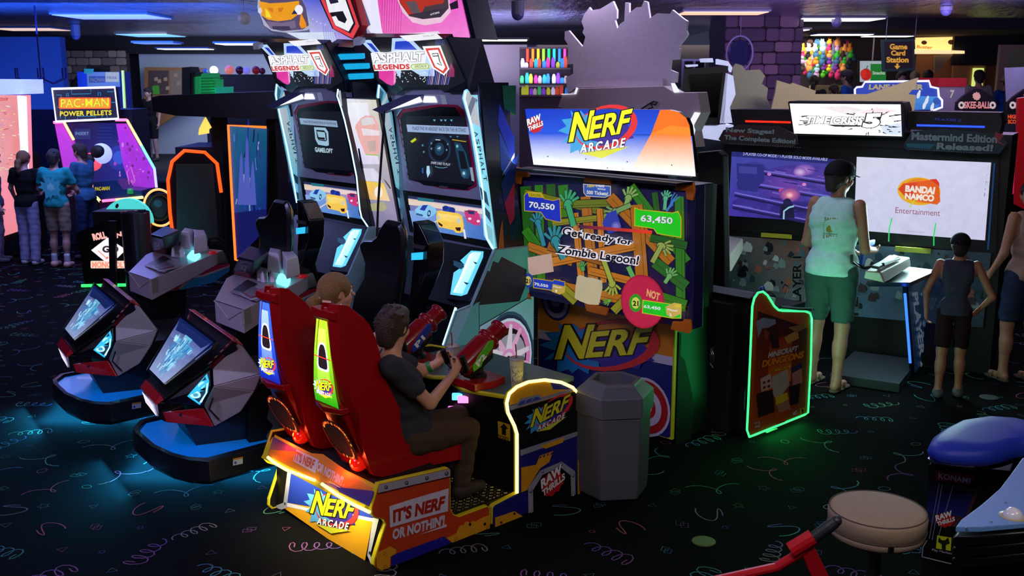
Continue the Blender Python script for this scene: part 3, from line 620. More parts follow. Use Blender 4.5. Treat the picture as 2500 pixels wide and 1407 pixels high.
hand(1630, 485, -75, 14, '58b890', (1628, 512)); hand(1620, 600, 20, 20, '98a850', (1598, 640)); hand(1500, 690, 85, 20, 'a8b040', (1478, 630)); hand(1566, 705, 80, 20, '68b060', (1540, 650)); hand(1640, 675, -60, 16, '70b060', (1630, 690)); hand(1430, 655, -100, 12, '50a050'); hand(1495, 733, 160, 10, '70a838')
a.poly([(1490, 520), (1512, 512), (1522, 545), (1518, 562), (1494, 570), (1478, 545)], '3040b0'); a.ell(1512, 552, 12, 12, '5a60c8'); a.ell(1512, 552, 7, 7, '8a80d8')
a.poly([(1648, 480), (1652, 500), (1640, 510)], '3070c0'); a.line([(1635, 515), (1655, 485)], 5, '4080d0')
for d in (-6, 0, 6): a.line([(1650+d*.6, 488+d*.5), (1662+d, 474+d*.7)], 2.4, '4080d0')
a.grad([(1420, 548), (1600, 562), (1600, 570), (1420, 556)], ['402040', 'ff4020', 'ff4020', '402040'], 4, 1)
a.poly([(1296, 628), (1354, 618), (1360, 662), (1302, 672), (1298, 660)], 'c8a89c')
a.poly([(1417, 674), (1424, 670), (1440, 676), (1455, 677), (1478, 684), (1479, 702), (1475, 720), (1470, 743), (1445, 742), (1424, 734), (1411, 726), (1413, 700)], 'c8bc98')
a.ell(1577, 735, 53, 66, 'b01838', -10); a.ell(1577, 735, 50, 62, 'c82048', -10); a.text('NOT', (1586, 722), (1617, 734), (1588, 703), 'f0b070', .04, tr=(1620, 715))
def pill(q, c, rim, t, tp, tc='f0f4ff', out=None):
    a.poly(q, rim); a.poly(inset(q, 2), c); a.text(t, *tp, tc, .03, out=out, ow=.03)
pill([(1287, 476), (1296, 467), (1330, 469), (1338, 484), (1360, 488), (1376, 483), (1379, 540), (1376, 543), (1340, 535), (1328, 518), (1288, 515)], '1830c8', 'c89a18', '70,550', ((1299, 508), (1362, 515), (1300, 491)), out='202048')
a.poly([(1296, 467), (1331, 470), (1338, 483), (1300, 480)], 'c8b020'); a.text('LEADER!', (1302, 478), (1330, 481), (1301, 471), '806808', .02)
pill([(1557, 505), (1570, 510), (1650, 518), (1664, 514), (1672, 530), (1672, 580), (1612, 570), (1604, 558), (1557, 551)], '20d818', 'd8c018', '63,450', ((1572, 542), (1650, 549), (1573, 523)), out='105008')
pill([(1432, 448), (1500, 453), (1500, 476), (1486, 482), (1440, 479), (1433, 470)], '3860c0', 'd0c8c0', '500 Tickets!', ((1441, 473), (1493, 477), (1441, 464)), out='603010')
a.text('STRIKE', (1463, 456), (1484, 457), (1463, 450), 'f0f0ff', .03); a.text('BONUS', (1468, 462), (1487, 464), (1468, 458), 'f0f0ff', .03); a.text('NERF', (1442, 457), (1461, 456), (1443, 451), 'e8d020', .03)
pill([(1310, 677), (1358, 684), (1362, 680), (1389, 686), (1388, 712), (1376, 718), (1352, 708), (1310, 702)], '2040c0', 'c8a028', '70,550', ((1313, 696), (1347, 702), (1313, 688)))
a.ell(1298, 684, 13, 18, '2040a0'); a.ell(1298, 684, 8, 11, 'd8c870'); a.text('21', (1292, 690), (1304, 691), (1292, 679), '202010', .04)
a.poly([(1358, 692), (1389, 698), (1388, 712), (1376, 718), (1356, 711)], 'c8a848'); a.text('Player', (1359, 701), (1381, 704), (1360, 696), 'f0f0f0', .02); a.text('1', (1365, 712), (1369, 712), (1365, 706), 'f0f0f0', .02)
pill([(1578, 730), (1634, 738), (1673, 745), (1672, 776), (1650, 776), (1576, 763)], '20d020', 'd8c828', '63,450', ((1580, 751), (1621, 757), (1581, 742)))
a.ell(1561, 738, 16, 22, '30a020'); a.ell(1561, 738, 10, 14, 'd8e058'); a.text('21', (1554, 745), (1568, 746), (1554, 732), '202010', .04)
a.poly([(1634, 747), (1655, 737), (1673, 741), (1672, 764), (1650, 774), (1636, 766)], 'd8b858'); a.text('Player', (1638, 757), (1664, 761), (1639, 751), 'ffffff', .02); a.text('2', (1643, 770), (1649, 771), (1643, 763), 'ffffff', .02); a.text('NERF', (1655, 748), (1670, 749), (1657, 741), 'e8e020', .03)
a.text('Get ready for', (1379, 580), (1552, 602), (1385, 552), '0c0810', .025, 'f4f0ff', .11, tr=(1556, 584))
a.text('Zombie Lagoon!', (1366, 622), (1566, 652), (1371, 597), '0c0810', .025, 'f4f0ff', .11, tr=(1571, 624))
a.build('screen_image', scr, emit=.75)
ob = mat('e07818', .4)
for q in ([(1260, 407), (1276, 410), (1293, 420), (1296, 432), (1276, 432), (1274, 450), (1262, 447)], [(1664, 441), (1697, 444), (1700, 462), (1695, 490), (1680, 486), (1678, 466), (1650, 464), (1655, 450)], [(1264, 696), (1276, 700), (1279, 708), (1292, 712), (1299, 731), (1265, 724)], [(1690, 780), (1674, 778), (1670, 785), (1646, 784), (1641, 803), (1686, 814), (1692, 806)], [(1433, 430), (1492, 432), (1498, 450), (1428, 444)], [(1430, 739), (1490, 752), (1484, 770), (1436, 759)]):
    MB().slab([f(x, y)-N.u*.001 for x, y in q], -N.u*.018).build('corner_bracket', ob, scr, bevel=.004)
# hood and marquee
fm = NU(2.15)
mq = [(1281, 272), (1286, 265), (1634, 268), (1658, 274), (1676, 288), (1684, 306), (1700, 424), (1690, 434), (1302, 400)]
MB().slab([fm(*p) for p in mq], N.u*.03).build('marquee', blk, scr)
MB().hexa([N.w(2.03, -1.14, 1.828), N.w(2.2, -1.2, 1.828), N.w(2.2, .24, 1.828), N.w(2.03, .24, 1.828), N.w(2.03, -1.14, 1.845), N.w(2.2, -1.2, 1.845), N.w(2.2, .24, 1.845), N.w(2.03, .24, 1.845)]).build('hood_shelf', blk, scr)
a = Art(fm, N.u, back=.002)
a.grad([(1282, 266), (1634, 268), (1634, 330), (1291, 325)], ['1438c0', '1438c0', '2458d8', '1c50d8'], 4, 4); a.grad([(1291, 325), (1690, 332), (1699, 431), (1303, 402)], ['1c50d8', '2458d8', 'f4f6ff', 'f0f4ff'], 4, 12)
a.grad([(1591, 325), (1687, 330), (1699, 430), (1540, 419)], ['f07810', 'f88020', 'fff4e8', 'ffeedd'], 4, 10)
a.poly([(1612, 269), (1634, 268), (1658, 274), (1676, 288), (1684, 306), (1687, 330), (1591, 326)], 'f07010'); a.poly([(1591, 326), (1640, 306), (1685, 312), (1687, 330)], 'f88a1c')
a.line([(1310, 390), (1410, 399)], 1.6, 'ffffff')
foam_logo(a, aff((1392, 388), (158, 6), (2, -150)), ye='f0f020')
raw_logo(a, aff((1288, 326), (42, 0), (0, -48)))
for x, y in ((1340, 382), (1433, 388), (1534, 395), (1643, 403), (1486, 410)): a.ell(x, y, 1.6, 1.6, '202040')
a.build('marquee_print', scr, emit=1.15)
area('marquee_glow', N.w(2.04, -.5, 1.88), N.w(2.14, -.5, 2.0), (.9, .95, 1), 1.6, 1.4, .03)
# lower cabinet
ul = 2.56; fl = NU(ul)
lo = [(1328, 730), (1655, 800), (1656, 815), (1650, 1060), (1642, 1076), (1600, 1090), (1328, 1040)]
L0 = [fl(*p) for p in lo]
MB().box(N, ul, ul+.38, -1.42, -.13, .02, 1.75).build('cabinet_body', blk, scr)
MB().box(N, ul-.028, ul-.002, -1.43, -.125, .04, 1.0).build('front_board', yel, scr)
fl2 = NU(ul-.028)
a = Art(fl2, N.u, back=.002)
def clipq(z0, z1, v0=-1.42, v1=-.14): 
    F_ = lambda v, z: N.w(ul-.028, v, z); return F_
b2 = Art(lambda v, z: N.w(ul-.028, v, z), N.u, back=.002)
b2.poly([(-1.42, .45), (-.137, .45), (-.137, .06), (-.16, .045), (-1.42, .045)], '18206c'); b2.poly([(-1.42, 1), (-.137, 1), (-.137, .62), (-1.42, .58)], 'd88414'); b2.poly([(-1.42, .58), (-.137, .62), (-.137, .56), (-1.42, .51)], 'c8c0d0'); b2.poly([(-1.42, .51), (-.137, .56), (-.137, .4), (-1.42, .4)], '18206c')
b2.ell(-1.24, .83, .15, .15, '20286c'); b2.ell(-1.24, .83, .13, .13, 'b8b0c0'); b2.ell(-1.24, .83, .095, .095, '20286c'); b2.ell(-1.24, .83, .05, .05, 'b8b0c0')
b2.ell(-.35, .22, .21, .21, 'c8c0c8'); b2.ell(-.35, .22, .19, .19, 'b01818'); b2.ell(-.35, .22, .135, .135, 'c8c0c8'); b2.ell(-.35, .22, .085, .085, 'b01818'); b2.ell(-.35, .22, .05, .05, 'c8c0c8')
b2.build('front_print', scr)
a = Art(fl2, N.u, back=.012)
foam_logo(a, aff((1360, 925), (240, 22), (6, -175)), arcade=False, sp='2080b8'); a.build('front_logo', scr)
MB().box(N, us+.02, us+.045, .215, .235, .94, 1.12).build('side_tube', mat('40a0c8', .2, emit=.5), scr)
# ---- grey blank back of a cut-out sign on the next machine
mc = thing('arcade_cabinet', 'black cabinet with green glowing rim, rusty orange side picture and grey cut-out topper', 'arcade machine', N.w(3.4, -.5))
sg = bpy.data.objects.new('topper', None); C.objects.link(sg); sg.parent = mc; sg.location = (0, 0, 1.9)
fs = NU(3.45)
ct_ = [(147, 950), (130, 790), (205, 750), (205, 650), (145, 655), (155, 460), (118, 400), (120, 320), (160, 310), (300, 478), (330, 375), (300, 330), (315, 290), (290, 220), (315, 150), (370, 75), (390, 105), (480, 90), (540, 55), (610, 12), (650, 105), (648, 185), (628, 205), (655, 290), (680, 245), (725, 215), (735, 25), (775, 30), (775, 130), (850, 75), (900, 70), (925, 10), (960, 20), (985, 185), (1060, 135), (1190, 140), (1215, 100), (1320, 185), (1365, 215), (1355, 310), (1370, 350), (1345, 390), (1265, 490), (1295, 495), (1280, 605), (1200, 610), (1190, 710), (1265, 740), (1255, 840), (1205, 845), (1200, 920), (1120, 920), (1118, 875), (220, 895)]
ctp = [(1350+x/4.167, y/4.167) for x, y in ct_]
gm = mat('ccc0d0', .55)
MB().slab([fs(*p) for p in ctp], N.u*.02).build('cutout_board', [gm], sg)
fs3 = NU(3.40)
MB().slab([fs3(*p) for p in ((1401, 197), (1618, 192), (1618, 211), (1402, 214))], N.u*.015).build('mounting_strip', gm, sg)
fs2 = NU(3.30)
bx = [(1372, 231), (1388, 230), (1408, 216), (1620, 210), (1648, 226), (1703, 225), (1711, 275), (1690, 320), (1698, 360), (1362, 262)]
MB().slab([fs2(*p) for p in bx], N.u*.12).build('sign_box', mat('b8a8ac', .6), sg, bevel=.006)
MB().box(N, 3.32, 3.42, -1.4, -.85, .86, 1.9).build('topper_post', dblk, sg)
lw = mat('f0f4ff', .5, emit=.9)
for q in ([(1372, 231), (1407, 230), (1412, 215), (1409, 214), (1404, 229), (1374, 229)], [(1640, 203), (1648, 203), (1660, 224), (1648, 226)], [(1684, 300), (1698, 274), (1711, 276), (1694, 306), (1698, 318), (1694, 338)]):
    MB().slab([fs2(*p)-N.u*.002 for p in q], -N.u*.01).build('lit_edge', lw, sg)
MB().tube([fs2(*p)-N.u*.03 for p in ((1572, 266), (1590, 254), (1603, 247), (1612, 250), (1606, 256), (1594, 252), (1600, 262), (1588, 266))], .006, 6).build('cable', dblk, sg)
# ---------------------------------------------------------------- racing pods
gry = mat('9c9490', .4, .0, bump=.02, bscale=300); gry2 = mat('aaa4a0', .42, .0); carb = mat('160c0e', .4, coat=.3); redc = mat('b41a24', .3, coat=.3); bluelit = mat('0870d0', .35, emit=.4, coat=.3)
cyan = mat('2ab8ff', .5, emit=2.2, mott=0)
def racing_pod():
    pc_ = N.w(.1, -2.03); B = Fr((pc_.x, pc_.y), 58)
    t = thing('racing_pod', 'grey car-nose racing pod with blue lit skirt, nearest the red ride seats', 'arcade machine', N.w(.3, -2.03), 'racing pods')
    q = lambda x, y, z: B.loc(atz(x, y, z))
    S = Vector((.10, .485, .885)); Fa = q(519, 902, .70); Cc_ = q(521, 944, .605); Far = q(639, 913, .68); Bk = q(621, 956, .57); Lo = q(588, 1006, .44); Fb = q(524, 1042, .335); Fc = q(497, 991, .465)
    for p in (Fa, Cc_, Far, Bk, Lo, Fb, Fc): p.y = max(.2, min(.56, p.y))
    nose_t = Vector((-.335, .20, .50)); g_t = Vector((-.335, .18, .48)); g_b = Vector((-.318, .18, .395)); nb = Vector((-.295, .185, .365))
    R0 = Vector((.07, .50, .90)); gl_t = Vector((.008, .415, .875)); gl_c = Vector((-.02, .405, .83)); gl_b = Vector((-.275, .2, .58))
    X = lambda p, s: B.w(p.x, p.y*s, p.z)
    def both(faces, name, m, bev=.004, label=None):
        mb = MB()
        for s in (1, -1):
            for fce in faces: mb.add([X(p, s) for p in fce], [tuple(range(len(fce)))])
        return mb.build(name, m, t)
    def solid(pts, name, m, d, bev=.006):       # closed thick plates, both sides
        for s in (1, -1):
            P = [X(p, s) for p in pts]; n = (P[1]-P[0]).cross(P[2]-P[0]).normalized()
            c = B.w(.15, 0, .5); 
            if n.dot(P[0]-c) > 0: n = -n
            MB().slab(P, n*d).build(name, m, t, bevel=bev)
    # inner body, closed hull behind the plates
    hull = []
    prof = [(S, .0), (Fa, 0), (Fc, 0), (Fb, 0), (Lo, 0), (Far, 0)]
    k = lambda p: Vector((p.x+.02, p.y-.03, p.z-.012))
    ring = [k(S), k(Fa), k(Fc), k(Fb), k(Lo), k(Bk), k(Far)]
    mb = MB().loft([[X(p, 1) for p in ring], [X(Vector((p.x-.03*0, p.y*0, p.z+.0)), 1) for p in ring], [X(p, -1) for p in ring]])
    mb.build('inner_body', carb, t)
    # centre hood: carbon frame
    hood = [Vector((.07, -.50, .90)), R0, Fa+Vector((-.02, -.02, .02)), Vector((-.30, .235, .53)), Vector((-.30, -.235, .53)), Vector((Fa.x-.02, -Fa.y+.02, Fa.z+.02))]
    MB().loft([[B.w(p.x, p.y, p.z) for p in hood], [B.w(p.x+.03, p.y*.95, p.z-.06) for p in hood]]).build('hood', carb, t, bevel=.005)
    MB().hexa([B.w(.06, -.49, .905), B.w(.13, -.50, .86), B.w(.13, .50, .86), B.w(.06, .49, .905), B.w(.055, -.47, .915), B.w(.10, -.47, .905), B.w(.10, .47, .905), B.w(.055, .47, .915)]).build('roof_spoiler', redc, t, bevel=.006)
    # glass with artwork behind
    gl = [(gl_t, 1), (gl_c, 1), (gl_b, 1), (gl_b, -1), (gl_c, -1), (gl_t, -1)]; G = [X(p, s) for p, s in gl]; n = (G[0]-G[2]).cross(G[3]-G[2]).normalized(); n = n if n.z > 0 else -n
    MB().slab([p+n*.012 for p in G], n*.012).build('windshield_rim', mat('2c2a30', .3, .4), t)
    gf = lambda x, y: cut(x, y, G[2]+n*.026, n)
    def GF(s, h): u = gl_b.x+(gl_t.x-gl_b.x)*h; hw = .185+(.385-.185)*h; return B.w(u, (s-.5)*2*hw, gl_b.z+(gl_t.z-gl_b.z)*h)+n*.026
    A_ = Art(GF, n, back=0, eps=.0003)
    A_.grad([(0, .96), (1, .96), (1, .04), (0, .04)], ['24349a', '2a4ab0', 'e8ecff', 'd8e4ff'], 6, 10)
    A_.grad([(.2, .7), (.8, .7), (.66, .15), (.3, .12)], ['50a8e0', '58c8f0', 'b8e0f8', 'c0d8f8'], 4, 8)
    A_.poly([(0, .96), (1, .96), (.93, .78), (.5, .8), (.07, .76)], '20306c')
    A_.poly([(.38, .8), (.62, .8), (.6, .3), (.46, .22)], '88e0f8'); A_.poly([(.42, .76), (.48, .76), (.5, .25)], 'd8f4ff'); A_.poly([(.54, .76), (.58, .76), (.56, .35)], '4098d0')
    Rr = random.Random(5)
    for _ in range(60):
        h = Rr.uniform(.2, .75); c = .5+Rr.uniform(-.3, .3)*(.4+h); w_ = Rr.uniform(.01, .05); L = Rr.uniform(.02, .14); cc = Rr.choice(('3878c0', '58b0e0', 'a8e8ff', '3c80b8', 'c8f0ff'))
        A_.poly([(c, h), (c+w_, h+.01), (c+w_*1.1-(c-.5)*.2*L, h-L), (c-(c-.5)*.2*L, h-L)], cc)
    A_.build('windshield_art', t, emit=.95, rough=.2)
    MB().slab([p+n*.034 for p in G], n*.004).build('windshield_glass', mat('c8d8ff', .08, trans=1, spec=.6), t)
    # grille plate
    MB().loft([[B.w(p.x, p.y*s, p.z) for p, s in ((nose_t, 1), (g_b, 1), (nb, 1), (nb, -1), (g_b, -1), (nose_t, -1))], [B.w(p.x+.15, p.y*s*1.1, p.z-.01) for p, s in ((nose_t, 1), (g_b, 1), (nb, 1), (nb, -1), (g_b, -1), (nose_t, -1))]]).build('nose', carb, t, bevel=.006)
    def GG(s, h): return B.w(-.342+.018*(1-h), (s-.5)*.33, .40+.08*h)
    A_ = Art(GG, -B.u, back=.004); A_.poly([(0, .0), (1, 0), (1, 1), (0, 1)], '9a90c0'); 
    for i in range(7):
        for j in range(3): A_.poly([(i/7+.012, j/3+.04), (i/7+.135, j/3+.04), (i/7+.13, j/3+.3), (i/7+.018, j/3+.3)], 'f8f4ff')
    A_.line([(.44, .25), (.56, .25), (.56, .75), (.44, .75), (.44, .5), (.55, .5)], .035, 'e080c8'); A_.build('grille_light', t, emit=1.1)
    MB().hexa([B.w(-.345, -.205, .49), B.w(-.345, .205, .49), B.w(-.30, .225, .52), B.w(-.30, -.225, .52), B.w(-.35, -.195, .50), B.w(-.35, .195, .50), B.w(-.31, .2, .545), B.w(-.31, -.2, .545)]).build('nose_lip', redc, t)
    # striped ridge, headlight, red lower panels, side plates
    r2 = R0+Vector((0, -.012, .004))
    solid([r2, S+Vector((0, .005, 0)), Fa, Fa+Vector((-.03, -.045, .0))], 'ridge', mat('6a1418', .35, coat=.3), .03)
    for s in (1, -1):
        st = Art(lambda a_, b_: X((r2*(1-a_)+(S+Vector((0, .005, 0)))*a_)*(1-b_)+((Fa+Vector((-.03, -.045, 0)))*(1-a_)+Fa*a_)*b_, s), (0, 0, 1), back=.014)
        for i in range(4): st.poly([(.05, .2+i*.21), (.95, .12+i*.21), (.95, .22+i*.21), (.05, .3+i*.21)], 'b8a8ac')
        st.build('ridge_stripes', t)
    ha, hb, hc, hd = Vector((-.30, .235, .51)), Fa+Vector((-.012, -.012, .0)), Cc_+Vector((-.012, -.01, 0)), Fc+Vector((-.012, 0, .0))
    solid([ha, hb, hc, hd], 'headlight_housing', carb, .05)
    for s in (1, -1):
        def HF(a_, b_): p = (ha*(1-a_)+hb*a_)*(1-b_)+(hd*(1-a_)+hc*a_)*b_; return X(p, s)
        nn = (HF(1, 0)-HF(0, 0)).cross(HF(0, 1)-HF(0, 0)).normalized()
        hl = Art(HF, nn, back=.024)
        hl.poly([(.1, .92), (.3, .35), (.93, .06), (.95, .55), (.72, .95)], '30b8e8'); hl.poly([(.2, .85), (.35, .42), (.88, .14), (.88, .5), (.68, .86)], '0c3048')
        hl.ell(.42, .56, .12, .2, 'b0f0f8', n=16); hl.ell(.72, .4, .09, .17, 'a8f0f8', n=16); hl.ell(.42, .56, .06, .1, '4898b8', n=12); hl.line([(.22, .9), (.66, .88), (.88, .56)], .07, 'd0fcff')
        hl.build('headlight', t, emit=1.25)
    solid([nb+Vector((.004, .01, 0)), g_b+Vector((.01, .01, .035)), Fc+Vector((-.004, .004, -.016)), Fb+Vector((-.004, .004, 0))], 'lower_panel', redc, .02)
    solid([S, Far, Cc_, Fa], 'side_plate', gry2, .03); solid([Far, Bk, Cc_], 'side_plate', gry, .03); solid([Cc_, Bk, Lo, Fb, Fc], 'side_plate', gry, .03)
    for s in (1, -1):
        c1 = (Cc_+Lo+Fb+Fc)/4; P = [X(c1+Vector((0, .008, 0))+d, s) for d in (Vector((-.03, 0, .07)), Vector((-.055, -.01, .0)), Vector((-.0, 0, -.075)))]
        MB().tube(P, .006, 6).build('vent_groove', dblk, t)
    # rear quarter and lower column, then the base
    solid([Vector((.33, .36, .50)), Vector((.28, .33, .24)), Vector((.30, .36, .14)), Vector((.8, .40, .14)), Vector((.8, .42, .55))], 'rear_plate', gry, .04)
    MB().box(B, .18, .95, -.34, .34, .14, .56).build('rear_column', dblk, t)
    MB().hexa([B.w(-.1, -.2, .14), B.w(.5, -.3, .14), B.w(.5, .3, .14), B.w(-.1, .2, .14), B.w(-.22, -.24, .42), B.w(.6, -.35, .5), B.w(.6, .35, .5), B.w(-.22, .24, .42)]).build('pedestal_neck', mat('0c1424', .4), t)
    ou = [(-.12, -.52), (-.27, -.52), (-.36, -.47), (-.43, -.36), (-.49, -.2), (-.52, 0), (-.49, .2), (-.43, .33), (-.20, .52), (.0, .52), (.55, .52), (.62, .47), (.62, -.52)]
    # outline from the photograph, in the unturned frame
    op = [(343, 1024), (325, 1044), (330, 1056), (369, 1090), (418, 1113), (462, 1124), (509, 1127)]
    O = [N.loc(atz(x, y, .2)) for x, y in op]; O += [Vector((.62, O[-1].y, .2)), Vector((.62, O[0].y, .2))]
    I_ = [N.loc(atz(x, y, .2)) for x, y in ((387, 1024), (389, 1046), (430, 1074), (480, 1093))]; I_ += [Vector((.4, O[-3].y-.12, .2)), Vector((.4, O[0].y+.12, .2))]
    OW = [N.w(p.x, p.y, .2) for p in O]; cO = sum(OW, Vector())/len(OW)
    def sc_(P, k, z): return [Vector((cO.x+(p.x-cO.x)*k, cO.y+(p.y-cO.y)*k, z)) for p in P]
    MB().loft([sc_(OW, .96, .045), sc_(OW, 1.035, .075), sc_(OW, 1.0, .2), sc_(OW, .90, .207), sc_(OW, .85, .160)]).build('base_skirt', mat('14161f', .35, coat=.2), t, bevel=.004)
    MB().loft([sc_(OW, .875, .185), sc_(OW, .80, .154), sc_(OW, .6, .152), sc_(OW, .45, .17)]).build('lit_trim', bluelit, t)
    MB().tube(sc_(OW, .66, .168), .008, 6, closed=True).build('light_rope', cyan, t)
    a_ = Art(lambda x, y: N.pv(x, y, O[6].y+.016) , N.v, back=.004); a_.poly([(568, 1120), (592, 1115), (592, 1132), (568, 1137)], 'c8ccd8'); a_.poly([(568, 1120), (592, 1115), (592, 1119), (568, 1124)], 'd89030'); a_.ell(574, 1130, 3, 3.4, '2060c0'); a_.build('warning_label', t)
    for x, y in ((527, 1172), (385, 1085), (600, 1145)):
        p = atz(x, y, 0); m_ = MB().lathe(p+Vector((-.012, 0, .022)), [(0, 0), (.022, 0), (.022, .024), (0, .024)], 14, (1, .2, 0)).tube([p+Vector((0, 0, .02)), p+Vector((0, 0, .06))], .008); m_.build('caster', mat('404048', .4), t)
    return t
pod = racing_pod()
pod2 = copy_tree(pod, N.v*-1.48+N.u*.0, 'grey car-nose racing pod with blue lit skirt, farther left one nearer the small board-game cabinet')
for d in (0, -1.48):
    for uu, vv, e in ((-.12, -2.1, 20), (.25, -1.75, 14), (.1, -2.4, 14)):
        l = area('underglow', N.w(uu, vv+d, .042), N.w(uu, vv+d, 0), (.02, .45, 1), e, .5, .5)
    area('underglow', N.w(-.46, -2.15+d, .05), N.w(-.8, -2.2+d, 0), (.02, .5, 1), 5, .7, .04)
    area('skirt_glow', N.w(.0, -2.0+d, .36), N.w(-.1, -2.0+d, .1), (.03, .5, 1), 2, .5, .5)
# ---------------------------------------------------------------- headset consoles between the pods
def vr_console():
    t = thing('headset_console', 'faceted grey console with headset cradle and black box, its lid tinted with a pink reflection, farther one', 'console', N.w(.8, -4.1), 'headset consoles')
    T = lambda x, y, z: atz(x, y, z)
    top = [T(314, 664, .905), T(368, 682, .895), T(462, 646, .93), T(544, 611, .95), T(516, 608, .95), T(440, 600, .94), T(380, 612, .93), T(356, 622, .92)]
    low = [p+N.u*.03*0 for p in top]
    mb = MB(); drop = [.16, .17, .13, .10, .1, .12, .15, .16]
    B0 = [p-Vector((0, 0, d)) for p, d in zip(top, drop)]
    mb.loft([B0, top]).build('console_lid', mat('c0b0bc', .3, .1), t, bevel=.005)  # lid colour carries the pink reflected light
    cen = sum(top, Vector())/8
    foot = [Vector((top[0].x*.45+cen.x*.55+(p.x-cen.x)*.42, top[0].y*.45+cen.y*.55+(p.y-cen.y)*.42, z)) for p, z in zip(top, [.0]*8)]
    mb = MB().loft([foot, [Vector((top[0].x*.35+cen.x*.65+(p.x-cen.x)*.55, top[0].y*.35+cen.y*.65+(p.y-cen.y)*.55, .80)) for p in top]]); mb.build('console_column', mat('201e26', .4, .2), t, bevel=.004)
    # front v-shaped plates
    V0 = T(342, 702, .80); MB().slab([top[0], V0, top[1]], Vector((.01, .02, 0))).build('front_plate', mat('3a3436', .35, .3), t)
    MB().tube([top[0]-Vector((0, 0, .004)), V0-Vector((0, .004, .004)), top[1]-Vector((0, 0, .004))], .007, 6).build('front_trim', gry2, t)
    fr = [T(342, 704, .79), T(320, 700, .78), T(322, 780, .5), T(345, 790, .5)]
    # side band with print
    s0, s1 = top[1], top[3]; n = (s1-s0).cross(Vector((0, 0, 1))).normalized(); n = n if n.dot(CP-s0) > 0 else -n; s0 = s0+n*.008
    A_ = Art(lambda x, y: cut(x, y, s0, n), n, back=.0)
    MB().slab([cut(x, y, s0, n) for x, y in ((369, 683), (544, 612), (561, 648), (560, 660), (430, 709), (372, 714))], n*-.02).build('side_board', gry, t)
    A_.poly([(464, 646), (544, 613), (560, 645), (464, 675)], '0a0a0e'); A_.poly([(464, 675), (560, 646), (560, 651), (494, 675), (470, 679)], 'c8b8c8'); A_.poly([(466, 672), (492, 655), (559, 643), (559, 649), (492, 672)], 'b01c38'); A_.poly([(438, 709), (470, 680), (495, 677), (560, 653), (560, 662), (520, 690)], '2088c0')
    A_.poly([(416, 688), (422, 669), (464, 655), (464, 672), (432, 708), (396, 710)], '8a1c28'); A_.poly([(424, 690), (430, 672), (460, 660), (460, 670), (432, 700)], '201418')
    A_.text('CAUTION', (520, 637), (534, 633), (519, 633), '909020', .02)
    for i in range(3): A_.line([(508, 642+i*3), (545, 633+i*3)], .9, '8a8a90')
    A_.build('side_print', t)
    TP = Art(lambda x, y: T(x, y, .905+.045*min(1, max(0, (x-330)/200))), (0, 0, 1), back=.006)
    TP.poly([(352, 650), (392, 632), (430, 652), (400, 668)], '8a7c88'); TP.line([(372, 652), (388, 664), (428, 656), (446, 642)], 2.2, 'c8bcc8'); TP.line([(378, 650), (392, 660), (424, 653)], 2.6, '9a2038'); TP.poly([(360, 646), (400, 626), (416, 634), (380, 650)], '3a3440'); TP.build('lid_print', t)
    # black box
    bp = [T(370, 612, .93), T(408, 622, .93), T(437, 603, .93), T(402, 592, .93)]; tt = [T(368, 577, 1.17), T(397, 584, 1.17), T(438, 567, 1.17), T(404, 556, 1.17)]
    MB().loft([bp, tt]).build('black_box', blk, t, bevel=.004)
    MB().loft([[p+Vector((0, 0, 0)) for p in tt], [p+Vector((0, 0, .018)) for p in tt]]).build('box_lid', mat('20242f', .25), t, bevel=.004)
    n2 = (bp[1]-bp[0]).cross(tt[0]-bp[0]).normalized(); A_ = Art(lambda a_, b_: (bp[0]*(1-a_)+bp[1]*a_)*(1-b_)+(tt[0]*(1-a_)+tt[1]*a_)*b_, n2, back=.003)
    A_.poly([(.1, .05), (.95, .0), (.9, .35), (.3, .3)], 'a02018'); A_.line([(.45, .3), (.62, .3), (.6, .75), (.4, .75), (.42, .5), (.6, .5)], .09, 'c8a8a8'); A_.build('box_print', t)
    # cradle and visor holder
    wh = mat('dcd0dc', .4)
    def lump(px, z0, z1, r0, r1, nm, m_): 
        rs = [T(x, y, z0) for x, y in px]; c = sum(rs, Vector())/len(rs); MB().loft([rs, [Vector((c.x+(p.x-c.x)*r0, c.y+(p.y-c.y)*r0, (z0+z1)/2)) for p in rs], [Vector((c.x+(p.x-c.x)*r1, c.y+(p.y-c.y)*r1, z1)) for p in rs]]).build(nm, m_, t, bevel=.008)
    lump([(418, 628), (440, 631), (446, 618), (424, 612)], .93, .995, 1, .95, 'cradle', wh)
    lump([(418, 628), (426, 629), (428, 622), (420, 620)], .99, 1.06, .8, .5, 'cradle_arm', wh); lump([(438, 629), (450, 629), (452, 620), (440, 619)], .98, 1.05, .8, .5, 'cradle_arm', wh)
    lump([(450, 622), (478, 624), (510, 613), (504, 598), (470, 594), (446, 606)], .93, 1.07, 1.0, .9, 'visor_holder', wh)
    lump([(440, 608), (466, 612), (480, 600), (452, 594)], 1.0, 1.15, .95, .72, 'visor_holder', wh); lump([(474, 622), (508, 613), (502, 598), (474, 600)], 1.0, 1.14, .97, .84, 'visor_holder', wh)
    lump([(457, 632), (478, 640), (490, 628), (470, 618)], .93, .975, 1.05, .7, 'light_crystal', mat('7cf0f0', .2, emit=1.6, trans=0))
    MB().lathe(T(518, 619, .945), [(.045, 0), (.045, .006), (.03, .008), (.03, .018), (.0, .022)], 18).build('red_button', mat('c01828', .3, emit=.25), t)
    MB().tube([T(505, 600, .98), T(512, 585, 1.05), T(528, 580, 1.06), T(548, 592, 1.0), T(560, 630, .85), T(562, 670, .6)], .014, 8).build('cable', dblk, t)
    return t
vc1 = vr_console()
vc2 = copy_tree(vc1, N.v*1.48, 'faceted grey console with headset cradle and black box, nearer one, behind the blue-lit seat')
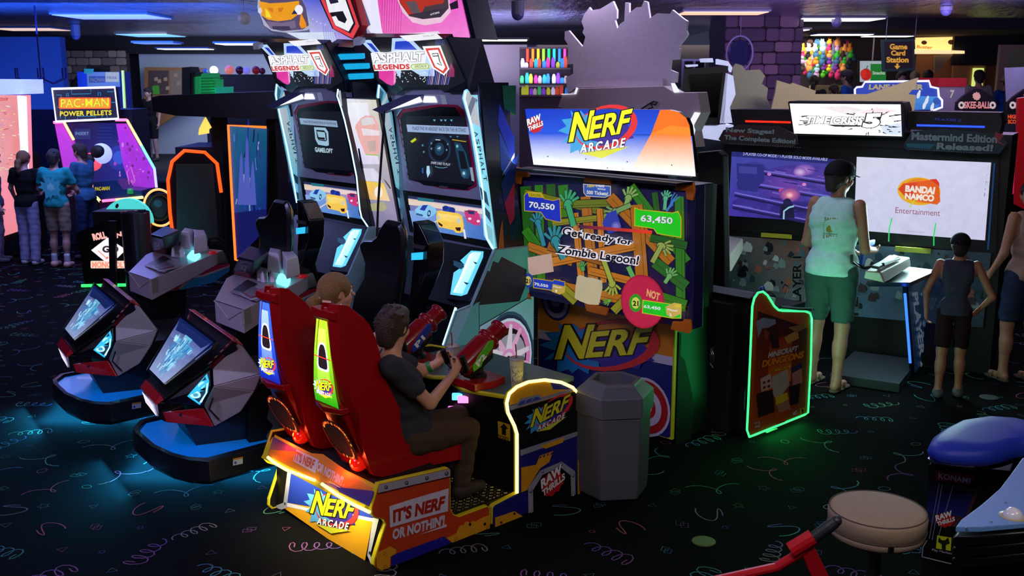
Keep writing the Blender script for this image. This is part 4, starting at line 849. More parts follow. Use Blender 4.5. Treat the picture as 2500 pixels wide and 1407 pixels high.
# ---------------------------------------------------------------- black bucket seats
def bucket(lab, D):
    t = thing('bucket_seat', lab, 'seat', N.w(1.35, -1.62)+D, 'bucket seats')
    us_ = 1.3; g = lambda x, y, du=0: N.pu(x, y, us_)+D+N.u*du
    sil = [(946, 534), (983, 541), (990, 560), (992, 600), (990, 660), (980, 720), (972, 780), (965, 860), (960, 930), (870, 900), (858, 790), (868, 720), (892, 680), (896, 640), (884, 604), (882, 592), (892, 583), (914, 582), (926, 572), (934, 552)]
    A0 = [g(*p) for p in sil]; c = sum(A0, Vector())/len(A0)
    for p in A0: p.z = max(p.z, .45)
    r1 = [p+(c-p)*.12+N.u*.05 for p in A0]; r0 = [p+(c-p)*.08-N.u*.03 for p in A0]
    MB().loft([r0, A0, r1]).build('seat_shell', mat('0e0d12', .35, coat=.2), t, bevel=.012)
    w1 = [(988, 542), (1005, 550), (1020, 580), (1028, 600), (1026, 650), (1012, 690), (990, 740), (975, 800), (985, 700), (990, 640), (990, 560)]
    MB().slab([g(x, y, .06) for x, y in w1], N.u*.14).build('seat_wing', mat('0a0a10', .25, coat=.4), t, bevel=.01)
    MB().slab([g(x, y, .05) for x, y in ((993, 620), (1019, 618), (1018, 636), (993, 637))], N.u*-.012).build('lit_stripe', mat('30b8f0', .4, emit=1.1), t)
    MB().slab([g(x, y, .05) for x, y in ((995, 596), (1026, 603), (1022, 612), (996, 606))], N.u*-.012).build('chrome_trim', mat('c0a8b0', .2, .9), t)
    MB().hexa([N.w(1.25, -1.86, .12)+D, N.w(1.75, -1.86, .12)+D, N.w(1.75, -1.4, .12)+D, N.w(1.25, -1.4, .12)+D, N.w(1.22, -1.9, .5)+D, N.w(1.75, -1.9, .5)+D, N.w(1.75, -1.36, .5)+D, N.w(1.22, -1.36, .5)+D]).build('seat_cushion', dblk, t, bevel=.02)
    MB().box(N, 1.0, 1.7, -1.9, -1.4, .0, .12).build('seat_base', dblk, t) if not D.length else MB().box(Fr(N.w(0, 0)+D, 47.1), 1.0, 1.7, -1.9, -1.4, .0, .12).build('seat_base', dblk, t)
bucket('black high-back bucket seat in front of the right racing tower', Vector()); bucket('black high-back bucket seat in front of the left racing tower', N.v*-1.42-N.u*.02+Vector((0, 0, .02)))
# ---------------------------------------------------------------- racing towers
navy = mat('0c1024', .35, coat=.2); pale = mat('aeb6cc', .35, emit=.12); aqua = mat('8fe0f4', .4, emit=.75); strip = mat('a8e8ff', .4, emit=2.4, mott=0)
cyb = mat('18a8d8', .4, emit=.9)
def tower(left):
    D = N.v*(-1.48 if left else 0)
    t = thing('racing_tower', 'racing tower with steering wheel on its screen and spoked car wheel on its side' if not left else 'racing tower with a big pale logo on its dark screen, left one', 'arcade machine', N.w(2.1, -1.8)+D, 'racing towers')
    U = lambda u: (lambda x, y: N.pu(x, y, u)+D); V = lambda v: (lambda x, y: N.pv(x, y, v)+D)
    def bx(u0, u1, v0, v1, z0, z1, nm, m, **k): return MB().box(Fr(N.w(0, 0)+D, 47.1), u0, u1, v0, v1, z0, z1).build(nm, m, t, **k)
    MB().box(Fr(N.w(0, 0)+D, 47.1), 2.0, 2.17, -2.42, -1.22, .02, 1.3).box(Fr(N.w(0, 0)+D, 47.1), 2.0, 2.03, -2.42, -1.22, 1.3, 2.4).build('cabinet_body', navy, t)
    bx(1.975, 2.0, -2.42, -1.2, 1.25, 2.40, 'front_face', mat('8890a8', .4))
    # side panels: upper dark, lower white with wheel
    vs = -1.2; g = V(vs)
    up_ = [(1150, 240), (1206, 200), (1240, 380), (1258, 480), (1268, 600), (1208, 608), (1180, 400)]
    MB().slab([N.w(u, vs, z)+D for u, z in ((1.75, 2.42), (2.0, 2.42), (2.03, 1.95), (2.12, 1.45), (2.14, 1.3), (1.88, 1.3), (1.80, 1.9))], N.v*.02).build('side_board', navy, t)
    lowp = [N.w(u, vs, z)+D for u, z in ((1.87, 1.30), (2.19, 1.29), (2.245, .9), (2.245, .02), (1.0, .02), (1.02, .1), (1.35, .56), (1.52, .92), (1.66, .94))]
    teal = mat('8fb4bc', .4); MB().slab(lowp, N.v*.022).build('side_panel', teal, t)
    if not left:
        a = Art(lambda u, z: N.w(u, vs+.022, z), N.v)
        a.grad([(1.88, 1.29), (2.18, 1.28), (2.24, .03), (1.1, .08)], ['3c7c78', '38907c', '3a6c68', '50788c'], 4, 6); a.poly([(1.88, 1.29), (1.1, .08), (1.03, .03), (1.04, .1), (1.36, .56), (1.53, .91), (1.66, .93)], '5c7c90'); a.grad([(1.73, .78), (2.24, .93), (2.24, .6), (1.73, .5)], ['8cb0c4', '5ca89c', '78a8b4', '88a8c0'], 3, 3); a.poly([(1.66, .93), (1.80, 1.16), (2.15, .98), (2.17, 1.12), (1.93, 1.24), (1.70, .95)], '101418')
        a.poly([(1.85, 1.22), (2.2, 1.08), (2.1, .9), (1.72, .93)], '14181c')
        a.line([(1.72, .95), (1.72, .1)], .006, '20282c'); a.line([(1.72, .78), (2.24, .93)], .008, '20282c')
        cx, cz = 1.985, .50; a.ell(cx, cz, .255, .345, '2a5068'); a.ell(cx, cz, .245, .32, '1c3048'); a.ell(cx, cz, .235, .295, 'd8f0ff'); a.ell(cx, cz, .22, .275, 'f090d0'); a.ell(cx, cz, .18, .225, '181018'); a.ell(cx+.02, cz+.02, .15, .16, 'a8a8b8')
        for i in range(10):
            t_ = math.radians(36*i+10+(8 if i % 2 else 0)); c, s_ = math.cos(t_), math.sin(t_)
            a.poly([(cx+.05*c-.03*s_, cz+.05*s_+.03*c), (cx+.21*c-.013*s_, cz+.25*s_+.016*c), (cx+.21*c+.013*s_, cz+.25*s_-.016*c), (cx+.05*c+.03*s_, cz+.05*s_-.03*c)], 'f4e8f8' if i % 2 == 0 else 'f8c0e4')
        a.ell(cx, cz, .07, .075, 'f0a0d8'); a.ell(cx, cz, .045, .05, 'f8e0f4'); a.ell(cx, cz, .02, .024, '402040')
        a.build('wheel_print', t, emit=.55)
        b = Art(lambda u, z: N.w(1.9+(u-1.9)*.55, vs+.02, z), N.v)
        b.poly([(1.93, 2.28), (2.18, 2.05), (2.18, 1.85), (1.9, 2.15)], '1038c8'); b.poly([(1.92, 2.1), (2.18, 1.86), (2.18, 1.68), (1.95, 1.85)], '1858c8'); b.poly([(1.97, 1.8), (2.18, 1.92), (2.18, 1.95)], 'e0e0e8'); b.poly([(2.0, 1.62), (2.18, 1.8), (2.18, 1.5), (2.1, 1.45)], 'c01040'); b.poly([(1.95, 1.75), (2.25, 1.95), (2.18, 1.75), (2.0, 1.6)], '0c2878'); b.poly([(1.9, 1.3), (2.0, 1.3), (1.97, 1.5), (1.93, 1.42)], 'c87018'); b.poly([(2.12, 2.4), (2.18, 2.4), (2.18, 2.2), (2.12, 2.2)], '2c9020'); b.poly([(1.97, 2.4), (2.2, 2.4), (2.2, 2.2), (2.0, 2.25)], '0a5840')
        b.build('side_print', t)
        MB().slab([V(-1.2)(x, y) for x, y in ((1079, 842), (1083, 842), (1114, 752), (1110, 750))], N.v*.008).build('light_strip', strip, t)
    # recessed monitor surround with big screen
    f = U(1.962)
    sr = [(935, 234), (1133, 226), (1180, 410), (1199, 505), (985, 470), (960, 330)]
    MB().slab([f(x, y) for x, y in ((955, 233), (988, 233), (988, 215), (1068, 213), (1085, 226), (1137, 226), (1180, 400), (1196, 500), (990, 470), (975, 360))], N.u*.02).build('monitor_surround', mat('a8a8c0', .35), t)
    a = Art(f, N.u, back=.004)
    a.poly([(985, 266), (1078, 254), (1117, 256), (1134, 270), (1158, 400), (1165, 455), (1142, 466), (1078, 460), (1008, 441), (996, 438), (992, 400), (970, 283)], 'b01848')
    a.poly([(985, 276), (1077, 260), (1112, 262), (1126, 284), (1150, 400), (1158, 452), (1140, 460), (1080, 455), (1022, 444), (998, 438), (978, 290)], '10101c')
    a.poly([(1023, 444), (1139, 459), (1150, 462), (1134, 464), (1036, 452)], '08080c')
    a.text('ASPHALT', (1072, 457), (1094, 459), (1073, 453), '8a8a98', .02)
    for i in range(9): a.line([(977+i*2.6, 292+i*17), (979+i*2.6, 303+i*17)], 1.4, 'b8d8f8')
    a.line([(971, 283), (983, 265)], 3, 'd8e0f0'); a.line([(996, 439), (1012, 452)], 2, 'c8d8e8')
    a.build('surround_print', t)
    s = Art(U(1.955), N.u, back=.003)
    s.grad([(992, 283), (1134, 284), (1157, 452), (999, 438)], ['10131f', '10131f', '080a16', '080a16'], 2, 2)
    if left:
        # seen in the photo at its own place: shift sheet points from the left tower onto the shared sheet
        L = lambda x, y: (x+252+(x-735)*.06+(y-300)*.035, y+7+(y-300)*.06+(x-735)*.03)
        s.poly([L(735, 295), L(847, 300), L(850, 317), L(738, 311)], '8fa8c8'); s.text('PLACE THE VR HEADSET BACK ON THE VR STAND', L(747, 307), L(845, 311), L(747, 301), '283858', .01)
        s.poly([L(778, 318), L(812, 319), L(820, 330), L(820, 365), L(812, 367), L(788, 364), L(780, 350)], '9cc4dc'); s.poly([L(784, 325), L(808, 326), L(814, 333), L(815, 352), L(810, 355), L(790, 352), L(786, 346)], '10121c'); s.poly([L(786, 329), L(810, 331), L(812, 352), L(792, 350)], '9cc4dc'); s.poly([L(789, 344), L(809, 345), L(809, 351), L(790, 349)], '10121c')
        s.text('GAMELOFT', L(778, 383), L(830, 386), L(777, 370), 'b0d0e0', .04, tr=L(831, 374))
    else:
        s.poly([(993, 304), (1144, 310), (1147, 329), (996, 322)], '9cb4dc'); s.text('PLACE THE VR HEADSET BACK ON THE VR STAND', (1008, 317), (1139, 323), (1008, 309), '38486c', .01, tr=(1138, 313))
        for x in (1058, 1075, 1085, 1100): s.poly([(x, 292), (x+7, 292), (x+4, 297)], '68b0d8'); s.poly([(x+40, 332), (x+47, 332), (x+43, 337)] if x < 1080 else [(x, 304), (x+3, 304), (x+1, 306)], '3c7898')
        s.ell(1075, 366, 28, 34, '1c2c44', r0=.8); s.ell(1075, 366, 21, 26, '060812'); s.ell(1075, 364, 12, 16, '183850', n=20); s.ell(1074, 362, 6, 7, '3c6880'); s.poly([(1070, 363), (1078, 358), (1076, 364)], 'c8e0e8')
        for x, y in ((1034, 355), (1037, 371), (1056, 363), (1093, 366), (1056, 350), (1096, 352)): s.ell(x, y, 2, 2.6, '5c90b0')
        s.line([(1048, 352), (1060, 334), (1082, 330), (1098, 340), (1104, 356)], 3.5, '14203a'); s.poly([(1066, 340), (1078, 341), (1078, 343), (1066, 342)], 'd0d8e8')
        s.poly([(1112, 346), (1128, 350), (1142, 375), (1152, 420), (1148, 436), (1135, 436), (1127, 420), (1118, 380)], '16405a'); s.poly([(1122, 368), (1136, 370), (1146, 412), (1129, 412)], '06080e'); s.ell(1136, 424, 7, 9, '2c6080'); s.ell(1136, 423, 3, 4, 'a8d8e8'); s.ell(1120, 357, 3, 4, '7ab8d0')
        s.poly([(1005, 345), (1018, 336), (1020, 342), (1010, 349)], 'c8d020'); s.line([(1108, 341), (1142, 346)], 2, 'c8a828')
        s.poly([(1046, 405), (1052, 405), (1054, 422), (1048, 434), (1045, 420)], 'b8e0ff'); s.poly([(1034, 410), (1038, 410), (1038, 424), (1034, 422)], '2858a8')
        s.text('SWIPE CARD TO PLAY', (1056, 400), (1103, 405), (1057, 394), 'c8d0e0', .01); s.line([(1066, 406), (1074, 409), (1086, 410), (1096, 408)], 2, '5888a0')
        s.poly([(1151, 408), (1158, 409), (1163, 443), (1156, 441)], '8aa0b8')
    s.build('screen_image', t, emit=.9)
    # lower movie screen
    MB().slab([U(1.95)(x, y) for x, y in ((983, 465), (1196, 492), (1210, 607), (1000, 566))], N.u*.03).build('screen_bezel', blk, t)
    s = Art(U(1.95), N.u, back=.003)
    s.grad([(997, 478), (1193, 505), (1202, 590), (1010, 556)], ['8878b0', 'c8a8d0', '3868b8', '4878c8'], 6, 6)
    s.grad([(997, 485), (1194, 514), (1195, 525), (999, 500)], ['e0c8b0', 'e8d0e0', 'e8d8c8', 'e0d0c0'], 3, 2); s.poly([(997, 478), (1193, 505), (1193, 511), (1040, 490), (997, 484)], '203058'); s.poly([(1020, 482), (1060, 487), (1060, 494), (1022, 490)], '1c7080')
    s.grad([(1000, 514), (1196, 536), (1202, 590), (1010, 556)], ['88a8e0', '4070c0', '3868b8', '6898e0'], 4, 4); s.poly([(1026, 558), (1068, 538), (1069, 541), (1034, 560)], 'd8c8c8')
    s.poly([(1014, 512), (1026, 502), (1046, 499), (1064, 508), (1068, 518), (1058, 527), (1044, 533), (1018, 526)], '88c4ec'); s.poly([(1026, 512), (1034, 501), (1046, 501), (1038, 515)], '2038a0'); s.ell(1049, 521, 4, 8, '103058', 10); s.ell(1049, 521, 2, 4, 'a8d0f0'); s.poly([(1018, 520), (1034, 524), (1034, 529), (1018, 525)], '305890')
    s.poly([(1135, 518), (1146, 512), (1160, 514), (1172, 522), (1176, 540), (1172, 551), (1158, 549), (1142, 540)], 'c83878'); s.poly([(1144, 516), (1158, 516), (1162, 524), (1146, 522)], '283070'); s.ell(1149, 534, 4, 3, 'ffd8f0'); s.ell(1170, 540, 4, 3, 'ffd8f0'); s.poly([(1136, 514), (1168, 516), (1168, 518), (1136, 516)], '502040')
    s.poly([(1082, 505), (1094, 503), (1112, 508), (1114, 520), (1084, 516)], '2048b0'); s.ell(1090, 508, 7, 6, '182c88'); s.ell(1106, 513, 8, 7, '182c88')
    s.poly([(1070, 515), (1078, 514), (1122, 521), (1131, 528), (1135, 550), (1134, 566), (1126, 569), (1116, 568), (1110, 562), (1084, 556), (1075, 555), (1070, 545), (1068, 528)], 'f4c850'); s.grad([(1072, 520), (1124, 528), (1128, 545), (1074, 538)], ['fce080', 'fcdc78', 'f8d060', 'f8d060'], 2, 2)
    s.poly([(1072, 541), (1084, 549), (1082, 554), (1074, 548)], '381008'); s.poly([(1114, 555), (1128, 555), (1127, 564), (1118, 563)], '381008'); s.ell(1074, 531, 3, 5, 'c0c8d0'); s.ell(1123, 539, 4, 7, 'c0c8d0'); s.poly([(1134, 560), (1138, 560), (1142, 583), (1137, 582)], 'e0e8f8')
    s.build('movie_image', t, emit=1.0)
    # control front under the screen with pale blue lamp
    A, Bp, Cp = N.w(1.95, -2.42, 1.27)+D, N.w(1.95, -1.2, 1.27)+D, N.w(1.66, -1.2, .90)+D
    MB().loft([[A, Bp, Cp, Cp-N.v*1.22], [p+N.u*.4-Vector((0, 0, .2)) for p in (A, Bp, Cp, Cp-N.v*1.22)]]).build('sloped_front', mat('1c1a2a', .4), t, bevel=.004)
    fp0, n0 = PL(A, Bp, Cp); fp = (lambda x, y: cut(x, y, A-D, n0)+D)
    def FP(q, back, d, nm, m, **k): return MB().slab([fp(x, y)+n1*back for x, y in q], n1*d).build(nm, m, t, **k)
    n1 = n0 if n0.dot(CP-A) > 0 else -n0
    FP([(1150, 606), (1196, 612), (1202, 628), (1164, 722), (1150, 740), (1094, 733), (1089, 722), (1100, 670), (1138, 612)], .0, .02, 'lamp_housing', navy, bevel=.004)
    a = Art(fp, n0, back=.022)
    a.poly([(1155, 616), (1185, 618), (1184, 632), (1145, 722), (1130, 727), (1104, 723), (1112, 670), (1130, 657), (1138, 650), (1128, 640)], '60c8e8')
    a.grad([(1158, 620), (1180, 621), (1134, 722), (1110, 718)], ['d0f4ff', 'b8ecff', '98e0f8', 'c8f0ff'], 2, 4); a.poly([(1112, 640), (1136, 648), (1138, 656), (1130, 662), (1112, 652)], '183c58'); a.poly([(1160, 643), (1170, 646), (1166, 650)], '10304c'); a.poly([(1136, 692), (1150, 696), (1144, 700)], '10304c'); a.poly([(1150, 627), (1160, 620), (1120, 710), (1114, 716)], 'e8fcff')
    a.build('side_lamp', t, emit=1.25)
    # protruding fins with vertical lettering
    for k, v_ in ((0, -1.18), (1, -2.40)):
        g = V(v_)
        if k == 0: q = [(1137, 222), (1133, 240), (1150, 300), (1180, 490), (1186, 576), (1204, 608), (1214, 606), (1196, 470), (1170, 290), (1166, 232), (1150, 232), (1142, 218)]
        else: q = [(926, 206), (922, 235), (932, 300), (962, 480), (972, 536), (996, 540), (990, 500), (972, 390), (958, 280), (950, 250), (942, 225)]
        if left and k == 0: q = [(x-9 if i > 7 else x, y) for i, (x, y) in enumerate(q)]
        MB().slab([g(*p) for p in q], N.v*-.02).build('side_fin', (navy if left else aqua) if k == 0 else mat('78c8e0', .4, emit=.5), t)
        a = Art(g, N.v, back=.002)
        if k == 0 and left: a.poly([(1137, 226), (1143, 226), (1146, 270), (1140, 268)], 'dfeaf4')
        elif k == 0:
            a.poly([(1139, 228), (1145, 222), (1150, 234), (1165, 240), (1142, 262), (1136, 240)], 'dfeaf4'); a.poly([(1142, 262), (1152, 236), (1166, 244), (1148, 285)], '8894b4'); a.poly([(1148, 284), (1161, 246), (1168, 288), (1172, 310), (1150, 300)], 'e8f0fa')
            a.text('ASPHALT', (1158, 318), (1183, 445), (1168, 318), '1c2c44', .0, tr=(1194, 441)) if 0 else None
            for i, ch in enumerate('ASPHALT'):
                y = 322+i*18.0; x = 1156.5+i*3.5
                a.text(ch, (x, y), (x+2.6, y+13), (x+8.5, y-1), '14243c', .01)
            a.poly([(1169, 455), (1186, 470), (1193, 505), (1175, 486)], '2c5c78'); a.poly([(1178, 500), (1195, 520), (1198, 545), (1182, 522)], '2c5c78'); a.poly([(1185, 545), (1200, 560), (1203, 600), (1190, 580)], 'a8f0ff')
        else:
            a.poly([(927, 214), (936, 226), (930, 254), (926, 250)], '407898'); a.poly([(944, 228), (946, 240), (934, 262), (930, 258)], 'd8e8f4')
            a.grad([(930, 276), (950, 272), (985, 465), (966, 450)], ['d8e8f8', 'd0e4f4', '88d8ec', '90dcf0'], 2, 6)
            for i, ch in enumerate('ASPHALT'):
                y = 312+i*17; x = 948.5+i*3.3
                a.text(ch, (x+8, y-1.5), (x+9.6, y+12), (x, y-.5), '1c3450', .01)
            a.poly([(963, 455), (986, 474), (988, 498), (968, 480)], '104058'); a.poly([(969, 505), (990, 520), (992, 536), (972, 526)], '104058')
        a.build('fin_print', t, emit=.6)
        e = [(1136, 222), (1133, 241), (1143, 276), (1151, 310), (1164, 380), (1178, 470), (1184, 560), (1188, 583), (1203, 608)] if k == 0 else [(925, 208), (922, 238), (933, 300), (950, 390), (964, 480), (971, 536)]
        MB().tube([g(*p)+N.v*.004 for p in e], .006, 6).build('light_strip', strip, t)
    # overhead lamp hood
    hA, hB = U(1.53), U(1.85)
    P = [hA(908, 268), hA(935, 273), hA(1033, 252), hA(1081, 254), hB(1073, 232), hB(1035, 231), hB(992, 231)]
    MB().slab([hA(908, 268), hA(990, 232), hA(1036, 231), hA(1032, 246), hA(948, 270), hA(930, 277)], N.u*.05).build('lamp_hood', mat('4a4e70', .4), t)
    MB().slab([hA(946, 271), hA(1032, 252), hA(1080, 255), hA(1074, 232), hA(1036, 231), hA(1028, 235)], N.u*.04).build('lamp_hood', mat('b0b8cc', .4, bump=.3, bscale=200), t)
    a = Art(hA, N.u, back=.004); a.poly([(954, 268), (1026, 236), (1032, 248)], 'ffffff'); a.poly([(1034, 250), (1037, 235), (1062, 236), (1068, 250)], 'ffffff'); a.build('lamp_face', t, emit=2.2)
    # marquee: front leans forward over the player
    mA, mB, mC = N.w(1.70, -2.5, 2.75)+D, N.w(1.70, -1.5, 2.75)+D, N.w(1.87, -1.5, 2.40)+D
    _, nm = PL(mA, mB, mC); nm = nm if nm.dot(CP-mA) > 0 else -nm; fm_ = lambda x, y: cut(x, y, mA-D, nm)+D
    mp = [(876, 90), (1089, 92), (1137, 198), (1136, 226), (1085, 226), (1068, 213), (988, 215), (965, 232), (922, 205)]
    MB().slab([fm_(*p) for p in mp], -nm*.06).build('marquee_box', navy, t)
    MB().slab([fm_(1089, 92)-nm*.002, fm_(1137, 198)-nm*.002, fm_(1140, 224)-nm*.002, fm_(1140, 224)+N.u*.26, fm_(1089, 92)+N.u*.3+Vector((0, 0, .0))], N.v*.02).build('marquee_side', mat('1e2438', .4), t)
    a = Art(fm_, nm, back=.002, eps=.0003)
    a.poly([(876, 90), (1089, 92), (1137, 198), (1085, 224), (1065, 212), (988, 213), (965, 208), (925, 203)], '0e0e16')
    a.poly([(878, 98), (905, 97), (948, 150), (938, 170), (910, 130)], 'b8d4f8'); a.poly([(895, 104), (908, 106), (930, 132), (918, 128)], '1c3cc0')
    a.poly([(958, 93), (1002, 92), (1060, 150), (1062, 185), (1030, 186), (955, 140)], 'b8d4f8'); a.poly([(966, 101), (996, 99), (1020, 122), (964, 120)], '2040c8')
    a.poly([(925, 170), (962, 168), (966, 200), (958, 209), (945, 204), (926, 190)], 'e038a0'); a.poly([(962, 170), (967, 168), (967, 200), (962, 208)], 'f890d0'); a.poly([(966, 172), (980, 170), (978, 192)], 'b8d4f8')
    a.poly([(1030, 166), (1052, 184), (1062, 186), (1045, 168)], 'a8ccf8')
    for i in range(14): a.line([(1050+i*4, 160+abs(i-5)*2), (1043+i*4, 206)], 1.3, ('4858c8', '8890f0', 'c090d8', 'e8e0f8')[i % 4])
    for i in range(8): a.line([(1066+i*3, 96), (1062+i*3+abs(4-i), 110)], 1, ('606880', '3050c0')[i % 2])
    a.poly([(1104, 150), (1112, 168), (1112, 186), (1095, 186)], '903060'); Rr = random.Random(4)
    for _ in range(46): a.ell(Rr.uniform(968, 1048), Rr.uniform(172, 198), Rr.uniform(.5, 1.6), Rr.uniform(.5, 1.6), 'e8f0f8', n=7)
    a.poly([(911, 126), (927, 123), (950, 124), (978, 120), (1002, 118), (1044, 118), (1048, 130), (1044, 148), (1054, 152), (1058, 160), (1050, 166), (920, 170), (916, 155)], 'f4f6fc')
    a.text('ASPHALT', (915, 150), (1040, 146), (913, 127), 'ffffff', .04, '182848', .035, tr=(1042, 122))
    a.text('LEGENDS', (920, 167), (1007, 165), (917, 154), 'd83838', .05, tr=(1006, 152), spacing=1.1)
    a.poly([(1011, 153), (1050, 150), (1056, 156), (1054, 164), (1014, 166), (1008, 160)], 'a8c860'); a.poly([(1013, 155), (1049, 152), (1053, 157), (1051, 162), (1015, 164), (1011, 160)], 'e8f0d8'); a.text('ARCADE', (1018, 162), (1048, 160), (1018, 155), '98b048', .03)
    a.poly([(1038, 109), (1082, 107), (1104, 164), (1091, 180), (1062, 162)], 'ffffff'); a.poly([(1045, 114), (1079, 112), (1100, 163), (1090, 176), (1066, 160)], 'e04848'); a.poly([(1052, 119), (1076, 117), (1094, 160), (1088, 169), (1070, 158)], 'ffffff')
    a.line([(1078, 132), (1064, 133), (1062, 127), (1076, 126), (1080, 144), (1086, 156), (1074, 150)], 2.2, '202838')
    a.poly([(982, 83), (1072, 76), (1088, 90), (1002, 97)], 'f0f0f8'); a.text('GAMELOFT', (1040, 86), (1068, 84), (1040, 82), '8890a0', .0)
    a.build('marquee_print', t, emit=1.0)
    MB().slab([fm_(x, y)+nm*.003 for x, y in ((875, 88), (893, 92), (893, 103), (876, 104))], nm*.05).build('corner_cap', pale, t)
    return t
tR = tower(False); tL = tower(True)
# lit column between the towers, and the vented head
cc = thing('light_column', 'tall glowing picture column of faded cars between the two racing towers', 'sign', N.w(2.1, -2.56))
MB().box(N, 2.0, 2.27, -2.66, -2.44, .02, 2.3).build('column_body', navy, cc)
LA, LB = N.w(1.72, -2.6, 2.35), N.w(1.93, -2.6, 1.35); f, nlc = PL(LA, LA+N.v, LB); MB().slab([f(x, y) for x, y in ((844, 238), (923, 241), (978, 556), (903, 562))], nlc*.02).build('column_front', navy, cc); a = Art(f, nlc, back=.012)
a.grad([(846, 240), (921, 243), (975, 545), (905, 560)], ['e8ecff', 'e0d8c8', '9488b0', '6a6488'], 4, 8)
a.grad([(848, 250), (900, 250), (930, 400), (872, 400)], ['f8fcff', 'f0f0f8', 'e8dcf8', 'e0d8f8'], 3, 4)
a.poly([(884, 288), (896, 281), (915, 283), (926, 300), (930, 330), (932, 370), (922, 377), (894, 374), (880, 340), (870, 310), (872, 304)], 'f0b4b0'); a.poly([(884, 292), (898, 285), (914, 287), (920, 302), (888, 306)], 'e0dce0'); a.poly([(899, 344), (920, 342), (922, 368), (906, 370)], 'c8b0a8'); a.poly([(886, 312), (930, 318), (930, 330), (890, 330)], 'f0e4ec'); a.line([(896, 376), (928, 378)], 3, 'a8c860')
a.grad([(876, 438), (940, 446), (956, 490), (884, 484)], ['f8c840', 'f8d050', 'f8d8b0', 'f0a850'], 3, 3); a.poly([(878, 420), (890, 410), (915, 410), (930, 425), (936, 444), (876, 438)], 'e0dcf0'); a.ell(928, 468, 10, 14, 'f8f0e8'); a.poly([(886, 500), (940, 492), (950, 505), (940, 514), (890, 514)], 'b0ac80')
a.build('column_print', cc, emit=.95)
mA, mC = N.w(1.78, -2.6, 2.72), N.w(1.98, -2.6, 2.33); _, nm = PL(mA, mA+N.v, mC); nm = nm if nm.dot(CP-mA) > 0 else -nm; fm_ = lambda x, y: cut(x, y, mA, nm)
MB().slab([fm_(x, y) for x, y in ((797, 112), (860, 116), (900, 160), (925, 205), (925, 238), (843, 238), (830, 190))], -nm*.12).build('vent_head', navy, cc)
for i, (x0, x1, y) in enumerate(((815, 890, 137), (826, 902, 161), (846, 912, 185))):
    MB().slab([fm_(x, yy)+nm*.012 for x, yy in ((x0, y-4), (x0+8, y-5), (x1, y-7), (x1+1, y+5), (x0+10, y+8))], -nm*.014).build('vent_slat', cyb, cc)
# toppers: two car boards and the shield
def sube(nm, par, loc):
    o = bpy.data.objects.new(nm, None); C.objects.link(o); o.parent = par; o.location = wmat(par).inverted() @ Vector(loc); return o
tb = sube('topper', tL, N.w(2.0, -3.9, 2.75)); tb['label'] = 'lit topper board with the front of a yellow car on blue'
f = NU(2.0); MB().slab([f(x, y) for x, y in ((629, 18), (632, -25), (880, -30), (900, 108), (790, 118), (740, 98), (700, 92), (660, 78), (640, 58))], N.u*.05).build('board', mat('d0d4e8', .4), tb)
MB().slab([f(x, y)+N.u*.06 for x, y in ((760, 100), (860, 100), (860, 140), (800, 130))], N.u*.05).build('bracket', navy, tb)
a = Art(f, N.u, back=.003, eps=.0003)
a.grad([(735, -20), (820, -20), (870, 100), (760, 90)], ['1038d0', '2850d8', 'a890e0', 'c8c8f4'], 4, 4); a.poly([(700, 80), (815, 78), (826, 108), (790, 116), (735, 97)], 'd8e4f8')
a.poly([(629, 18), (632, -20), (734, -20), (750, 30), (764, 66), (750, 74), (700, 80), (664, 75), (645, 62)], 'b0b0cc')
a.poly([(634, -15), (733, -15), (748, 20), (755, 62), (740, 72), (690, 76), (662, 70), (640, 40)], '5a4c6c')
a.poly([(634, 3), (660, 8), (700, 6), (731, 2), (732, 20), (728, 36), (712, 48), (680, 52), (655, 48), (640, 38), (636, 20)], 'f0a010'); a.poly([(648, 20), (656, 28), (664, 44), (650, 42)], 'f8e030'); a.poly([(655, 18), (668, 20), (668, 32), (658, 26)], 'd87808'); a.poly([(680, 20), (694, 18), (690, 28), (682, 30)], 'd87808'); a.poly([(736, 30), (748, 56), (750, 66), (737, 70), (732, 60)], 'f09018')
a.ell(731, 24, 10, 12, 'f4f4ff'); a.poly([(713, 35), (720, 24), (728, 34)], '202850'); a.ell(636, 26, 5, 7, 'd8d8f0'); a.poly([(652, 52), (690, 56), (722, 50), (724, 68), (690, 74), (662, 70)], '786888'); a.poly([(666, 64), (708, 64), (712, 74), (668, 72)], '403850')
for i in range(12): a.line([(790+i*3, 60+i*2), (795+i*3, 105)], 1, ('6870d0', 'a8a8f0')[i % 2])
for x, y in ((766, 47), (776, 53), (786, 57), (797, 60)): a.ell(x, y, 1.3, 1.3, 'f0f0ff', n=8)
a.poly([(737, 108), (795, 112), (792, 118), (738, 118)], 'e8ecf8'); a.build('board_print', tb, emit=.95)
tb = sube('topper', tR, N.w(2.0, -2.1, 2.75)); tb['label'] = 'lit topper board with a dark red car on pink'
MB().slab([f(x, y) for x, y in ((922, -30), (1120, -35), (1150, 90), (925, 82))], N.u*.05).build('board', mat('e070c8', .4), tb)
MB().slab([f(x, y)+N.v*.0 for x, y in ((1121, -35), (1130, -35), (1163, 96), (1150, 94))], N.u*.2).build('board_side', navy, tb)
a = Art(f, N.u, back=.003, eps=.0003)
a.grad([(922, -30), (1120, -35), (1148, 92), (925, 82)], ['e03ab0', 'f048c8', 'f888dc', 'f070c0'], 4, 5)
for i in range(18): a.line([(935+i*3, -10+i), (932+i*3, 80)], 1, ('c82890', 'f078c8')[i % 2])
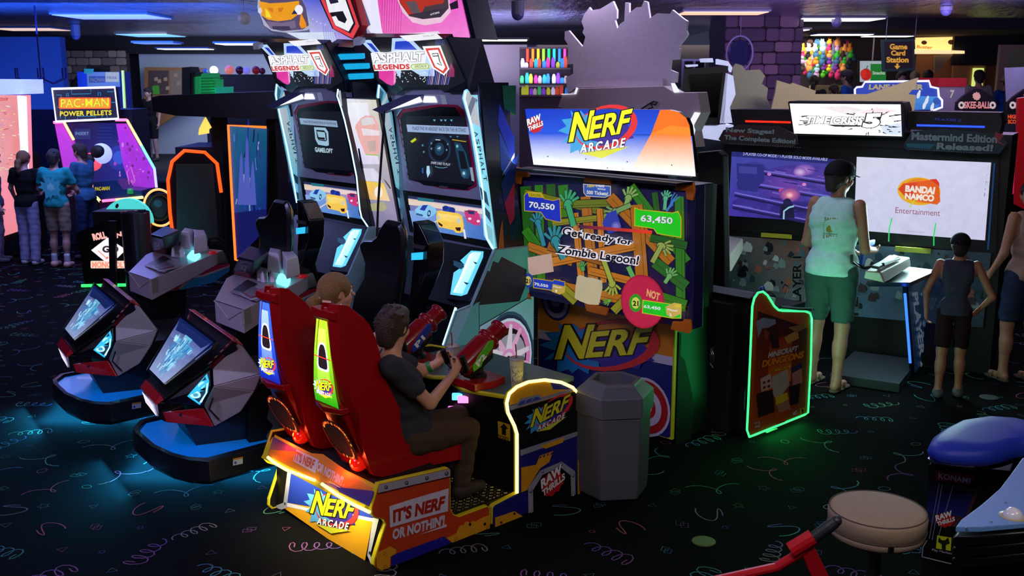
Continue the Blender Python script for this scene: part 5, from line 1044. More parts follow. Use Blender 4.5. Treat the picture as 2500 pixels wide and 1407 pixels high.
a.poly([(965, -20), (1098, -20), (1102, 30), (1080, 55), (1040, 62), (1010, 55), (985, 30)], 'f0c8e0'); a.poly([(968, -20), (1095, -20), (1098, 20), (1078, 42), (1035, 47), (1002, 40), (980, 10)], '4a3840'); a.poly([(972, -20), (1090, -20), (1085, 8), (1040, 16), (1030, 36), (1000, 36), (978, 5)], 'b83020'); a.poly([(993, 4), (1018, 3), (1030, 34), (1008, 32)], '605058'); a.poly([(1000, 36), (1095, 18), (1078, 42), (1035, 47)], '38303c')
a.text('GT2RS', (1053, 38), (1076, 32), (1053, 34), 'e0e0e8', .03, tr=(1075, 28)); a.poly([(1100, 10), (1120, 0), (1122, 20), (1104, 24)], '201028'); a.poly([(1026, 80), (1072, 76), (1084, 88), (990, 90), (984, 82)], 'f0e0f0'); a.build('board_print', tb, emit=.95)
tb = sube('shield', cc, N.w(1.92, -3.0, 2.8)); tb['label'] = 'red and black shield with a white number nine'
f = NU(1.90); MB().slab([f(x, y) for x, y in ((770, -25), (860, -28), (884, 62), (862, 97), (815, 72))], N.u*.06).build('shield', mat('c02028', .4), tb)
a = Art(f, N.u, back=.003, eps=.0003); a.poly([(768, -28), (850, -30), (882, 64), (862, 96), (812, 70)], '100c14'); a.poly([(772, -28), (846, -30), (878, 64), (862, 94), (815, 70)], 'e84048'); a.poly([(782, -28), (838, -30), (869, 58), (856, 82), (819, 62)], '14101c')
a.poly([(788, -28), (834, -30), (864, 56), (852, 77), (820, 62), (811, 41), (821, 39), (827, 50), (843, 57), (848, 48), (838, 27), (805, 31)], 'f4f4fc'); a.poly([(800, -10), (822, -12), (828, 6), (808, 10)], '1c2038'); a.build('shield_print', tb, emit=.95)
MB().slab([NU(1.99)(x, y) for x, y in ((852, -30), (915, -30), (925, 40), (932, 84), (905, 80), (895, 65), (884, 30))], N.u*.04).build('backing_board', mat('e8ecfa', .4, emit=.8), tb)
MB().slab([NU(1.96)(x, y) for x, y in ((852, -28), (866, -28), (897, 60), (886, 68), (872, 30))], N.u*.04).build('edge_bar', mat('6068a0', .4), tb)
MB().tube([NU(1.45)(x, y) for x, y in ((938, 270), (936, 320), (930, 400), (923, 500), (920, 590))], .009, 6).build('headset_cable', blk, cc)
MB().tube([NU(1.85)(x, y) for x, y in ((858, 320), (900, 380), (953, 460))], .005, 6).build('yellow_cord', mat('8a7c30', .6), cc)
# ---------------------------------------------------------------- green rimmed cabinet (right of the screen cabinet)
vm = .16; g = NV(vm)
side = [(1836, 748), (1841, 728), (1850, 715), (1862, 712), (1873, 721), (1890, 748), (1900, 757), (1912, 759), (1965, 760), (1977, 765), (1981, 778), (1979, 880), (1972, 1008), (1964, 1030), (1950, 1039), (1843, 1071), (1829, 1067), (1823, 1050), (1826, 990)]
P = [g(*p) for p in side]
for p in P: p.z = max(p.z, .015)
MB().slab(P, N.v*-.03).build('side_panel', blk, mc, bevel=.004)
MB().tube([p+N.v*.002 for p in P], .0075, 8, closed=True).build('light_rope', mat('30ff70', .4, emit=2.8, mott=0), mc)
MB().slab([p-N.v*1.0 for p in P], N.v*-.03).build('side_panel', blk, mc)
a = Art(g, N.v, eps=.0003)
a.poly(inset(side, 3), 'b84a14')
a.grad([(1850, 760), (1970, 800), (1965, 1010), (1835, 1050)], ['401810', '381408', 'a03c10', 'c04814'], 5, 6)
a.grad([(1880, 830), (1935, 815), (1930, 930), (1870, 960)], ['a03810', '882c0c', 'f08020', 'e06c18'], 4, 4)
# plain blocky shapes in place of the characters
for q, c in (([(1846, 785), (1862, 776), (1892, 780), (1894, 790), (1876, 800), (1860, 802), (1850, 826)], '8890a8'), ([(1862, 804), (1880, 800), (1898, 800), (1902, 850), (1884, 852), (1878, 820)], '3a1c14'), ([(1866, 802), (1878, 812), (1872, 830), (1864, 822)], '8a4010'), ([(1914, 824), (1946, 806), (1950, 826), (1922, 840)], 'c89040'), ([(1922, 800), (1940, 796), (1960, 792), (1968, 800), (1945, 812)], '9a7040'), ([(1855, 925), (1880, 912), (1885, 945), (1858, 958)], 'c8b0a0'), ([(1884, 920), (1922, 900), (1926, 940), (1896, 980), (1884, 960)], 'b8b098'), ([(1932, 904), (1955, 890), (1958, 935), (1934, 945)], 'c08078'), ([(1930, 898), (1956, 886), (1957, 898), (1932, 912)], '302858'), ([(1892, 970), (1920, 958), (1924, 975), (1893, 990)], 'd8c810'), ([(1845, 962), (1885, 950), (1890, 1005), (1850, 1020)], '2c1c18'), ([(1924, 945), (1952, 935), (1948, 985), (1928, 990)], '281820'), ([(1894, 990), (1922, 975), (1930, 1000), (1900, 1010)], 'b08068'), ([(1890, 1010), (1925, 1000), (1915, 1030), (1893, 1038)], 'c04a08')):
    a.poly(q, c)
for x, y in ((1861, 932), (1872, 928), (1861, 944), (1872, 941)): a.poly([(x, y), (x+6, y-2), (x+6, y+4), (x, y+6)], '6a2818')
a.text('MINECRAFT', (1872, 875), (1944, 857), (1875, 860), 'c8c0b8', .05, '2c1c10', .03, tr=(1947, 843))
a.text('DUNGEONS', (1857, 898), (1958, 874), (1860, 880), 'e88818', .06, '5a1c04', .03, tr=(1962, 856))
a.text('ARCADE', (1886, 908), (1928, 898), (1887, 900), 'e8b020', .05, '5a1c04', .03, tr=(1929, 889))
a.text('MOJ', (1839, 1037), (1853, 1034), (1839, 1031), 'd8c8c0', .03); a.text('ANG', (1839, 1046), (1853, 1042), (1839, 1039), 'd8c8c0', .03)
raw_logo(a, aff((1932, 1018), (13, -4), (0, -14))); a.poly([(1950, 998), (1962, 994), (1962, 1008), (1950, 1012)], 'd8d020'); a.poly([(1953, 998), (1959, 1000), (1957, 1008), (1955, 1009)], '202010')
a.build('side_picture', mc)
MB().slab([g(x, y)+N.v*.004 for x, y in ((1868, 1053), (1936, 1034), (1937, 1042), (1869, 1064))], N.v*.012).build('rim_bracket', mat('30e060', .3, emit=1.6), mc)
MB().box(N, 3.1, 3.72, -.8, .12, .02, .86).build('cabinet_body', dblk, mc)
F3 = Fr(N.w(0, 0), 47.1)
ub_ = 3.08
MB().slab([NU(ub_)(x, y) for x, y in ((1702, 372), (1750, 367), (1764, 380), (1769, 740), (1700, 735))], N.u*.07).build('monitor_housing', blk, mc, bevel=.01)
MB().box(N, 2.98, 3.5, -1.0, .0, .02, .93).build('rear_body', dblk, mc)
MB().hexa([N.w(3.05, -.85, .98), N.w(3.3, -.85, .90), N.w(3.3, .13, .90), N.w(3.05, .13, .98), N.w(3.05, -.85, 1.03), N.w(3.32, -.85, .95), N.w(3.32, .13, .95), N.w(3.05, .13, 1.03)]).build('control_deck', mat('a8b4d8', .3), mc, bevel=.004)
MB().tube([N.w(3.5, -.1, .87), N.w(3.5, -.1, .94)], .008).build('joystick', silver, mc)
MB().ell(N.w(3.5, -.1, .955), .022, .022, .022).build('joystick_ball', mat('1848a0', .2, coat=.5), mc, smooth=True)
MB().tube([g(1905, 750), g(1950, 755), g(1985, 756)], .012, 8).build('deck_bar', mat('484c60', .3, .8), mc)
# fan grille on the back
fp = NU(2.975); c = fp(1722, 868); fg = MB()
for r in (.022, .036, .05, .064, .078): fg.tube([c+N.v*r*math.cos(2*PI*i/20)+Vector((0, 0, r*math.sin(2*PI*i/20)))-N.u*.006 for i in range(20)], .002, 4, closed=True)
for s in (1, -1): fg.tube([c+(N.v*s+Vector((0, 0, 1)))*.075-N.u*.006, c-(N.v*s+Vector((0, 0, 1)))*.075-N.u*.006], .003, 4)
fg.build('fan_grille', mat('a8acb0', .3, .8), mc)
area('rim_glow', N.w(3.78, .1, .55), N.w(4.8, .3, .7), (.35, 1, .65), 4, .25, .7); area('rim_glow', N.w(2.96, .1, .6), N.w(2.0, .3, .5), (.05, 1, .25), 1.5, .1, .8)
area('rim_glow', N.w(3.35, .22, .05), N.w(3.35, .3, 0), (.02, 1, .15), 1.3, .5, .03)
# yellow-green edge board of the screen cabinet side
MB().slab([NV(-.118)(x, y) for x, y in ((1658, 812), (1664, 816), (1661, 868), (1672, 880), (1690, 960), (1693, 1010), (1684, 1090), (1655, 1108), (1650, 1075))], N.v*-.02).build('side_board', dblk, scr)
# ---------------------------------------------------------------- hexagonal bin
bn = thing('trash_bin', 'grey hexagonal trash bin with an open hexagonal top, between console and cabinet', 'bin', N.w(1.86, .14))
cb = (atz(1499, 960, .62)); cb = Vector((cb.x, cb.y, 0)); pts6 = lambda r, z, tw=0: [cb+Vector((r*math.cos(math.radians(60*i+7+tw)), r*math.sin(math.radians(60*i+7+tw)), z)) for i in range(6)]
bm_ = mat('5a5a64', .5, bump=.15, bscale=180)
MB().loft([pts6(.215, .02), pts6(.222, .1), pts6(.228, .52)]).build('bin_body', bm_, bn, bevel=.008)
MB().loft([pts6(.212, .52), pts6(.212, .528)]).build('seam', dblk, bn)
MB().loft([pts6(.243, .528), pts6(.243, .645), pts6(.17, .70), pts6(.165, .712), pts6(.135, .712), pts6(.125, .60)], caps=False).build('bin_lid', bm_, bn, bevel=.006)
MB().loft([pts6(.126, .60), pts6(.126, .604)]).build('opening', mat('020203', .9), bn)
# ---------------------------------------------------------------- two player shooting cabinet
T5 = Fr(aty(2256, 600, 8.6), 31.0)
q_ = T5.loc(aty(2256, 600, 8.6))
tc = thing('shooting_cabinet', 'wide two-player shooting cabinet with white marquee and two large screens', 'arcade machine', T5.w(.3, -.6))
f = lambda x, y: T5.pu(x, y, 0); pl = lambda p: T5.loc(f(*p))
l0 = pl((1765, 560)).y; r0 = pl((2445, 600)).y
MB().box(T5, .02, .5, l0, r0, 0, 2.0).build('cabinet_body', blk, tc)
MB().slab([f(x, y) for x, y in ((1768, 352), (2440, 372), (2432, 620), (1764, 560))], T5.u*.1).build('screen_frame', blk, tc)
a = Art(f, T5.u, back=.004, eps=.0002)
a.grad([(1787, 370), (2056, 391), (2046, 545), (1778, 527)], ['4850b8', '5048b0', '2c1c6c', '4838b0'], 6, 5)
a.poly([(1787, 370), (2046, 391), (2045, 402), (1787, 382)], '2c2c80'); a.text('2-PLAYER CO-OP MODE / 1-PLAYER SOLO MODE AVAILABLE', (1814, 379), (2020, 393), (1815, 372), 'b8c0f8', .02)
R_ = random.Random(11)
for _ in range(0):
    x = R_.gauss(1935, 55); y = R_.gauss(455, 32); x = min(2035, max(1800, x)); y = min(525+(x-1778)*.06, max(392, y)); s_ = R_.uniform(2, 22)
    a.ell(x, y, s_*.9, s_*.35, R_.choice(('5040b0', '3a2888', '7868d8', '8a50c0', '2a1c60', '6a60c8', '9868c8')), R_.uniform(-30, 30), n=10)
def glow(a, cx, cy, rx, ry, c0, c1, n=20):
    pts = [(cx, cy)]+[(cx+rx*math.cos(2*PI*i/n), cy+ry*math.sin(2*PI*i/n)) for i in range(n)]; a.mesh(pts, [(0, 1+i, 1+(i+1) % n) for i in range(n)], [c0]+[c1]*n)
for cx, cy, rx, ry, c0, c1 in ((1830, 500, 44, 20, '4038a0', '3a2c94'), (1840, 425, 40, 30, '2a2878', '4640a8'), (1930, 450, 84, 46, '7a48b8', '4638a4'), (2000, 440, 34, 34, '6048b0', '4a3ca8'), (1950, 510, 70, 18, '241860', '3a2c94'), (1965, 415, 26, 14, 'c890e8', '6e4cb8'), (1990, 480, 30, 16, '5a58c8', '4638a8')): glow(a, cx, cy, rx, ry, c0, c1)
for _ in range(70):
    x = R_.uniform(1800, 2030); y = R_.uniform(410, 515); L = R_.uniform(6, 40); a.line([(x, y), (min(2040, x+L), y+L*.18)], R_.uniform(.8, 3), R_.choice(('6058c8', '382c90', '7a70d8', '2a2070', '8a60c8', '5048b8')))
for d in ((1795, 470, 2030, 520), (1800, 440, 2030, 480), (1790, 500, 1990, 540), (1820, 410, 2040, 445)): a.line([d[:2], d[2:]], 3, '8078e0'); a.line([(d[0], d[1]+7), (d[2], d[3]+7)], 5, '201858')
a.poly([(1800, 398), (1866, 402), (1868, 440), (1856, 452), (1850, 470), (1802, 462)], '30308c'); a.poly([(1806, 405), (1850, 408), (1850, 425), (1806, 422)], '4848a8')
for x, y, r_, c in ((1930, 475, 9, 'e05890'), (1930, 476, 5, 'ffd0d8'), (1955, 420, 12, '9850d0'), (1955, 420, 5, 'f0b0f8'), (1910, 465, 7, 'e04888'), (1965, 450, 5, 'f090d8'), (1880, 425, 5, 'd080e8')): a.ell(x, y, r_, r_*.8, c)
glow(a, 1930, 475, 26, 18, 'ff90b0', '7038a8'); glow(a, 1930, 476, 9, 7, 'fff0f0', 'ff80a8'); glow(a, 1955, 420, 16, 11, 'f8d0ff', '8a58c8')
a.poly([(1905, 530), (1908, 500), (1922, 490), (1938, 498), (1942, 532)], '18103c'); a.ell(1924, 493, 10, 9, '201850'); a.line([(1915, 535), (1916, 515), (1928, 506), (1940, 503)], 4, 'a8e0f8')
a.build('left_screen_image', tc, emit=.75)
a = Art(f, T5.u, back=.004, eps=.0002)
a.grad([(2092, 383), (2420, 397), (2405, 587), (2085, 562)], ['e4e6ff', 'e0e2ff', 'd8d8f8', 'd8d8f8'], 2, 2)
a.ell(2244, 467, 53, 34, 'f4b818', 4); a.ell(2250, 466, 44, 30, 'f89018', 8); a.poly([(2193, 462), (2205, 448), (2285, 438), (2292, 446), (2296, 492), (2288, 500), (2215, 486)], 'f06010'); a.poly([(2193, 462), (2205, 449), (2240, 445), (2230, 488), (2215, 485)], 'e84010'); a.poly([(2270, 438), (2286, 437), (2293, 446), (2294, 455)], 'e83018')
a.text('BANDAI', (2210, 468), (2281, 475), (2211, 452), 'fff4e8', .06, tr=(2284, 457)); a.text('NAMCO', (2209, 486), (2280, 493), (2210, 471), 'fff4e8', .06, tr=(2282, 476))
a.text('Entertainment', (2186, 520), (2295, 528), (2187, 506), 'a05070', .0, tr=(2296, 513))
for xy in ([(2170, 590), (2171, 560), (2178, 532)], [(2280, 600), (2280, 575), (2285, 545)]): a.line(xy, 3, '30e878')
a.line([(2222, 506), (2235, 485)], 2.5, 'c8e830'); a.text('NAMCO 2015', (2215, 566), (2256, 569), (2215, 563), '9898b8', 0)
a.build('right_screen_image', tc, emit=.82)
area('screen_glow', T5.w(-.1, (pl((2256, 480))).y, 1.3), T5.w(-2, (pl((2256, 480))).y-.6, .8), (.6, .98, .95), 24, .8, .5)
a = Art(f, T5.u, back=.004); a.text('PLAYER 2', (2414, 395), (2402, 480), (2424, 395), '2c3858', .02, tr=(2413, 480)); a.line([(2428, 398), (2412, 610)], 4, '1060b0'); a.build('frame_print', tc, emit=.3)
# marquee and side heads
fm_ = lambda x, y: T5.pu(x, y, -.25)
MB().slab([fm_(x, y) for x, y in ((1923, 250), (1926, 247), (2204, 249), (2210, 268), (2207, 336), (1938, 332))], T5.u*.3).build('marquee_box', blk, tc, bevel=.006)
a = Art(fm_, T5.u, back=.003, eps=.0003); a.grad([(1928, 253), (2199, 255), (2202, 333), (1939, 326)], ['ffffff', 'fffafa', 'f0f4ff', 'ffffff'], 2, 2)
for q, c in (([(2000, 262), (2060, 258), (2110, 268), (2070, 280)], 'e8e0e4'), ([(2095, 275), (2140, 262), (2190, 270), (2150, 285)], 'f0dce0'), ([(2150, 310), (2200, 300), (2202, 330), (2160, 328)], 'd0dcf0')): a.poly(q, c)
for _ in range(46):
    x = R_.uniform(2070, 2195); y = R_.uniform(268, 325); L = R_.uniform(5, 26); t_ = math.atan2(y-297, x-2125)+R_.uniform(-.2, .2); a.poly([(x, y), (x+L*math.cos(t_), y+L*math.sin(t_)*.5), (x+3*math.cos(t_+1.3), y+3*math.sin(t_+1.3))], '1c1418')
for _ in range(12):
    x = R_.uniform(1948, 1970); y = R_.uniform(282, 305); a.poly([(x, y), (x+22, y+R_.uniform(-3, 3)), (x+4, y+2)], '2c2020')
a.text('TIME CRISIS', (1966, 302), (2108, 303), (1972, 283), 'ffffff', .05, '201418', .05, tr=(2112, 286)); a.text('5', (2106, 312), (2146, 312), (2114, 277), 'ffffff', .06, '181014', .05, tr=(2156, 276)); a.poly([(2020, 304), (2105, 306), (2100, 309), (2040, 309)], '201418')
a.build('marquee_print', tc, emit=1.15)
for nm, q, lc, ls in (('left', ((1782, 267), (1925, 268), (1938, 320), (1798, 305)), 'ff2010', ((1820, 296), (1930, 299))), ('right', ((2212, 272), (2442, 275), (2448, 300), (2440, 330), (2214, 312)), '2040ff', ((2238, 306), (2404, 310)))):
    MB().slab([T5.pu(x, y, -.1) for x, y in q], T5.u*.25).build('side_head', blk, tc, bevel=.004)
    MB().tube([T5.pu(x, y, -.105) for x, y in ls], .008, 6).build('led_line', mat(lc, .4, emit=2.4, mott=0), tc)
a = Art(lambda x, y: T5.pu(x, y, -.1), T5.u, back=.003); a.text('PLAYER 2', (2282, 294), (2346, 297), (2284, 288), '2030a0', .03); a.build('head_print', tc, emit=.5)
for q, tx, c0 in ((((1766, 318), (1802, 305), (1900, 308), (1945, 330), (1948, 352), (1930, 360), (1770, 352), (1754, 340)), (('New Stages!', (1772, 326), (1890, 331), (1773, 311)), ('The Complete Edition!', (1768, 344), (1942, 355), (1769, 329))), '2c2024'), (((2226, 320), (2300, 315), (2446, 330), (2460, 350), (2440, 376), (2380, 374), (2212, 366), (2205, 356)), (('Mastermind Edition', (2225, 342), (2434, 350), (2226, 322)), ('Released!', (2286, 365), (2424, 370), (2288, 348))), '14323a')):
    MB().slab([T5.pu(x, y, -.35) for x, y in q], T5.u*.015).build('promo_board', mat(c0, .5), tc)
    a = Art(lambda x, y: T5.pu(x, y, -.35), T5.u, back=.003)
    if c0 == '14323a': a.poly([(2212, 350), (2286, 352), (2270, 364), (2215, 360)], '1c6878'); a.poly([(2430, 322), (2452, 330), (2440, 345), (2456, 356), (2425, 345)], 'a03040')
    else: a.poly([(1775, 322), (1850, 325), (1830, 336), (1770, 332)], '5a2020')
    for t_, b1, b2, b3 in tx: a.text(t_, b1, b2, b3, '8a9c9c', .04, '101818', .04)
    for i in range(30): a.ell(q[-2][0]+10+i*6.0, q[-2][1]+2+i*.35-4, 1, 1, '90a0a0', n=6)
    a.build('promo_print', tc)
# lower art boards and floor step
for i, (q, cols) in enumerate((((1776, 578), (1975, 590), (1978, 780), (1790, 770)), ) and ((((1776, 575), (1975, 590), (1982, 785), (1790, 770)), ('5a7070', '9a5a48', '78a0a0', '3a5454')), (((2082, 596), (2420, 618), (2400, 800), (2085, 772)), ('5c7488', '48606c', '3a4858', '6890a8')))):
    a = Art(f, T5.u, back=.006, eps=.0002); a.grad(list(q), list(cols), 4, 4); x0, y0 = q[0]; Rg = random.Random(30+i)
    for _ in range(60):
        x = x0+Rg.uniform(12, q[1][0]-x0-14); y = y0+Rg.uniform(18, 165); s_ = Rg.uniform(4, 26); a.poly([(x+u_*s_, y+v_*s_) for u_, v_ in splat(7, .5, Rg.randrange(99), .3)], Rg.choice(('20303a', '5c7c88', '90a8a4', '4c3438', 'b07058', 'd0dcd4', '304c58', '141c20')))
    for k in range(12): a.line([(x0+150+k*5, y0+130), (x0+140+k*5, y0+160)], 2, '9aa8a8')
    a.text('PLAYER '+str(i+1), (x0+182, y0+180) if i == 0 else (2098, 770), (x0+182, y0+50) if i == 0 else (2092, 600), (x0+160, y0+180) if i == 0 else (2072, 770), '0c0c10', .04, 'b0b8b0', .03)
    a.build('front_print', tc)
MB().slab([f(x, y)-T5.u*.03 for x, y in ((1862, 567), (1935, 572), (1935, 582), (1862, 577))], T5.u*-.02).build('yellow_notice', mat('c8c030', .5), tc)
MB().slab([f(x, y)-T5.u*.03 for x, y in ((2188, 600), (2275, 606), (2275, 618), (2188, 612))], T5.u*-.02).build('yellow_notice', mat('a8b040', .5), tc)
# right gun stand (leaning side board with blue tube), step and white gun holder
fp3 = lambda x, y: cut(x, y, atz(2230, 915, 0), T5.v)
gs = bpy.data.objects.new('gun_stand', None); C.objects.link(gs); gs.parent = tc; gs.location = wmat(tc).inverted() @ atz(2225, 905, 0)
S1 = [(2212, 688), (2270, 668), (2296, 672), (2292, 880), (2238, 916), (2230, 912)]
MB().slab([fp3(*p) for p in S1], -T5.v*.03).build('side_board', blk, gs)
a = Art(fp3, T5.v, back=.002, eps=.0003); a.poly(inset(S1, 3), '1c3c6c')
Rg = random.Random(77)
for _ in range(40):
    x = Rg.uniform(2240, 2285); y = Rg.uniform(690, 880); s_ = Rg.uniform(5, 16); a.poly([(x+u_*s_*.7, y+v_*s_*1.6) for u_, v_ in splat(6, .5, Rg.randrange(99), .3)], Rg.choice(('2858a0', '4878c0', '102038', '6898d0', '0c1830', '88b0e0')))
a.text('PLAYER 2', (2222, 715), (2245, 905), (2236, 712), 'a8c0e0', .04, tr=(2258, 898)); a.build('board_print', gs, emit=.15)
MB().tube([fp3(2206, 718)+T5.v*.01, fp3(2219, 885)+T5.v*.01], .011, 8).build('light_tube', mat('2858ff', .4, emit=3.2, mott=0), gs)
MB().hexa([T5.w(*(T5.loc(atz(x, y, z)).xy), z) for x, y, z in ((2118, 700, .93), (2222, 700, .93), (2290, 668, .93), (2190, 655, .93), (2118, 690, .98), (2222, 690, .98), (2290, 660, .98), (2190, 648, .98))]).build('stand_top', mat('20384c', .3), gs, bevel=.004)
MB().hexa([T5.w(*(T5.loc(atz(x, y, z)).xy), z) for x, y, z in ((2108, 680, 1.0), (2160, 692, 1.0), (2225, 650, 1.0), (2180, 640, 1.0), (2112, 662, 1.07), (2150, 664, 1.07), (2222, 628, 1.09), (2170, 622, 1.09))]).build('gun_holder', mat('b8b4a8', .4), gs, bevel=.012)
MB().slab([atz(x, y, 1.095) for x, y in ((2128, 655), (2145, 658), (2195, 632), (2182, 628))], (0, 0, .02)).build('holder_slot', blk, gs)
cbx = MB().tube([atz(2195, 632, 1.1), atz(2160, 645, 1.12), aty(2110, 655, 7.8), aty(2080, 640, 7.75), aty(2079, 622, 7.75)], .012, 8).build('cable', blk, gs)
MB().box(T5, -.9, -.06, pl((2100, 700)).y, pl((2260, 700)).y, 0, .07).build('pedal_step', mat('4a5058', .4, .6), gs)
MB().hexa([T5.w(*(T5.loc(atz(x, y, z)).xy), z) for x, y, z in ((1768, 660, .9), (1786, 665, .9), (1815, 612, .9), (1775, 605, .9), (1768, 622, 1.0), (1784, 620, 1.0), (1814, 582, 1.02), (1770, 575, 1.02))]).build('gun_holder', mat('b8b4a8', .4), tc, bevel=.012)
for x, y, r_, c, lab in ((1718, 1323, .064, '5c6c38', 'round olive disc on the carpet, nearer one'), (2414, 971, .07, '34383c', 'round grey disc on the carpet, farther one behind the blue seat')):
    o = MB().lathe(atz(x, y, .001), [(0, 0), (r_, 0), (r_, .004), (r_*.9, .006), (0, .006)], 28).build('floor_disc', mat(c, .6)); tag(o, lab, 'cover plate')  # flat round discs lying on the carpet
# ---------------------------------------------------------------- foreground right: stool, blue seat, pump bar, control panel
st = thing('round_stool', 'round beige cushioned stool on a chrome post', 'stool', atz(2135, 1500, 0)); cs = atz(2143, 1240, .75)
MB().lathe(cs, [(.0, .0), (.165, .0), (.188, -.006), (.193, -.022), (.19, -.075), (.186, -.078), (.19, -.082), (.186, -.105), (.17, -.12), (.0, -.122)], 48).build('cushion', mat('a08c74', .75, bump=.15, bscale=60), st, smooth=True)
for z, r in ((-.005, .187), (-.077, .191)): MB().tube([cs+Vector((r*math.cos(t_), r*math.sin(t_), z)) for t_ in np.linspace(0, 2*PI, 48, endpoint=False)], .0028, 6, closed=True).build('piping', mat('4c4034', .7), st)
MB().hexa([cs+Vector((x, y, z)) for x, y, z in ((-.02, -.196, -.105), (.0, -.196, -.105), (.0, -.186, -.105), (-.02, -.186, -.105), (-.02, -.197, -.08), (.0, -.197, -.08), (.0, -.186, -.08), (-.02, -.186, -.08))]).build('clasp', blk, st)
p0 = Vector((cs.x, cs.y, 0))
MB().lathe(p0, [(.2, 0), (.2, .012), (.05, .04), (.03, .06), (.028, .63), (.08, .632)], 32).build('post', mat('8a8a90', .2, .95), st, smooth=False)
bs = thing('pedestal_seat', 'blue padded seat on a dark pedestal with red nameplate', 'seat', atz(2310, 1390, 0))
BS = Fr(atz(2275, 1395, 0), 10)
tp = [atz(x, y, .72) for x, y in ((2267, 1088), (2276, 1072), (2302, 1052), (2350, 1028), (2420, 1018), (2480, 1022), (2560, 1040), (2600, 1090), (2520, 1085), (2480, 1092), (2450, 1102), (2420, 1108), (2380, 1110), (2330, 1106), (2290, 1100))]
ct3 = sum(tp, Vector())/len(tp); rg = lambda k, z: [Vector((ct3.x+(p.x-ct3.x)*k, ct3.y+(p.y-ct3.y)*k, z)) for p in tp]
MB().loft([rg(.93, .655), rg(1.0, .67), rg(1.02, .695), rg(.98, .725), rg(.86, .74), rg(.5, .745)]).build('seat_pad', mat('2038b8', .5, mott=.04), bs, smooth=True)
MB().loft([rg(.99, .64), rg(1.0, .645), rg(1.0, .655), rg(.97, .66)]).build('chrome_band', mat('a8a8b8', .12, 1.0), bs)
fk = lambda x, y: cut(x, y, atz(2290, 1378, 0), Vector((-.12, -1, 0)).normalized())
kq = [(2268, 1135), (2405, 1152), (2402, 1176), (2375, 1215), (2357, 1260), (2352, 1290), (2300, 1320), (2290, 1382), (2245, 1360), (2262, 1280)]
MB().slab([fk(*p) for p in ((2268, 1132), (2470, 1152), (2470, 1395), (2245, 1360), (2262, 1280))], Vector((.3, .5, 0))).build('pedestal', blk, bs, bevel=.01)
a = Art(fk, (-.12, -1, 0), back=.004, eps=.0003)
a.grad([(2268, 1138), (2405, 1155), (2352, 1290), (2262, 1275)], ['08080c', '08080c', '503030', '1c2050'], 4, 6); a.grad([(2266, 1190), (2380, 1200), (2356, 1262), (2262, 1250)], ['0c0c20', '0c0c20', '1c2070', '20247c'], 4, 4)
a.poly([(2282, 1148), (2384, 1160), (2366, 1184), (2284, 1172)], '8a1828'); a.text('KONAMI', (2290, 1168), (2367, 1181), (2291, 1154), 'e8e0e8', .02, tr=(2368, 1167))
for q in ([(2292, 1180), (2268, 1315)], [(2300, 1182), (2275, 1318)], [(2326, 1184), (2288, 1318)]): a.line(q, 1.4, '8088b8')
raw_logo(a, aff((2282, 1288), (50, 0), (0, -42))); a.poly([(2287, 1306), (2322, 1312), (2320, 1344), (2284, 1338)], 'c8d828'); a.poly([(2291, 1310), (2298, 1318), (2306, 1318), (2314, 1311), (2318, 1326), (2308, 1330), (2308, 1343), (2298, 1341), (2298, 1328), (2289, 1322)], '182018')
a.text('Play Mechanix', (2274, 1345), (2329, 1356), (2275, 1338), 'c8c8d8', .0); a.line([(2250, 1358), (2400, 1395)], 2.5, 'a8a8b8'); a.line([(2250, 1358), (2252, 1335), (2262, 1318)], 2, 'a8a8b8')
a.build('pedestal_print', bs)
pb = thing('pump_bar', 'red tubular bar with black grip, in front of the round stool', 'handlebar', aty(1930, 1480, 2.7))
g = lambda x, y, Y=2.75: aty(x, y, Y)
MB().tube([g(1740, 1420), g(1830, 1400), g(1895, 1386), g(1930, 1365), g(1965, 1340)], .0145, 12).tube([g(1930, 1345), g(1985, 1312)], .024, 12).build('tube_frame', mat('b01020', .3, coat=.3), pb)
MB().slab([g(1950, 1336, 2.74), g(1985, 1328, 2.74), g(2030, 1420, 2.74), g(1990, 1430, 2.74)], (0, .03, 0)).build('down_tube', mat('a00e1c', .3, coat=.3), pb, bevel=.006)
MB().tube([g(1983, 1316), g(2022, 1288), g(2040, 1275)], [.017, .018, .016], 12).ell(g(2042, 1272), .016, .016, .016).build('grip', mat('1c1e26', .45), pb)
cp_ = thing('control_panel', 'pale blue control panel with a white trackball dome and black bumper edge', 'arcade machine', aty(2480, 1700, 3.0))
zc = .95; cq = [(2332, 1300), (2345, 1282), (2395, 1245), (2440, 1205), (2470, 1165), (2495, 1130), (2560, 1110), (2620, 1300), (2510, 1290), (2400, 1300)]
MB().slab([atz(x, y, zc) for x, y in cq], (0, 0, .02)).build('panel_top', mat('6a98d8', .35), cp_, bevel=.004)
for i, (k, z) in enumerate(((1.05, .90), (1.04, .86), (1.03, .82))):
    P_ = [atz(x, y, zc) for x, y in cq]; c_ = sum(P_, Vector())/len(P_); MB().slab([Vector((c_.x+(p.x-c_.x)*k, c_.y+(p.y-c_.y)*k, z)) for p in P_], (0, 0, .042)).build('bumper', mat('0c0c12', .3, coat=.3), cp_, bevel=.014)
P_ = [atz(x, y, zc) for x, y in cq]; MB().slab([Vector((c_.x+(p.x-c_.x)*.8, c_.y+(p.y-c_.y)*.8, 0)) for p in P_], (0, 0, .83)).build('panel_body', blk, cp_)
MB().lathe(atz(2473, 1262, .97), [(.045, 0), (.045, .003), (.034, .006)], 24).build('trackball_ring', mat('b8b090', .3), cp_)
MB().ell(atz(2473, 1260, .975), .032, .032, .03, 20, 12).build('trackball', mat('e8e8f0', .15, coat=.5), cp_, smooth=True)
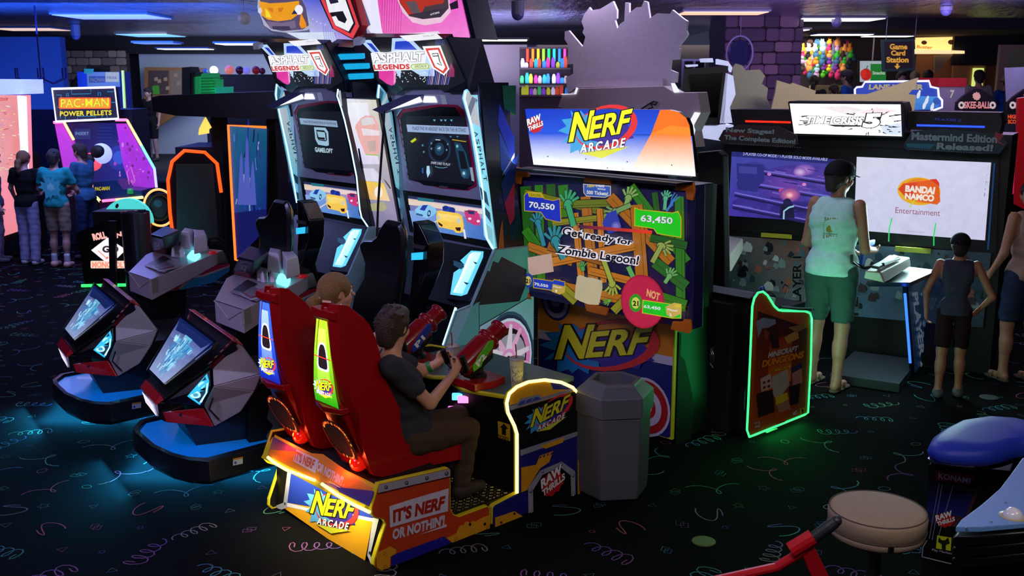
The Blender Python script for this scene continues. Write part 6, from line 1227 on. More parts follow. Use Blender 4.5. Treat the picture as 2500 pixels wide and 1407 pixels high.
for x, y in ((2360, 1290), (2420, 1275), (2455, 1228)): MB().lathe(atz(x, y, .97), [(.0045, 0), (.0045, .002), (0, .003)], 12).build('screw', silver, cp_)
# ---------------------------------------------------------------- machines on the left
def panel(name, parent, q, Y, m, d=.05, **k): return MB().slab([aty(x, y, Y) for x, y in q], (0, d, 0)).build(name, m, parent, **k)
def sheet(Y, eps=.0004, back=.004): return Art(lambda x, y: aty(x, y, Y), (0, -1, 0), eps=eps, back=back)
def fbox(name, parent, px0, px1, Y, z0, z1, m, d=.8): a_ = aty(px0, 400, Y); b_ = aty(px1, 400, Y); return MB().box(W0, Y, Y+d, a_.x, b_.x, z0, z1).build(name, m, parent)
nm_ = thing('neon_maze_machine', 'tall game machine with rainbow neon edges, pink side wings and yellow lettered marquee', 'arcade machine', (aty(210, 400, 14.8).x, 15.2, 0))
fbox('cabinet_body', nm_, 150, 330, 15.1, .02, 2.0, mat('0a0c28', .5), .7)
mqp = [(127, 217), (280, 213), (289, 290), (137, 297)]
panel('marquee', nm_, mqp, 14.7, blk, .12)
a = sheet(14.7); a.poly(inset(mqp, 2), '04082c')
for q in ([(175, 217), (175, 230), (222, 229), (222, 216)], [(138, 232), (150, 232), (150, 240)], [(262, 224), (278, 224)], [(163, 236), (163, 228), (167, 228), (167, 236)], [(240, 234), (240, 226), (246, 226), (246, 234)], [(140, 262), (148, 262), (148, 290)], [(190, 292), (190, 284), (234, 284), (234, 291)], [(272, 250), (284, 250)], [(160, 282), (160, 294)], [(250, 280), (250, 292), (262, 292), (262, 280)]): a.line(q, 1.6, '1880b8')
a.poly(rrect(144, 238, 271, 266, 4), 'f05010'); a.poly(rrect(147, 241, 268, 264, 3), 'f89820'); a.text('PAC-MAN', (149, 263), (266, 260), (149, 242), 'e8e020', .015, 'a06808', .03)
a.text('POWER PELLETS', (147, 284), (273, 281), (147, 272), 'e8d820', .03, '604808', .02, spacing=1.1); a.build('marquee_print', nm_, emit=1.15)
MB().tube([aty(x, y, 14.68) for x, y in mqp], .016, 8, closed=True).build('neon_tube', mat('d8d0ff', .4, emit=2.2, mott=0), nm_)
def rainbow(pts, Y, r, nm, par):
    cols = ('ff70a0', 'ffb070', 'f0f080', '70f0a0', '70d0ff', 'a0a0ff'); P_ = [aty(x, y, Y) for x, y in pts]; seg = []
    for p, q in zip(P_, P_[1:]):
        n = max(1, int((q-p).length/.16)); seg += [(p+(q-p)*i/n, p+(q-p)*(i+1)/n) for i in range(n)]
    mb = MB()
    for i, (p, q) in enumerate(seg): mb.tube([p, q], r, 6, mi=i % 6)
    mb.build(nm, [mat(c, .4, emit=2.0, mott=0) for c in cols], par)
wg = mat('b038c0', .3, emit=.55); 
panel('side_wing', nm_, [(133, 301), (155, 301), (180, 345), (215, 420), (224, 470), (200, 462), (160, 440)], 14.75, wg, .04)
panel('side_wing', nm_, [(283, 302), (308, 302), (340, 360), (372, 410), (377, 458), (320, 463), (300, 400)], 14.75, wg, .04)
rainbow([(131, 299), (156, 298), (180, 342)], 14.7, .02, 'neon_tube', nm_); rainbow([(219, 415), (226, 470), (258, 508)], 14.6, .02, 'neon_tube', nm_); rainbow([(282, 293), (310, 293), (345, 355), (377, 412), (382, 458)], 14.7, .02, 'neon_tube', nm_); rainbow([(250, 491), (349, 482)], 14.3, .02, 'neon_tube', nm_)
a = sheet(14.74, back=.06); R_ = random.Random(8)
for _ in range(40):
    x = R_.uniform(285, 370); y = R_.uniform(310, 455)
    if y > 305+(x-308)*1.7: a.ell(x, y, R_.uniform(1, 4), R_.uniform(1, 6), R_.choice(('e070f0', '8028a0', 'f0a0ff', 'c050d8')), n=8)
a.line([(314, 420), (324, 406), (334, 440), (322, 456), (314, 420)], 2, 'ff90f0'); a.build('wing_print', nm_, emit=.7)
a = Art(lambda x, y: aty(x, y, 15.08), (0, -1, 0), back=.01); a.grad([(160, 300), (285, 300), (320, 470), (190, 470)], ['0a1450', '101c80', '1430b0', '081040'], 4, 4); a.ell(290, 385, 26, 30, '1838c0'); a.ell(290, 385, 14, 16, '3060f0')
for y in range(312, 360, 8): a.line([(240, y), (275, y)], 1.2, '2040b0')
a.poly([(182, 315), (222, 315), (222, 340), (182, 340)], '203880'); a.text('INSERT', (185, 330), (218, 330), (185, 322), '80a0e0', .02); a.build('screen_image', nm_, emit=.7)
for x, y, r_, c, e in ((248, 375, .145, 'a8b8ff', 1.0), (226, 395, .13, 'ff5868', .9)):
    p = aty(x, y, 14.55); MB().ell(p, r_, r_*.8, r_, 20, 14).build('ball_seat', mat(c, .3, emit=e), nm_, smooth=True); MB().ell(p+Vector((-.02, -r_*.55, .03)), r_*.72, r_*.4, r_*.66, 16, 10).build('ball_opening', mat('04040c', .6), nm_, smooth=True)
panel('console', nm_, [(228, 445), (285, 440), (300, 462), (345, 466), (348, 480), (250, 488), (235, 478)], 14.35, mat('20406c', .3), .4)
a = sheet(14.35); a.poly([(228, 456), (270, 454), (272, 466), (230, 468)], '102050'); a.text('PAC-MAN', (232, 466), (268, 464), (232, 457), 'd8c820', .04); a.build('console_print', nm_, emit=.7)
MB().lathe(aty(318, 468, 14.3), [(.04, -.03), (.04, .02), (.03, .04), (0, .045)], 14).build('console_button', mat('28a050', .3, emit=.4), nm_)
fbox('lower_body', nm_, 235, 345, 14.4, .02, .75, mat('4a1450', .5), .7)
# pink lit game at the far left
pk = thing('pink_lit_game', 'glowing pink and white game panel at the far left edge', 'arcade machine', (aty(10, 400, 13.6).x, 14, 0))
panel('top_box', pk, [(-60, 193), (56, 194), (58, 230), (-60, 234)], 14.0, mat('b0c4ff', .4, emit=.75), .6); panel('picture_panel', pk, [(-60, 234), (50, 233), (60, 560), (-60, 600)], 14.1, mat('ff9090', .4, emit=.8), .3)
a = sheet(14.1); a.grad([(-60, 236), (48, 234), (56, 430), (-60, 460)], ['f0b0b8', 'ff9aa0', 'ff9088', 'f8c8d8'], 3, 6); R_ = random.Random(2)
for i in range(50): x, y = R_.uniform(-5, 45), R_.uniform(255, 420); a.line([(x, y), (x+R_.uniform(3, 14), y+R_.uniform(-3, 3))], R_.uniform(1, 2.4), R_.choice(('f8e090', 'e05068', 'ffe0e0', 'd8a0c0', 'f8f8d8')))
a.text('ZOOP', (2, 246), (22, 246), (2, 239), 'e02020', .03); a.build('picture_print', pk, emit=.85); panel('light_column', pk, [(42, 234), (60, 236), (66, 440), (54, 440)], 13.95, mat('c8f0ff', .4, emit=1.4), .06)
fbox('cabinet_body', pk, -60, 50, 14.16, .02, .8, blk, .6)
# small board-game cabinet with glowing lettering
bg = thing('board_game_cabinet', 'black cabinet side with glowing pink lettering and white diamond on the carpet', 'arcade machine', atz(262, 700, 0))
Yb = atz(262, 702, 0).y
panel('side_board', bg, [(184, 574), (200, 563), (250, 545), (297, 519), (313, 535), (316, 702), (207, 702), (196, 620)], Yb, blk, .06)
fbox('cabinet_body', bg, 215, 330, Yb+.06, .02, .9, dblk, .8)
a = sheet(Yb)
a.text('ROLL', (229, 588), (262, 582), (224, 571), 'f0b0a8', .07, '803838', .02); a.text("'N", (282, 584), (298, 576), (280, 572), 'f0b0a8', .05)
a.poly([(223, 611), (263, 580), (308, 610), (268, 648)], 'f8ecf0'); a.text('GO', (250, 617), (290, 617), (250, 600), '302430', .05); a.line([(240, 612), (262, 632)], 2, 'f08060'); a.poly([(266, 630), (258, 634), (262, 626)], 'f06040')
a.poly(rrect(222, 637, 314, 655, 2), 'f8d8c8'); a.text('MONOPOLY', (225, 654), (312, 654), (225, 639), 'f09078', .05); a.build('glowing_lettering', bg, emit=1.15)
panel('front_strut', bg, [(264, 540), (281, 540), (283, 700), (268, 700)], Yb-.08, dblk, .05)
MB().tube([aty(200, 704, Yb)+Vector((0, 0, .03)), aty(318, 702, Yb)+Vector((0, 0, .03))], .02, 6).build('floor_light', mat('30e060', .4, emit=2), bg)
ab = thing('arch_board', 'glowing turquoise arch board with three dark holes above the small black cabinet', 'sign', aty(310, 530, Yb+.3)); ab.location.z = .9
ar = [(310+62*math.cos(t_), 545+60*math.sin(t_)) for t_ in np.linspace(PI, 2*PI, 20)]+[(345, 545)]+[(318+26*math.cos(t_), 545+28*math.sin(t_)) for t_ in np.linspace(2*PI, PI, 12)]
panel('arch', ab, ar, Yb+.3, mat('50d8d0', .4, emit=.9), .06); a = sheet(Yb+.3)
for x, y in ((263, 517), (286, 503), (333, 528)): a.ell(x, y, 4, 6, '062020', 20)
a.build('dark_holes', ab, emit=.2)
sp_ = thing('spinner_wheel', 'dark spinner wheel ringed in glowing orange beside the metal cylinder', 'wheel', aty(390, 507, Yb+.5)); sp_.location.z = .8
c = aty(390, 507, Yb+.5); rr_ = 38/2500*c.y
MB().lathe(c, [(0, 0), (rr_*.93, 0), (rr_*.93, .05), (0, .05)], 40, (0, 1, 0)).build('disc', mat('0c0a10', .4), sp_); MB().tube([c+Vector((rr_*math.cos(t_), -.01, rr_*1.18*math.sin(t_))) for t_ in np.linspace(0, 2*PI, 40, endpoint=False)], .014, 8, closed=True).build('neon_ring', mat('ff9858', .4, emit=2.2, mott=0), sp_)
a = Art(lambda x, y: aty(x, y, Yb+.5), (0, -1, 0), back=.01); a.ell(390, 507, 20, 24, '1c2030'); a.ell(386, 497, 10, 9, '2c7090'); a.ell(390, 507, 28, 33, '5a3c20', r0=.9); a.build('disc_print', sp_, emit=.25)
cy_ = thing('metal_cylinder', 'brushed metal cylinder bin beside the glowing lettering', 'bin', atz(345, 722, 0)); p = atz(345, 722, 0); rc = 34/2500*p.y
MB().lathe(p, [(rc, 0), (rc, .96), (rc*.97, .97), (rc*.95, .96), (rc*.95, .2), (0, .2)], 32).build('shell', mat('a09ca8', .22, .95), cy_, smooth=False); MB().lathe(p, [(rc*1.01, .3), (rc*1.01, .31)], 32).build('seam_ring', silver, cy_)
# large licensed machine: orange rimmed board, blue picture and dark canopy (its figure is left out)
bm = thing('canopy_game', 'large dark game under a long black canopy with orange neon and a blue picture', 'arcade machine', (aty(520, 400, 12.6).x, 12.8, 0))
Y1 = 12.2
brd = [(425, 600), (415, 520), (410, 440), (420, 395), (450, 368), (500, 372), (530, 400), (540, 470), (545, 600)]
panel('rounded_board', bm, brd, Y1, mat('141c24', .4), .08); MB().tube([aty(x, y, Y1-.01) for x, y in brd[:8]], .02, 8).build('neon_tube', mat('ff4410', .4, emit=2.4, mott=0), bm)
a = sheet(Y1); a.grad([(430, 400), (520, 400), (535, 590), (432, 590)], ['203438', '2c2a30', '101418', '1c5860'], 4, 4); a.build('board_print', bm, emit=.25)
pan = [(556, 306), (652, 313), (650, 560), (574, 636)]
panel('picture_panel', bm, pan, 11.9, mat('0c1c60', .4), .08); a = sheet(11.9)
a.grad(pan, ['1878a8', '106898', '0c1890', '1428a0'], 5, 8); R_ = random.Random(9)
for _ in range(34): x = R_.uniform(572, 640); y = R_.uniform(330, 590); L = R_.uniform(8, 60); a.line([(x, y), (x+R_.uniform(-5, 5), y-L)], R_.uniform(1, 4), R_.choice(('1c30b8', '3858e0', '6888f0', '0c1060', 'a8b8ff', '4030a0')))
for x, h in ((590, 110), (604, 150), (618, 90)): a.poly([(x-9, 500), (x-3, 500-h), (x, 480-h), (x+3, 500-h), (x+9, 500)], '6070e0')
a.poly([(570, 520), (650, 510), (650, 560), (576, 630)], '101c70'); a.build('picture_print', bm, emit=.6)
MB().tube([aty(x, y, 11.87) for x, y in ((650, 311), (557, 306), (566, 480), (575, 635), (585, 637))], .014, 8).build('neon_tube', mat('ff6420', .4, emit=2.4, mott=0), bm)
cano = mat('0e0c18', .4); p0, p1 = aty(368, 240, 11.6), aty(672, 226, 11.6)
MB().slab([aty(x, y, 11.6) for x, y in ((368, 238), (390, 233), (672, 224), (672, 292), (430, 283), (372, 272))], (0, 2.2, 0)).build('canopy', cano, bm, bevel=.006)
fbox('canopy_support', bm, 520, 545, 12.6, .0, 2.1, dblk, .3); fbox('canopy_support', bm, 655, 676, 12.3, .0, 2.1, dblk, .3); fbox('cabinet_body', bm, 430, 660, 12.9, .02, 1.6, mat('1a0a1c', .5), 1.0)
panel('yellow_house_sign', bm, [(500, 287), (514, 312), (508, 316), (508, 326), (484, 330), (486, 314), (490, 306)], 12.0, mat('f0d860', .4, emit=1.1), .05)
gt = mat('28c878', .5, emit=.22)
for x, y0, y1, w_, m_ in ((455, 232, 165, 22, mat('3a4048', .5)), (480, 232, 188, 16, gt), (505, 232, 180, 28, gt), (470, 232, 178, 12, mat('20303c', .5)), (535, 230, 214, 36, mat('20b8a0', .4, emit=.4)), (520, 232, 196, 16, gt)):
    panel('model_skyscraper', bm, [(x-w_/2, y0), (x-w_/2, y1), (x+w_/2, y1-2), (x+w_/2, y0)], 11.9, m_, .3)
for i in range(6): panel('tower_ledge', bm, [(490, 190+i*7), (522, 189+i*7), (522, 192+i*7), (490, 193+i*7)], 11.86, mat('18a860', .4, emit=.15), .36)
pole = thing('lamp_ball_shelf', 'dark shelf carrying a row of coloured glass lamp balls above the canopy', 'shelf', aty(560, 178, 15)); pole.location.z = 0; fbox('shelf_body', pole, 510, 665, 15, 0, 2.5, mat('0c1624', .5), .8)
for x, y, r_, c, e in ((522, 168, 10, 'e8f0ff', 3.5), (560, 166, 11, 'ff8878', .5), (560, 166, 4, 'ffd0c0', 3), (602, 164, 9, '9890ff', .5), (603, 164, 4, 'e8e0ff', 3), (625, 170, 10, '8a2030', .3), (500, 156, 7, '3858a0', .5), (478, 152, 9, '502048', .2), (585, 172, 10, '401830', .2), (640, 172, 8, '50203c', .2)):
    p = aty(x, y, 15.3); p.z = 2.5+(11 if x == 560 else 9 if x == 603 else r_)/2500*15; o = MB().ell(p, r_/2500*15, r_/2500*15, r_/2500*15, 14, 10).build('bulb' if r_ == 4 else 'lamp_ball', mat(c, .15 if r_ != 4 else .2, emit=e), prev_ if r_ == 4 else None, smooth=True)
    if r_ == 4: continue
    prev_ = o; tag(o, {522: 'bright white glass lamp ball', 602: 'violet glass lamp ball'}.get(x, 'coloured glass lamp ball on the dark shelf'), 'lamp ball', 'glass lamp balls')
    if x not in (522, 602): o['label'] = {560: 'salmon', 625: 'dark red', 500: 'small blue', 478: 'dim violet, leftmost', 585: 'dark plum', 640: 'dark pink, rightmost'}.get(x, 'tiny inner')+(' glowing bulb' if r_ == 4 else ' glass lamp ball')+' above the long canopy'
bb = thing('blue_game', 'blue game with yellow edge strip and lit poster behind the neon maze machine', 'arcade machine', (aty(255, 300, 17.5).x, 17.8, 0)); fbox('cabinet_body', bb, 206, 292, 17.5, 0, 2.55, mat('10245c', .5), .8)
panel('edge_strip', bb, [(296, 172), (301, 172), (308, 300), (303, 300)], 17.4, mat('c8c030', .4, emit=.6), .04); a = sheet(17.49, back=.01); a.poly([(212, 176), (292, 176), (294, 212), (214, 212)], '7088b8'); a.poly([(258, 176), (291, 176), (291, 200), (258, 200)], 'd0d488'); a.poly([(218, 186), (258, 186), (258, 202), (218, 202)], '2c2030'); a.text('PACMAN', (221, 200), (256, 200), (221, 190), '807838', .03); a.text('FREE', (262, 193), (286, 193), (262, 187), '687040', .02); a.poly([(206, 168), (230, 168), (228, 180), (206, 180)], '189888'); a.build('poster_print', bb, emit=.5)
fb = thing('framed_boards', 'wood-framed display boards with photographs on the pale wall', 'display board', aty(430, 250, 26)); fb.location.z = 1.0
panel('wood_frame', fb, [(352, 164), (500, 166), (500, 240), (352, 330)], 26.2, mat('8a5c30', .5), .1); a = sheet(26.2); a.poly([(362, 172), (412, 172), (412, 230), (362, 232)], '4a3030'); a.poly([(416, 172), (446, 172), (446, 230), (416, 230)], '9a8c88'); a.poly([(372, 210), (388, 208), (390, 230), (372, 230)], '40c020')
for x, y in ((385, 195), (400, 190), (377, 190), (405, 212), (425, 180), (432, 200)): a.poly([(x, y), (x+8, y-2), (x+9, y+7), (x, y+8)], 'c8b0a0')
a.build('photographs', fb, emit=.25)
# hanging disco ball, dome cameras
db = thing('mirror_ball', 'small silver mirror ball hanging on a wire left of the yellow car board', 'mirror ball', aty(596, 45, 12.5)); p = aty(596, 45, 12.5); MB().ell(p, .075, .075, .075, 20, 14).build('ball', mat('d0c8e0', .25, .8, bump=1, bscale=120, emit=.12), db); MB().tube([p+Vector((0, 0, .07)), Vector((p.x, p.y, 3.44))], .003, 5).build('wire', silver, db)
for x, y, Y in ((185, 87, 20), (1264, 35, 14), (2042, 55, 17.5), (2310, 25, 15)):
    p = aty(x, y, Y); o = thing('dome_camera', 'dome camera under the ceiling', 'camera', p, 'dome cameras'); MB().ell(p, .08, .08, .08, 14, 8).build('dome', mat('6a68a0', .2), o, smooth=True); MB().lathe(p, [(.085, .0), (.085, max(.03, 3.44-p.z))], 14).build('mount', mat('8888a0', .4), o)
    o['label'] = {185: 'lilac dome camera above the far left corner', 1264: 'dome camera right of the pink car board', 2042: 'dome camera beside the long ceiling panel', 2310: 'dark dome camera above the right aisle'}[x]
# ---------------------------------------------------------------- background behind and right
ch_ = thing('chandelier', 'dark candle chandelier hanging before the blue wall', 'chandelier', aty(100, 180, 15)); p = aty(100, 190, 15); ms = mat('18184c', .4, .5)
mb = MB().tube([p+Vector((0, 0, 1.0)), p+Vector((0, 0, -.08))], .012, 6)
for i in range(6):
    t_ = i*PI/3; d_ = Vector((math.cos(t_), math.sin(t_), 0)); mb.tube([p, p+d_*.18+Vector((0, 0, -.08)), p+d_*.36+Vector((0, 0, 0)), p+d_*.36+Vector((0, 0, .14))], .012, 6)
mb.build('arms', ms, ch_)
struct('wall_beige', MB().box(W0, 21, 21.1, -.6, .15, 0, 3.1).box(W0, 21, 21.1, .15, .3, 0, 3.1), mat('a8907c', .7))
ps = thing('prize_shelf', 'lit prize shelving with coloured toys right of the racing towers', 'shelf', aty(1328, 200, 20)); ps.location.z = 0
fbox('shelf_back', ps, 1268, 1390, 20.3, 0, 3.0, mat('30201c', .6, emit=.05), .1)
for y in (120, 168, 205, 232): fbox('shelf_board', ps, 1268, 1390, 20.0, CAMZ-20*(y-190)/2500-.015, CAMZ-20*(y-190)/2500+.015, mat('4a3428', .6), .3)
R_ = random.Random(12)
for i, c in enumerate(('ff4010', 'ff8010', 'ffb010', '90ff20', '20e060', '20d0e0', '3080ff', 'f04090')):
    x = 1288+i*13; y = 128
    p = aty(x, y, 20.12); p.z = CAMZ+20*70/2500-.016; o = MB().tube([p, p-Vector((0, 0, .24))], .025, 8).build('light_stick', mat(c, .4, emit=1.2)); tag(o, 'glowing '+('red', 'orange', 'amber', 'lime', 'green', 'cyan', 'blue', 'pink')[i]+' light stick on the prize shelf', 'light stick', 'light sticks on the prize shelf')
for row, y in enumerate((163, 200, 227)):
    for i in range(11):
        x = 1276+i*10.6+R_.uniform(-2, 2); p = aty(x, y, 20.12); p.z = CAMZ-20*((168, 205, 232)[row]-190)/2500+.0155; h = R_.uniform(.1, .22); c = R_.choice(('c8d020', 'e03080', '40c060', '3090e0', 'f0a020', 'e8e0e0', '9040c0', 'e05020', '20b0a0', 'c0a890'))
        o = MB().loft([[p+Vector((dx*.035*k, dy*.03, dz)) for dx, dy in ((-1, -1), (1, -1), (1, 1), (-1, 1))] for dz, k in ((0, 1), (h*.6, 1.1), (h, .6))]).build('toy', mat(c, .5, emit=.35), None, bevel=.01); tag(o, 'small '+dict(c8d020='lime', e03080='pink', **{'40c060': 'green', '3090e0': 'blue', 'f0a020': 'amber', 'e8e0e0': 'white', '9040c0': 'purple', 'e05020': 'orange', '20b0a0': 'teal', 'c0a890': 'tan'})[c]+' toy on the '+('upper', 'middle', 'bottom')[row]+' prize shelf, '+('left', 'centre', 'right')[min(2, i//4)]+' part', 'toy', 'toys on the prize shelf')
# white machine with a black screen behind the grey cut-out
wm = thing('white_game', 'white lit game with a tall black screen right of the grey cut-out', 'arcade machine', aty(1720, 300, 9.9)); wm.location.z = 0; Yw = 9.9
fbox('cabinet_body', wm, 1672, 1768, Yw+.1, 0, 2.35, mat('2a2c38', .5), .7)
panel('screen_frame', wm, [(1672, 168), (1778, 161), (1768, 300), (1748, 308), (1690, 306), (1664, 225)], Yw, mat('22252c', .4), .08); panel('black_screen', wm, [(1682, 182), (1764, 178), (1752, 286), (1692, 288)], Yw-.01, mat('020204', .15), .02)
wl_ = mat('c8d0ff', .4, emit=.7)
panel('white_side', wm, [(1772, 178), (1790, 185), (1796, 230), (1782, 262), (1788, 300), (1757, 302)], Yw, wl_, .3); panel('white_cap', wm, [(1712, 143), (1740, 142), (1742, 152), (1714, 152)], Yw, wl_, .1); panel('white_cap', wm, [(1752, 144), (1778, 150), (1788, 165), (1786, 176), (1778, 160), (1752, 157)], Yw, wl_, .1); panel('white_cap', wm, [(1676, 158), (1704, 157), (1704, 162), (1680, 164)], Yw, wl_, .1)
panel('white_base', wm, [(1690, 306), (1790, 305), (1800, 330), (1765, 345), (1700, 335)], Yw, wl_, .3)
cbd = thing('cutout_board', 'pale translucent cut-out board shaped like wings beside the stone column', 'sign', aty(1830, 250, 11)); cbd.location.z = 0
panel('board', cbd, [(1785, 270), (1775, 240), (1790, 215), (1788, 165), (1796, 155), (1812, 160), (1820, 172), (1855, 170), (1868, 185), (1860, 205), (1875, 215), (1872, 240), (1885, 268)], 11, mat('b8bcb4', .5), .05); fbox('support', cbd, 1790, 1870, 11.06, 0, 2.15, dblk, .3)
rm = thing('round_mirror', 'large round dark mirror hanging beside the stone column', 'mirror', aty(1808, 130, 16.8)); p = aty(1806, 130, 16.8); MB().lathe(p, [(0, -.02), (.21, -.02), (.21, .02), (0, .02)], 28, (.5, -1, 0)).build('glass', mat('3c4070', .15, .6), rm); MB().tube([p+Vector((.21*math.cos(t_), .0, .27*math.sin(t_))) for t_ in np.linspace(0, 2*PI, 28, endpoint=False)], .015, 6, closed=True).build('rim', mat('6a6a90', .4), rm); MB().tube([p+Vector((0, 0, .26)), Vector((p.x, p.y, 3.4))], .006, 5).build('hanger', silver, rm)
wn = struct('window_1', MB().box(W0, 20.95, 21.0, aty(1665, 150, 21).x, aty(1722, 150, 21).x, 2.32, 2.82), mat('5c5c98', .6))
struct('wall_dark', MB().box(W0, 21.0, 21.1, .3, 4.3, 0, 3.1), mat('14121c', .8))
for i in range(2):
    for j in range(2): 
        x0 = 1670+i*27; o = MB().box(W0, 20.93, 20.96, aty(x0, 150, 21).x, aty(x0+21, 150, 21).x, 2.36+j*.23, 2.55+j*.23).build('pane', mat('0c0c18', .2), wn)
zz = thing('zigzag_board', 'cream zigzag cut-out board behind the white marquee', 'sign', aty(2060, 240, 10.6)); zz.location.z = 0
panel('board', zz, [(1880, 276), (1893, 225), (1897, 196), (1930, 206), (1935, 202), (1992, 222), (1990, 230), (2120, 230), (2150, 220), (2243, 190), (2234, 212), (2218, 230), (2236, 232), (2232, 272)], 10.6, mat('d8ccb0', .6), .05); fbox('support', zz, 1900, 2230, 10.66, 0, 2.0, dblk, .3)
ln = thing('bowling_sign', 'blue neon-edged sign with bowling pins behind the cream zigzag board', 'sign', aty(2190, 235, 12)); ln.location.z = 0
lq = [(2088, 272), (2087, 218), (2092, 213), (2105, 212), (2112, 200), (2268, 198), (2272, 212), (2290, 216), (2292, 236), (2300, 245), (2300, 262), (2278, 270), (2240, 272)]
panel('board', ln, lq, 12, mat('102080', .4), .08); MB().tube([aty(x, y, 11.98) for x, y in lq[:-1]], .012, 8).build('neon_tube', mat('b8b8ff', .4, emit=1.9, mott=0), ln); fbox('support', ln, 2110, 2280, 12.1, 0, 2.0, dblk, .3)
a = sheet(12); a.poly(inset(lq, 3), '2848c0'); a.grad([(2092, 232), (2296, 236), (2290, 268), (2092, 268)], ['3080e0', '50a0f0', '2060c8', '60b0f0'], 3, 2); a.text('LANE MASTER', (2120, 219), (2253, 219), (2122, 206), 'b8a880', .05, '20307c', .03)
for x, y in ((2242, 232), (2262, 246), (2256, 258), (2275, 262)): a.ell(x, y, 4, 9, 'e8f0ff', 15); a.ell(x+3, y-9, 2.6, 3, 'e8f0ff')
a.ell(2286, 247, 9, 9, '2c5cb8'); a.build('board_print', ln, emit=.85)
for x0, lab in ((2387, 'dark domed sign with pale pink lettering, whole'), (2512, 'dark domed sign with pale pink lettering, cut by the frame')):
    sk = thing('domed_sign', lab, 'sign', aty(x0, 250, 12.5), 'domed signs'); sk.location.z = 0
    panel('board', sk, [(x0-52, 270), (x0-50, 250), (x0-36, 236), (x0-20, 225), (x0-8, 217), (x0+8, 217), (x0+20, 225), (x0+36, 236), (x0+46, 250), (x0+48, 272)], 12.5, mat('0a0810', .4), .06); fbox('support', sk, x0-40, x0+40, 12.6, 0, 1.9, dblk, .3)
    a = sheet(12.5); a.poly([(x0+x*12-3, 235+y*12) for x, y in splat(20, .8, 3, .2)], 'e0a0a0'); a.text('SKEE-BALL', (x0-34, 265), (x0+30, 265), (x0-33, 248), 'e89098', .03, '5a1c28', .03)
    for sx in (-40, 36): a.ell(x0+sx, 257, 8, 9, 'd8c0c8', r0=.4)
    a.text('HIGH', (x0+73, 290), (x0+98, 290), (x0+73, 280), 'ff5010', .04); a.text('SCORE', (x0+73, 302), (x0+104, 302), (x0+73, 292), 'ff5010', .04); a.build('board_print', sk, emit=.75)
rd_ = thing('red_game', 'red sided game with pink neon at the right edge', 'arcade machine', aty(2490, 400, 10)); rd_.location.z = 0
panel('red_side', rd_, [(2487, 240), (2520, 235), (2520, 520), (2480, 500), (2484, 400)], 10.0, mat('b01420', .4, emit=.12), .05); fbox('cabinet_body', rd_, 2462, 2530, 10.3, 0, 1.7, mat('14081c', .5), .6)
panel('pink_screen', rd_, [(2462, 335), (2484, 325), (2482, 470), (2460, 480)], 10.15, mat('e02860', .4, emit=.5), .05); panel('yellow_edge', rd_, [(2445, 520), (2500, 524), (2500, 534), (2445, 528)], 9.8, mat('c8a020', .4), .2)
gsg = thing('hanging_sign', 'green framed hanging sign reading game card station with an arrow', 'sign', aty(2190, 135, 17.8)); gsg.location.z = aty(2190, 175, 17.8).z
panel('green_frame', gsg, [(2152, 97), (2232, 94), (2234, 172), (2155, 175)], 17.8, mat('20403c', .5, emit=.08), .05); panel('board', gsg, [(2160, 103), (2226, 101), (2228, 166), (2162, 168)], 17.78, mat('2c1c18', .6), .03)
a = sheet(17.78); a.text('Game', (2172, 121), (2215, 121), (2172, 107), 'e8a830', .04); a.text('Card', (2175, 136), (2210, 136), (2175, 123), 'e8a830', .04); a.text('Station', (2164, 153), (2218, 153), (2164, 139), 'e8a830', .04)
a.poly([(2188, 155), (2193, 155), (2193, 161), (2198, 161), (2190, 169), (2183, 161), (2188, 161)], 'e8a830'); a.build('sign_lettering', gsg, emit=.75)
for x in (2163, 2234): MB().tube([aty(x, 97, 17.8), Vector((aty(x, 97, 17.8).x, 17.8, 3.44))], .006, 5).build('hanger_rod', silver, gsg)
# plush wall: soft toys hung in a cloud
R_ = random.Random(21); pc2 = ('e89018', '30b030', '90c8d8', 'd8d0d0', '7030a0', 'e0d020', 'c83070', '181420', '50c020', 'f0a050', 'b8a0c8', '306890', '3c2c24')
plm = None
for i in range(110):
    lay = i % 2; gx = (i//2) % 9; gy = i//18; x = 1958+gx*17+lay*9+R_.uniform(-3, 3); y = 104+gy*16+lay*8+R_.uniform(-2, 2)
    if not (1950 < x < 2100 and 100 < y < 190) or ((x-2012)/72)**2+((y-142)/50)**2 > 1: continue
    p = aty(x, y, 21.45+lay*.4); k = R_.uniform(.05, .07); ci = R_.randrange(len(pc2)); m_ = mat(pc2[ci], .9, bump=.5, bscale=60)
    o = MB().ell(p, k, k*.7, k*R_.uniform(.8, 1.4), 10, 7).ell(p+Vector((0, -.02, k*1.2)), k*.6, k*.5, k*.6, 8, 6).ell(p+Vector((-k*.4, 0, k*1.75)), k*.22, k*.15, k*.25, 6, 4).ell(p+Vector((k*.4, 0, k*1.75)), k*.22, k*.15, k*.25, 6, 4).build('plush_toy', m_, None, smooth=True); tag(o, ('orange', 'green', 'pale blue', 'white', 'purple', 'yellow', 'pink', 'black', 'lime', 'peach', 'lilac', 'teal', 'brown')[ci]+' plush toy in the '+('topmost' if y < 114 else 'upper' if y < 131 else 'middle' if y < 149 else 'lower' if y < 167 else 'bottom')+' '+('far left' if x < 1972 else 'left' if x < 1996 else 'centre' if x < 2020 else 'right' if x < 2046 else 'far right')+' of the plush cloud', 'plush toy', 'plush toys on the prize wall')
for x, y, w_, h, c, e, nm, lab in ((2025, 210, 60, 30, 'b0a070', .1, 'counter_sign', 'pale counter board under the plush wall'), ):
    o = thing(nm, lab, 'counter', aty(x, y, 21)); o.location.z = .5; fbox('counter_front', o, 1975, 2060, 21, .5, 2.3, mat('8a7c58', .7), .3)
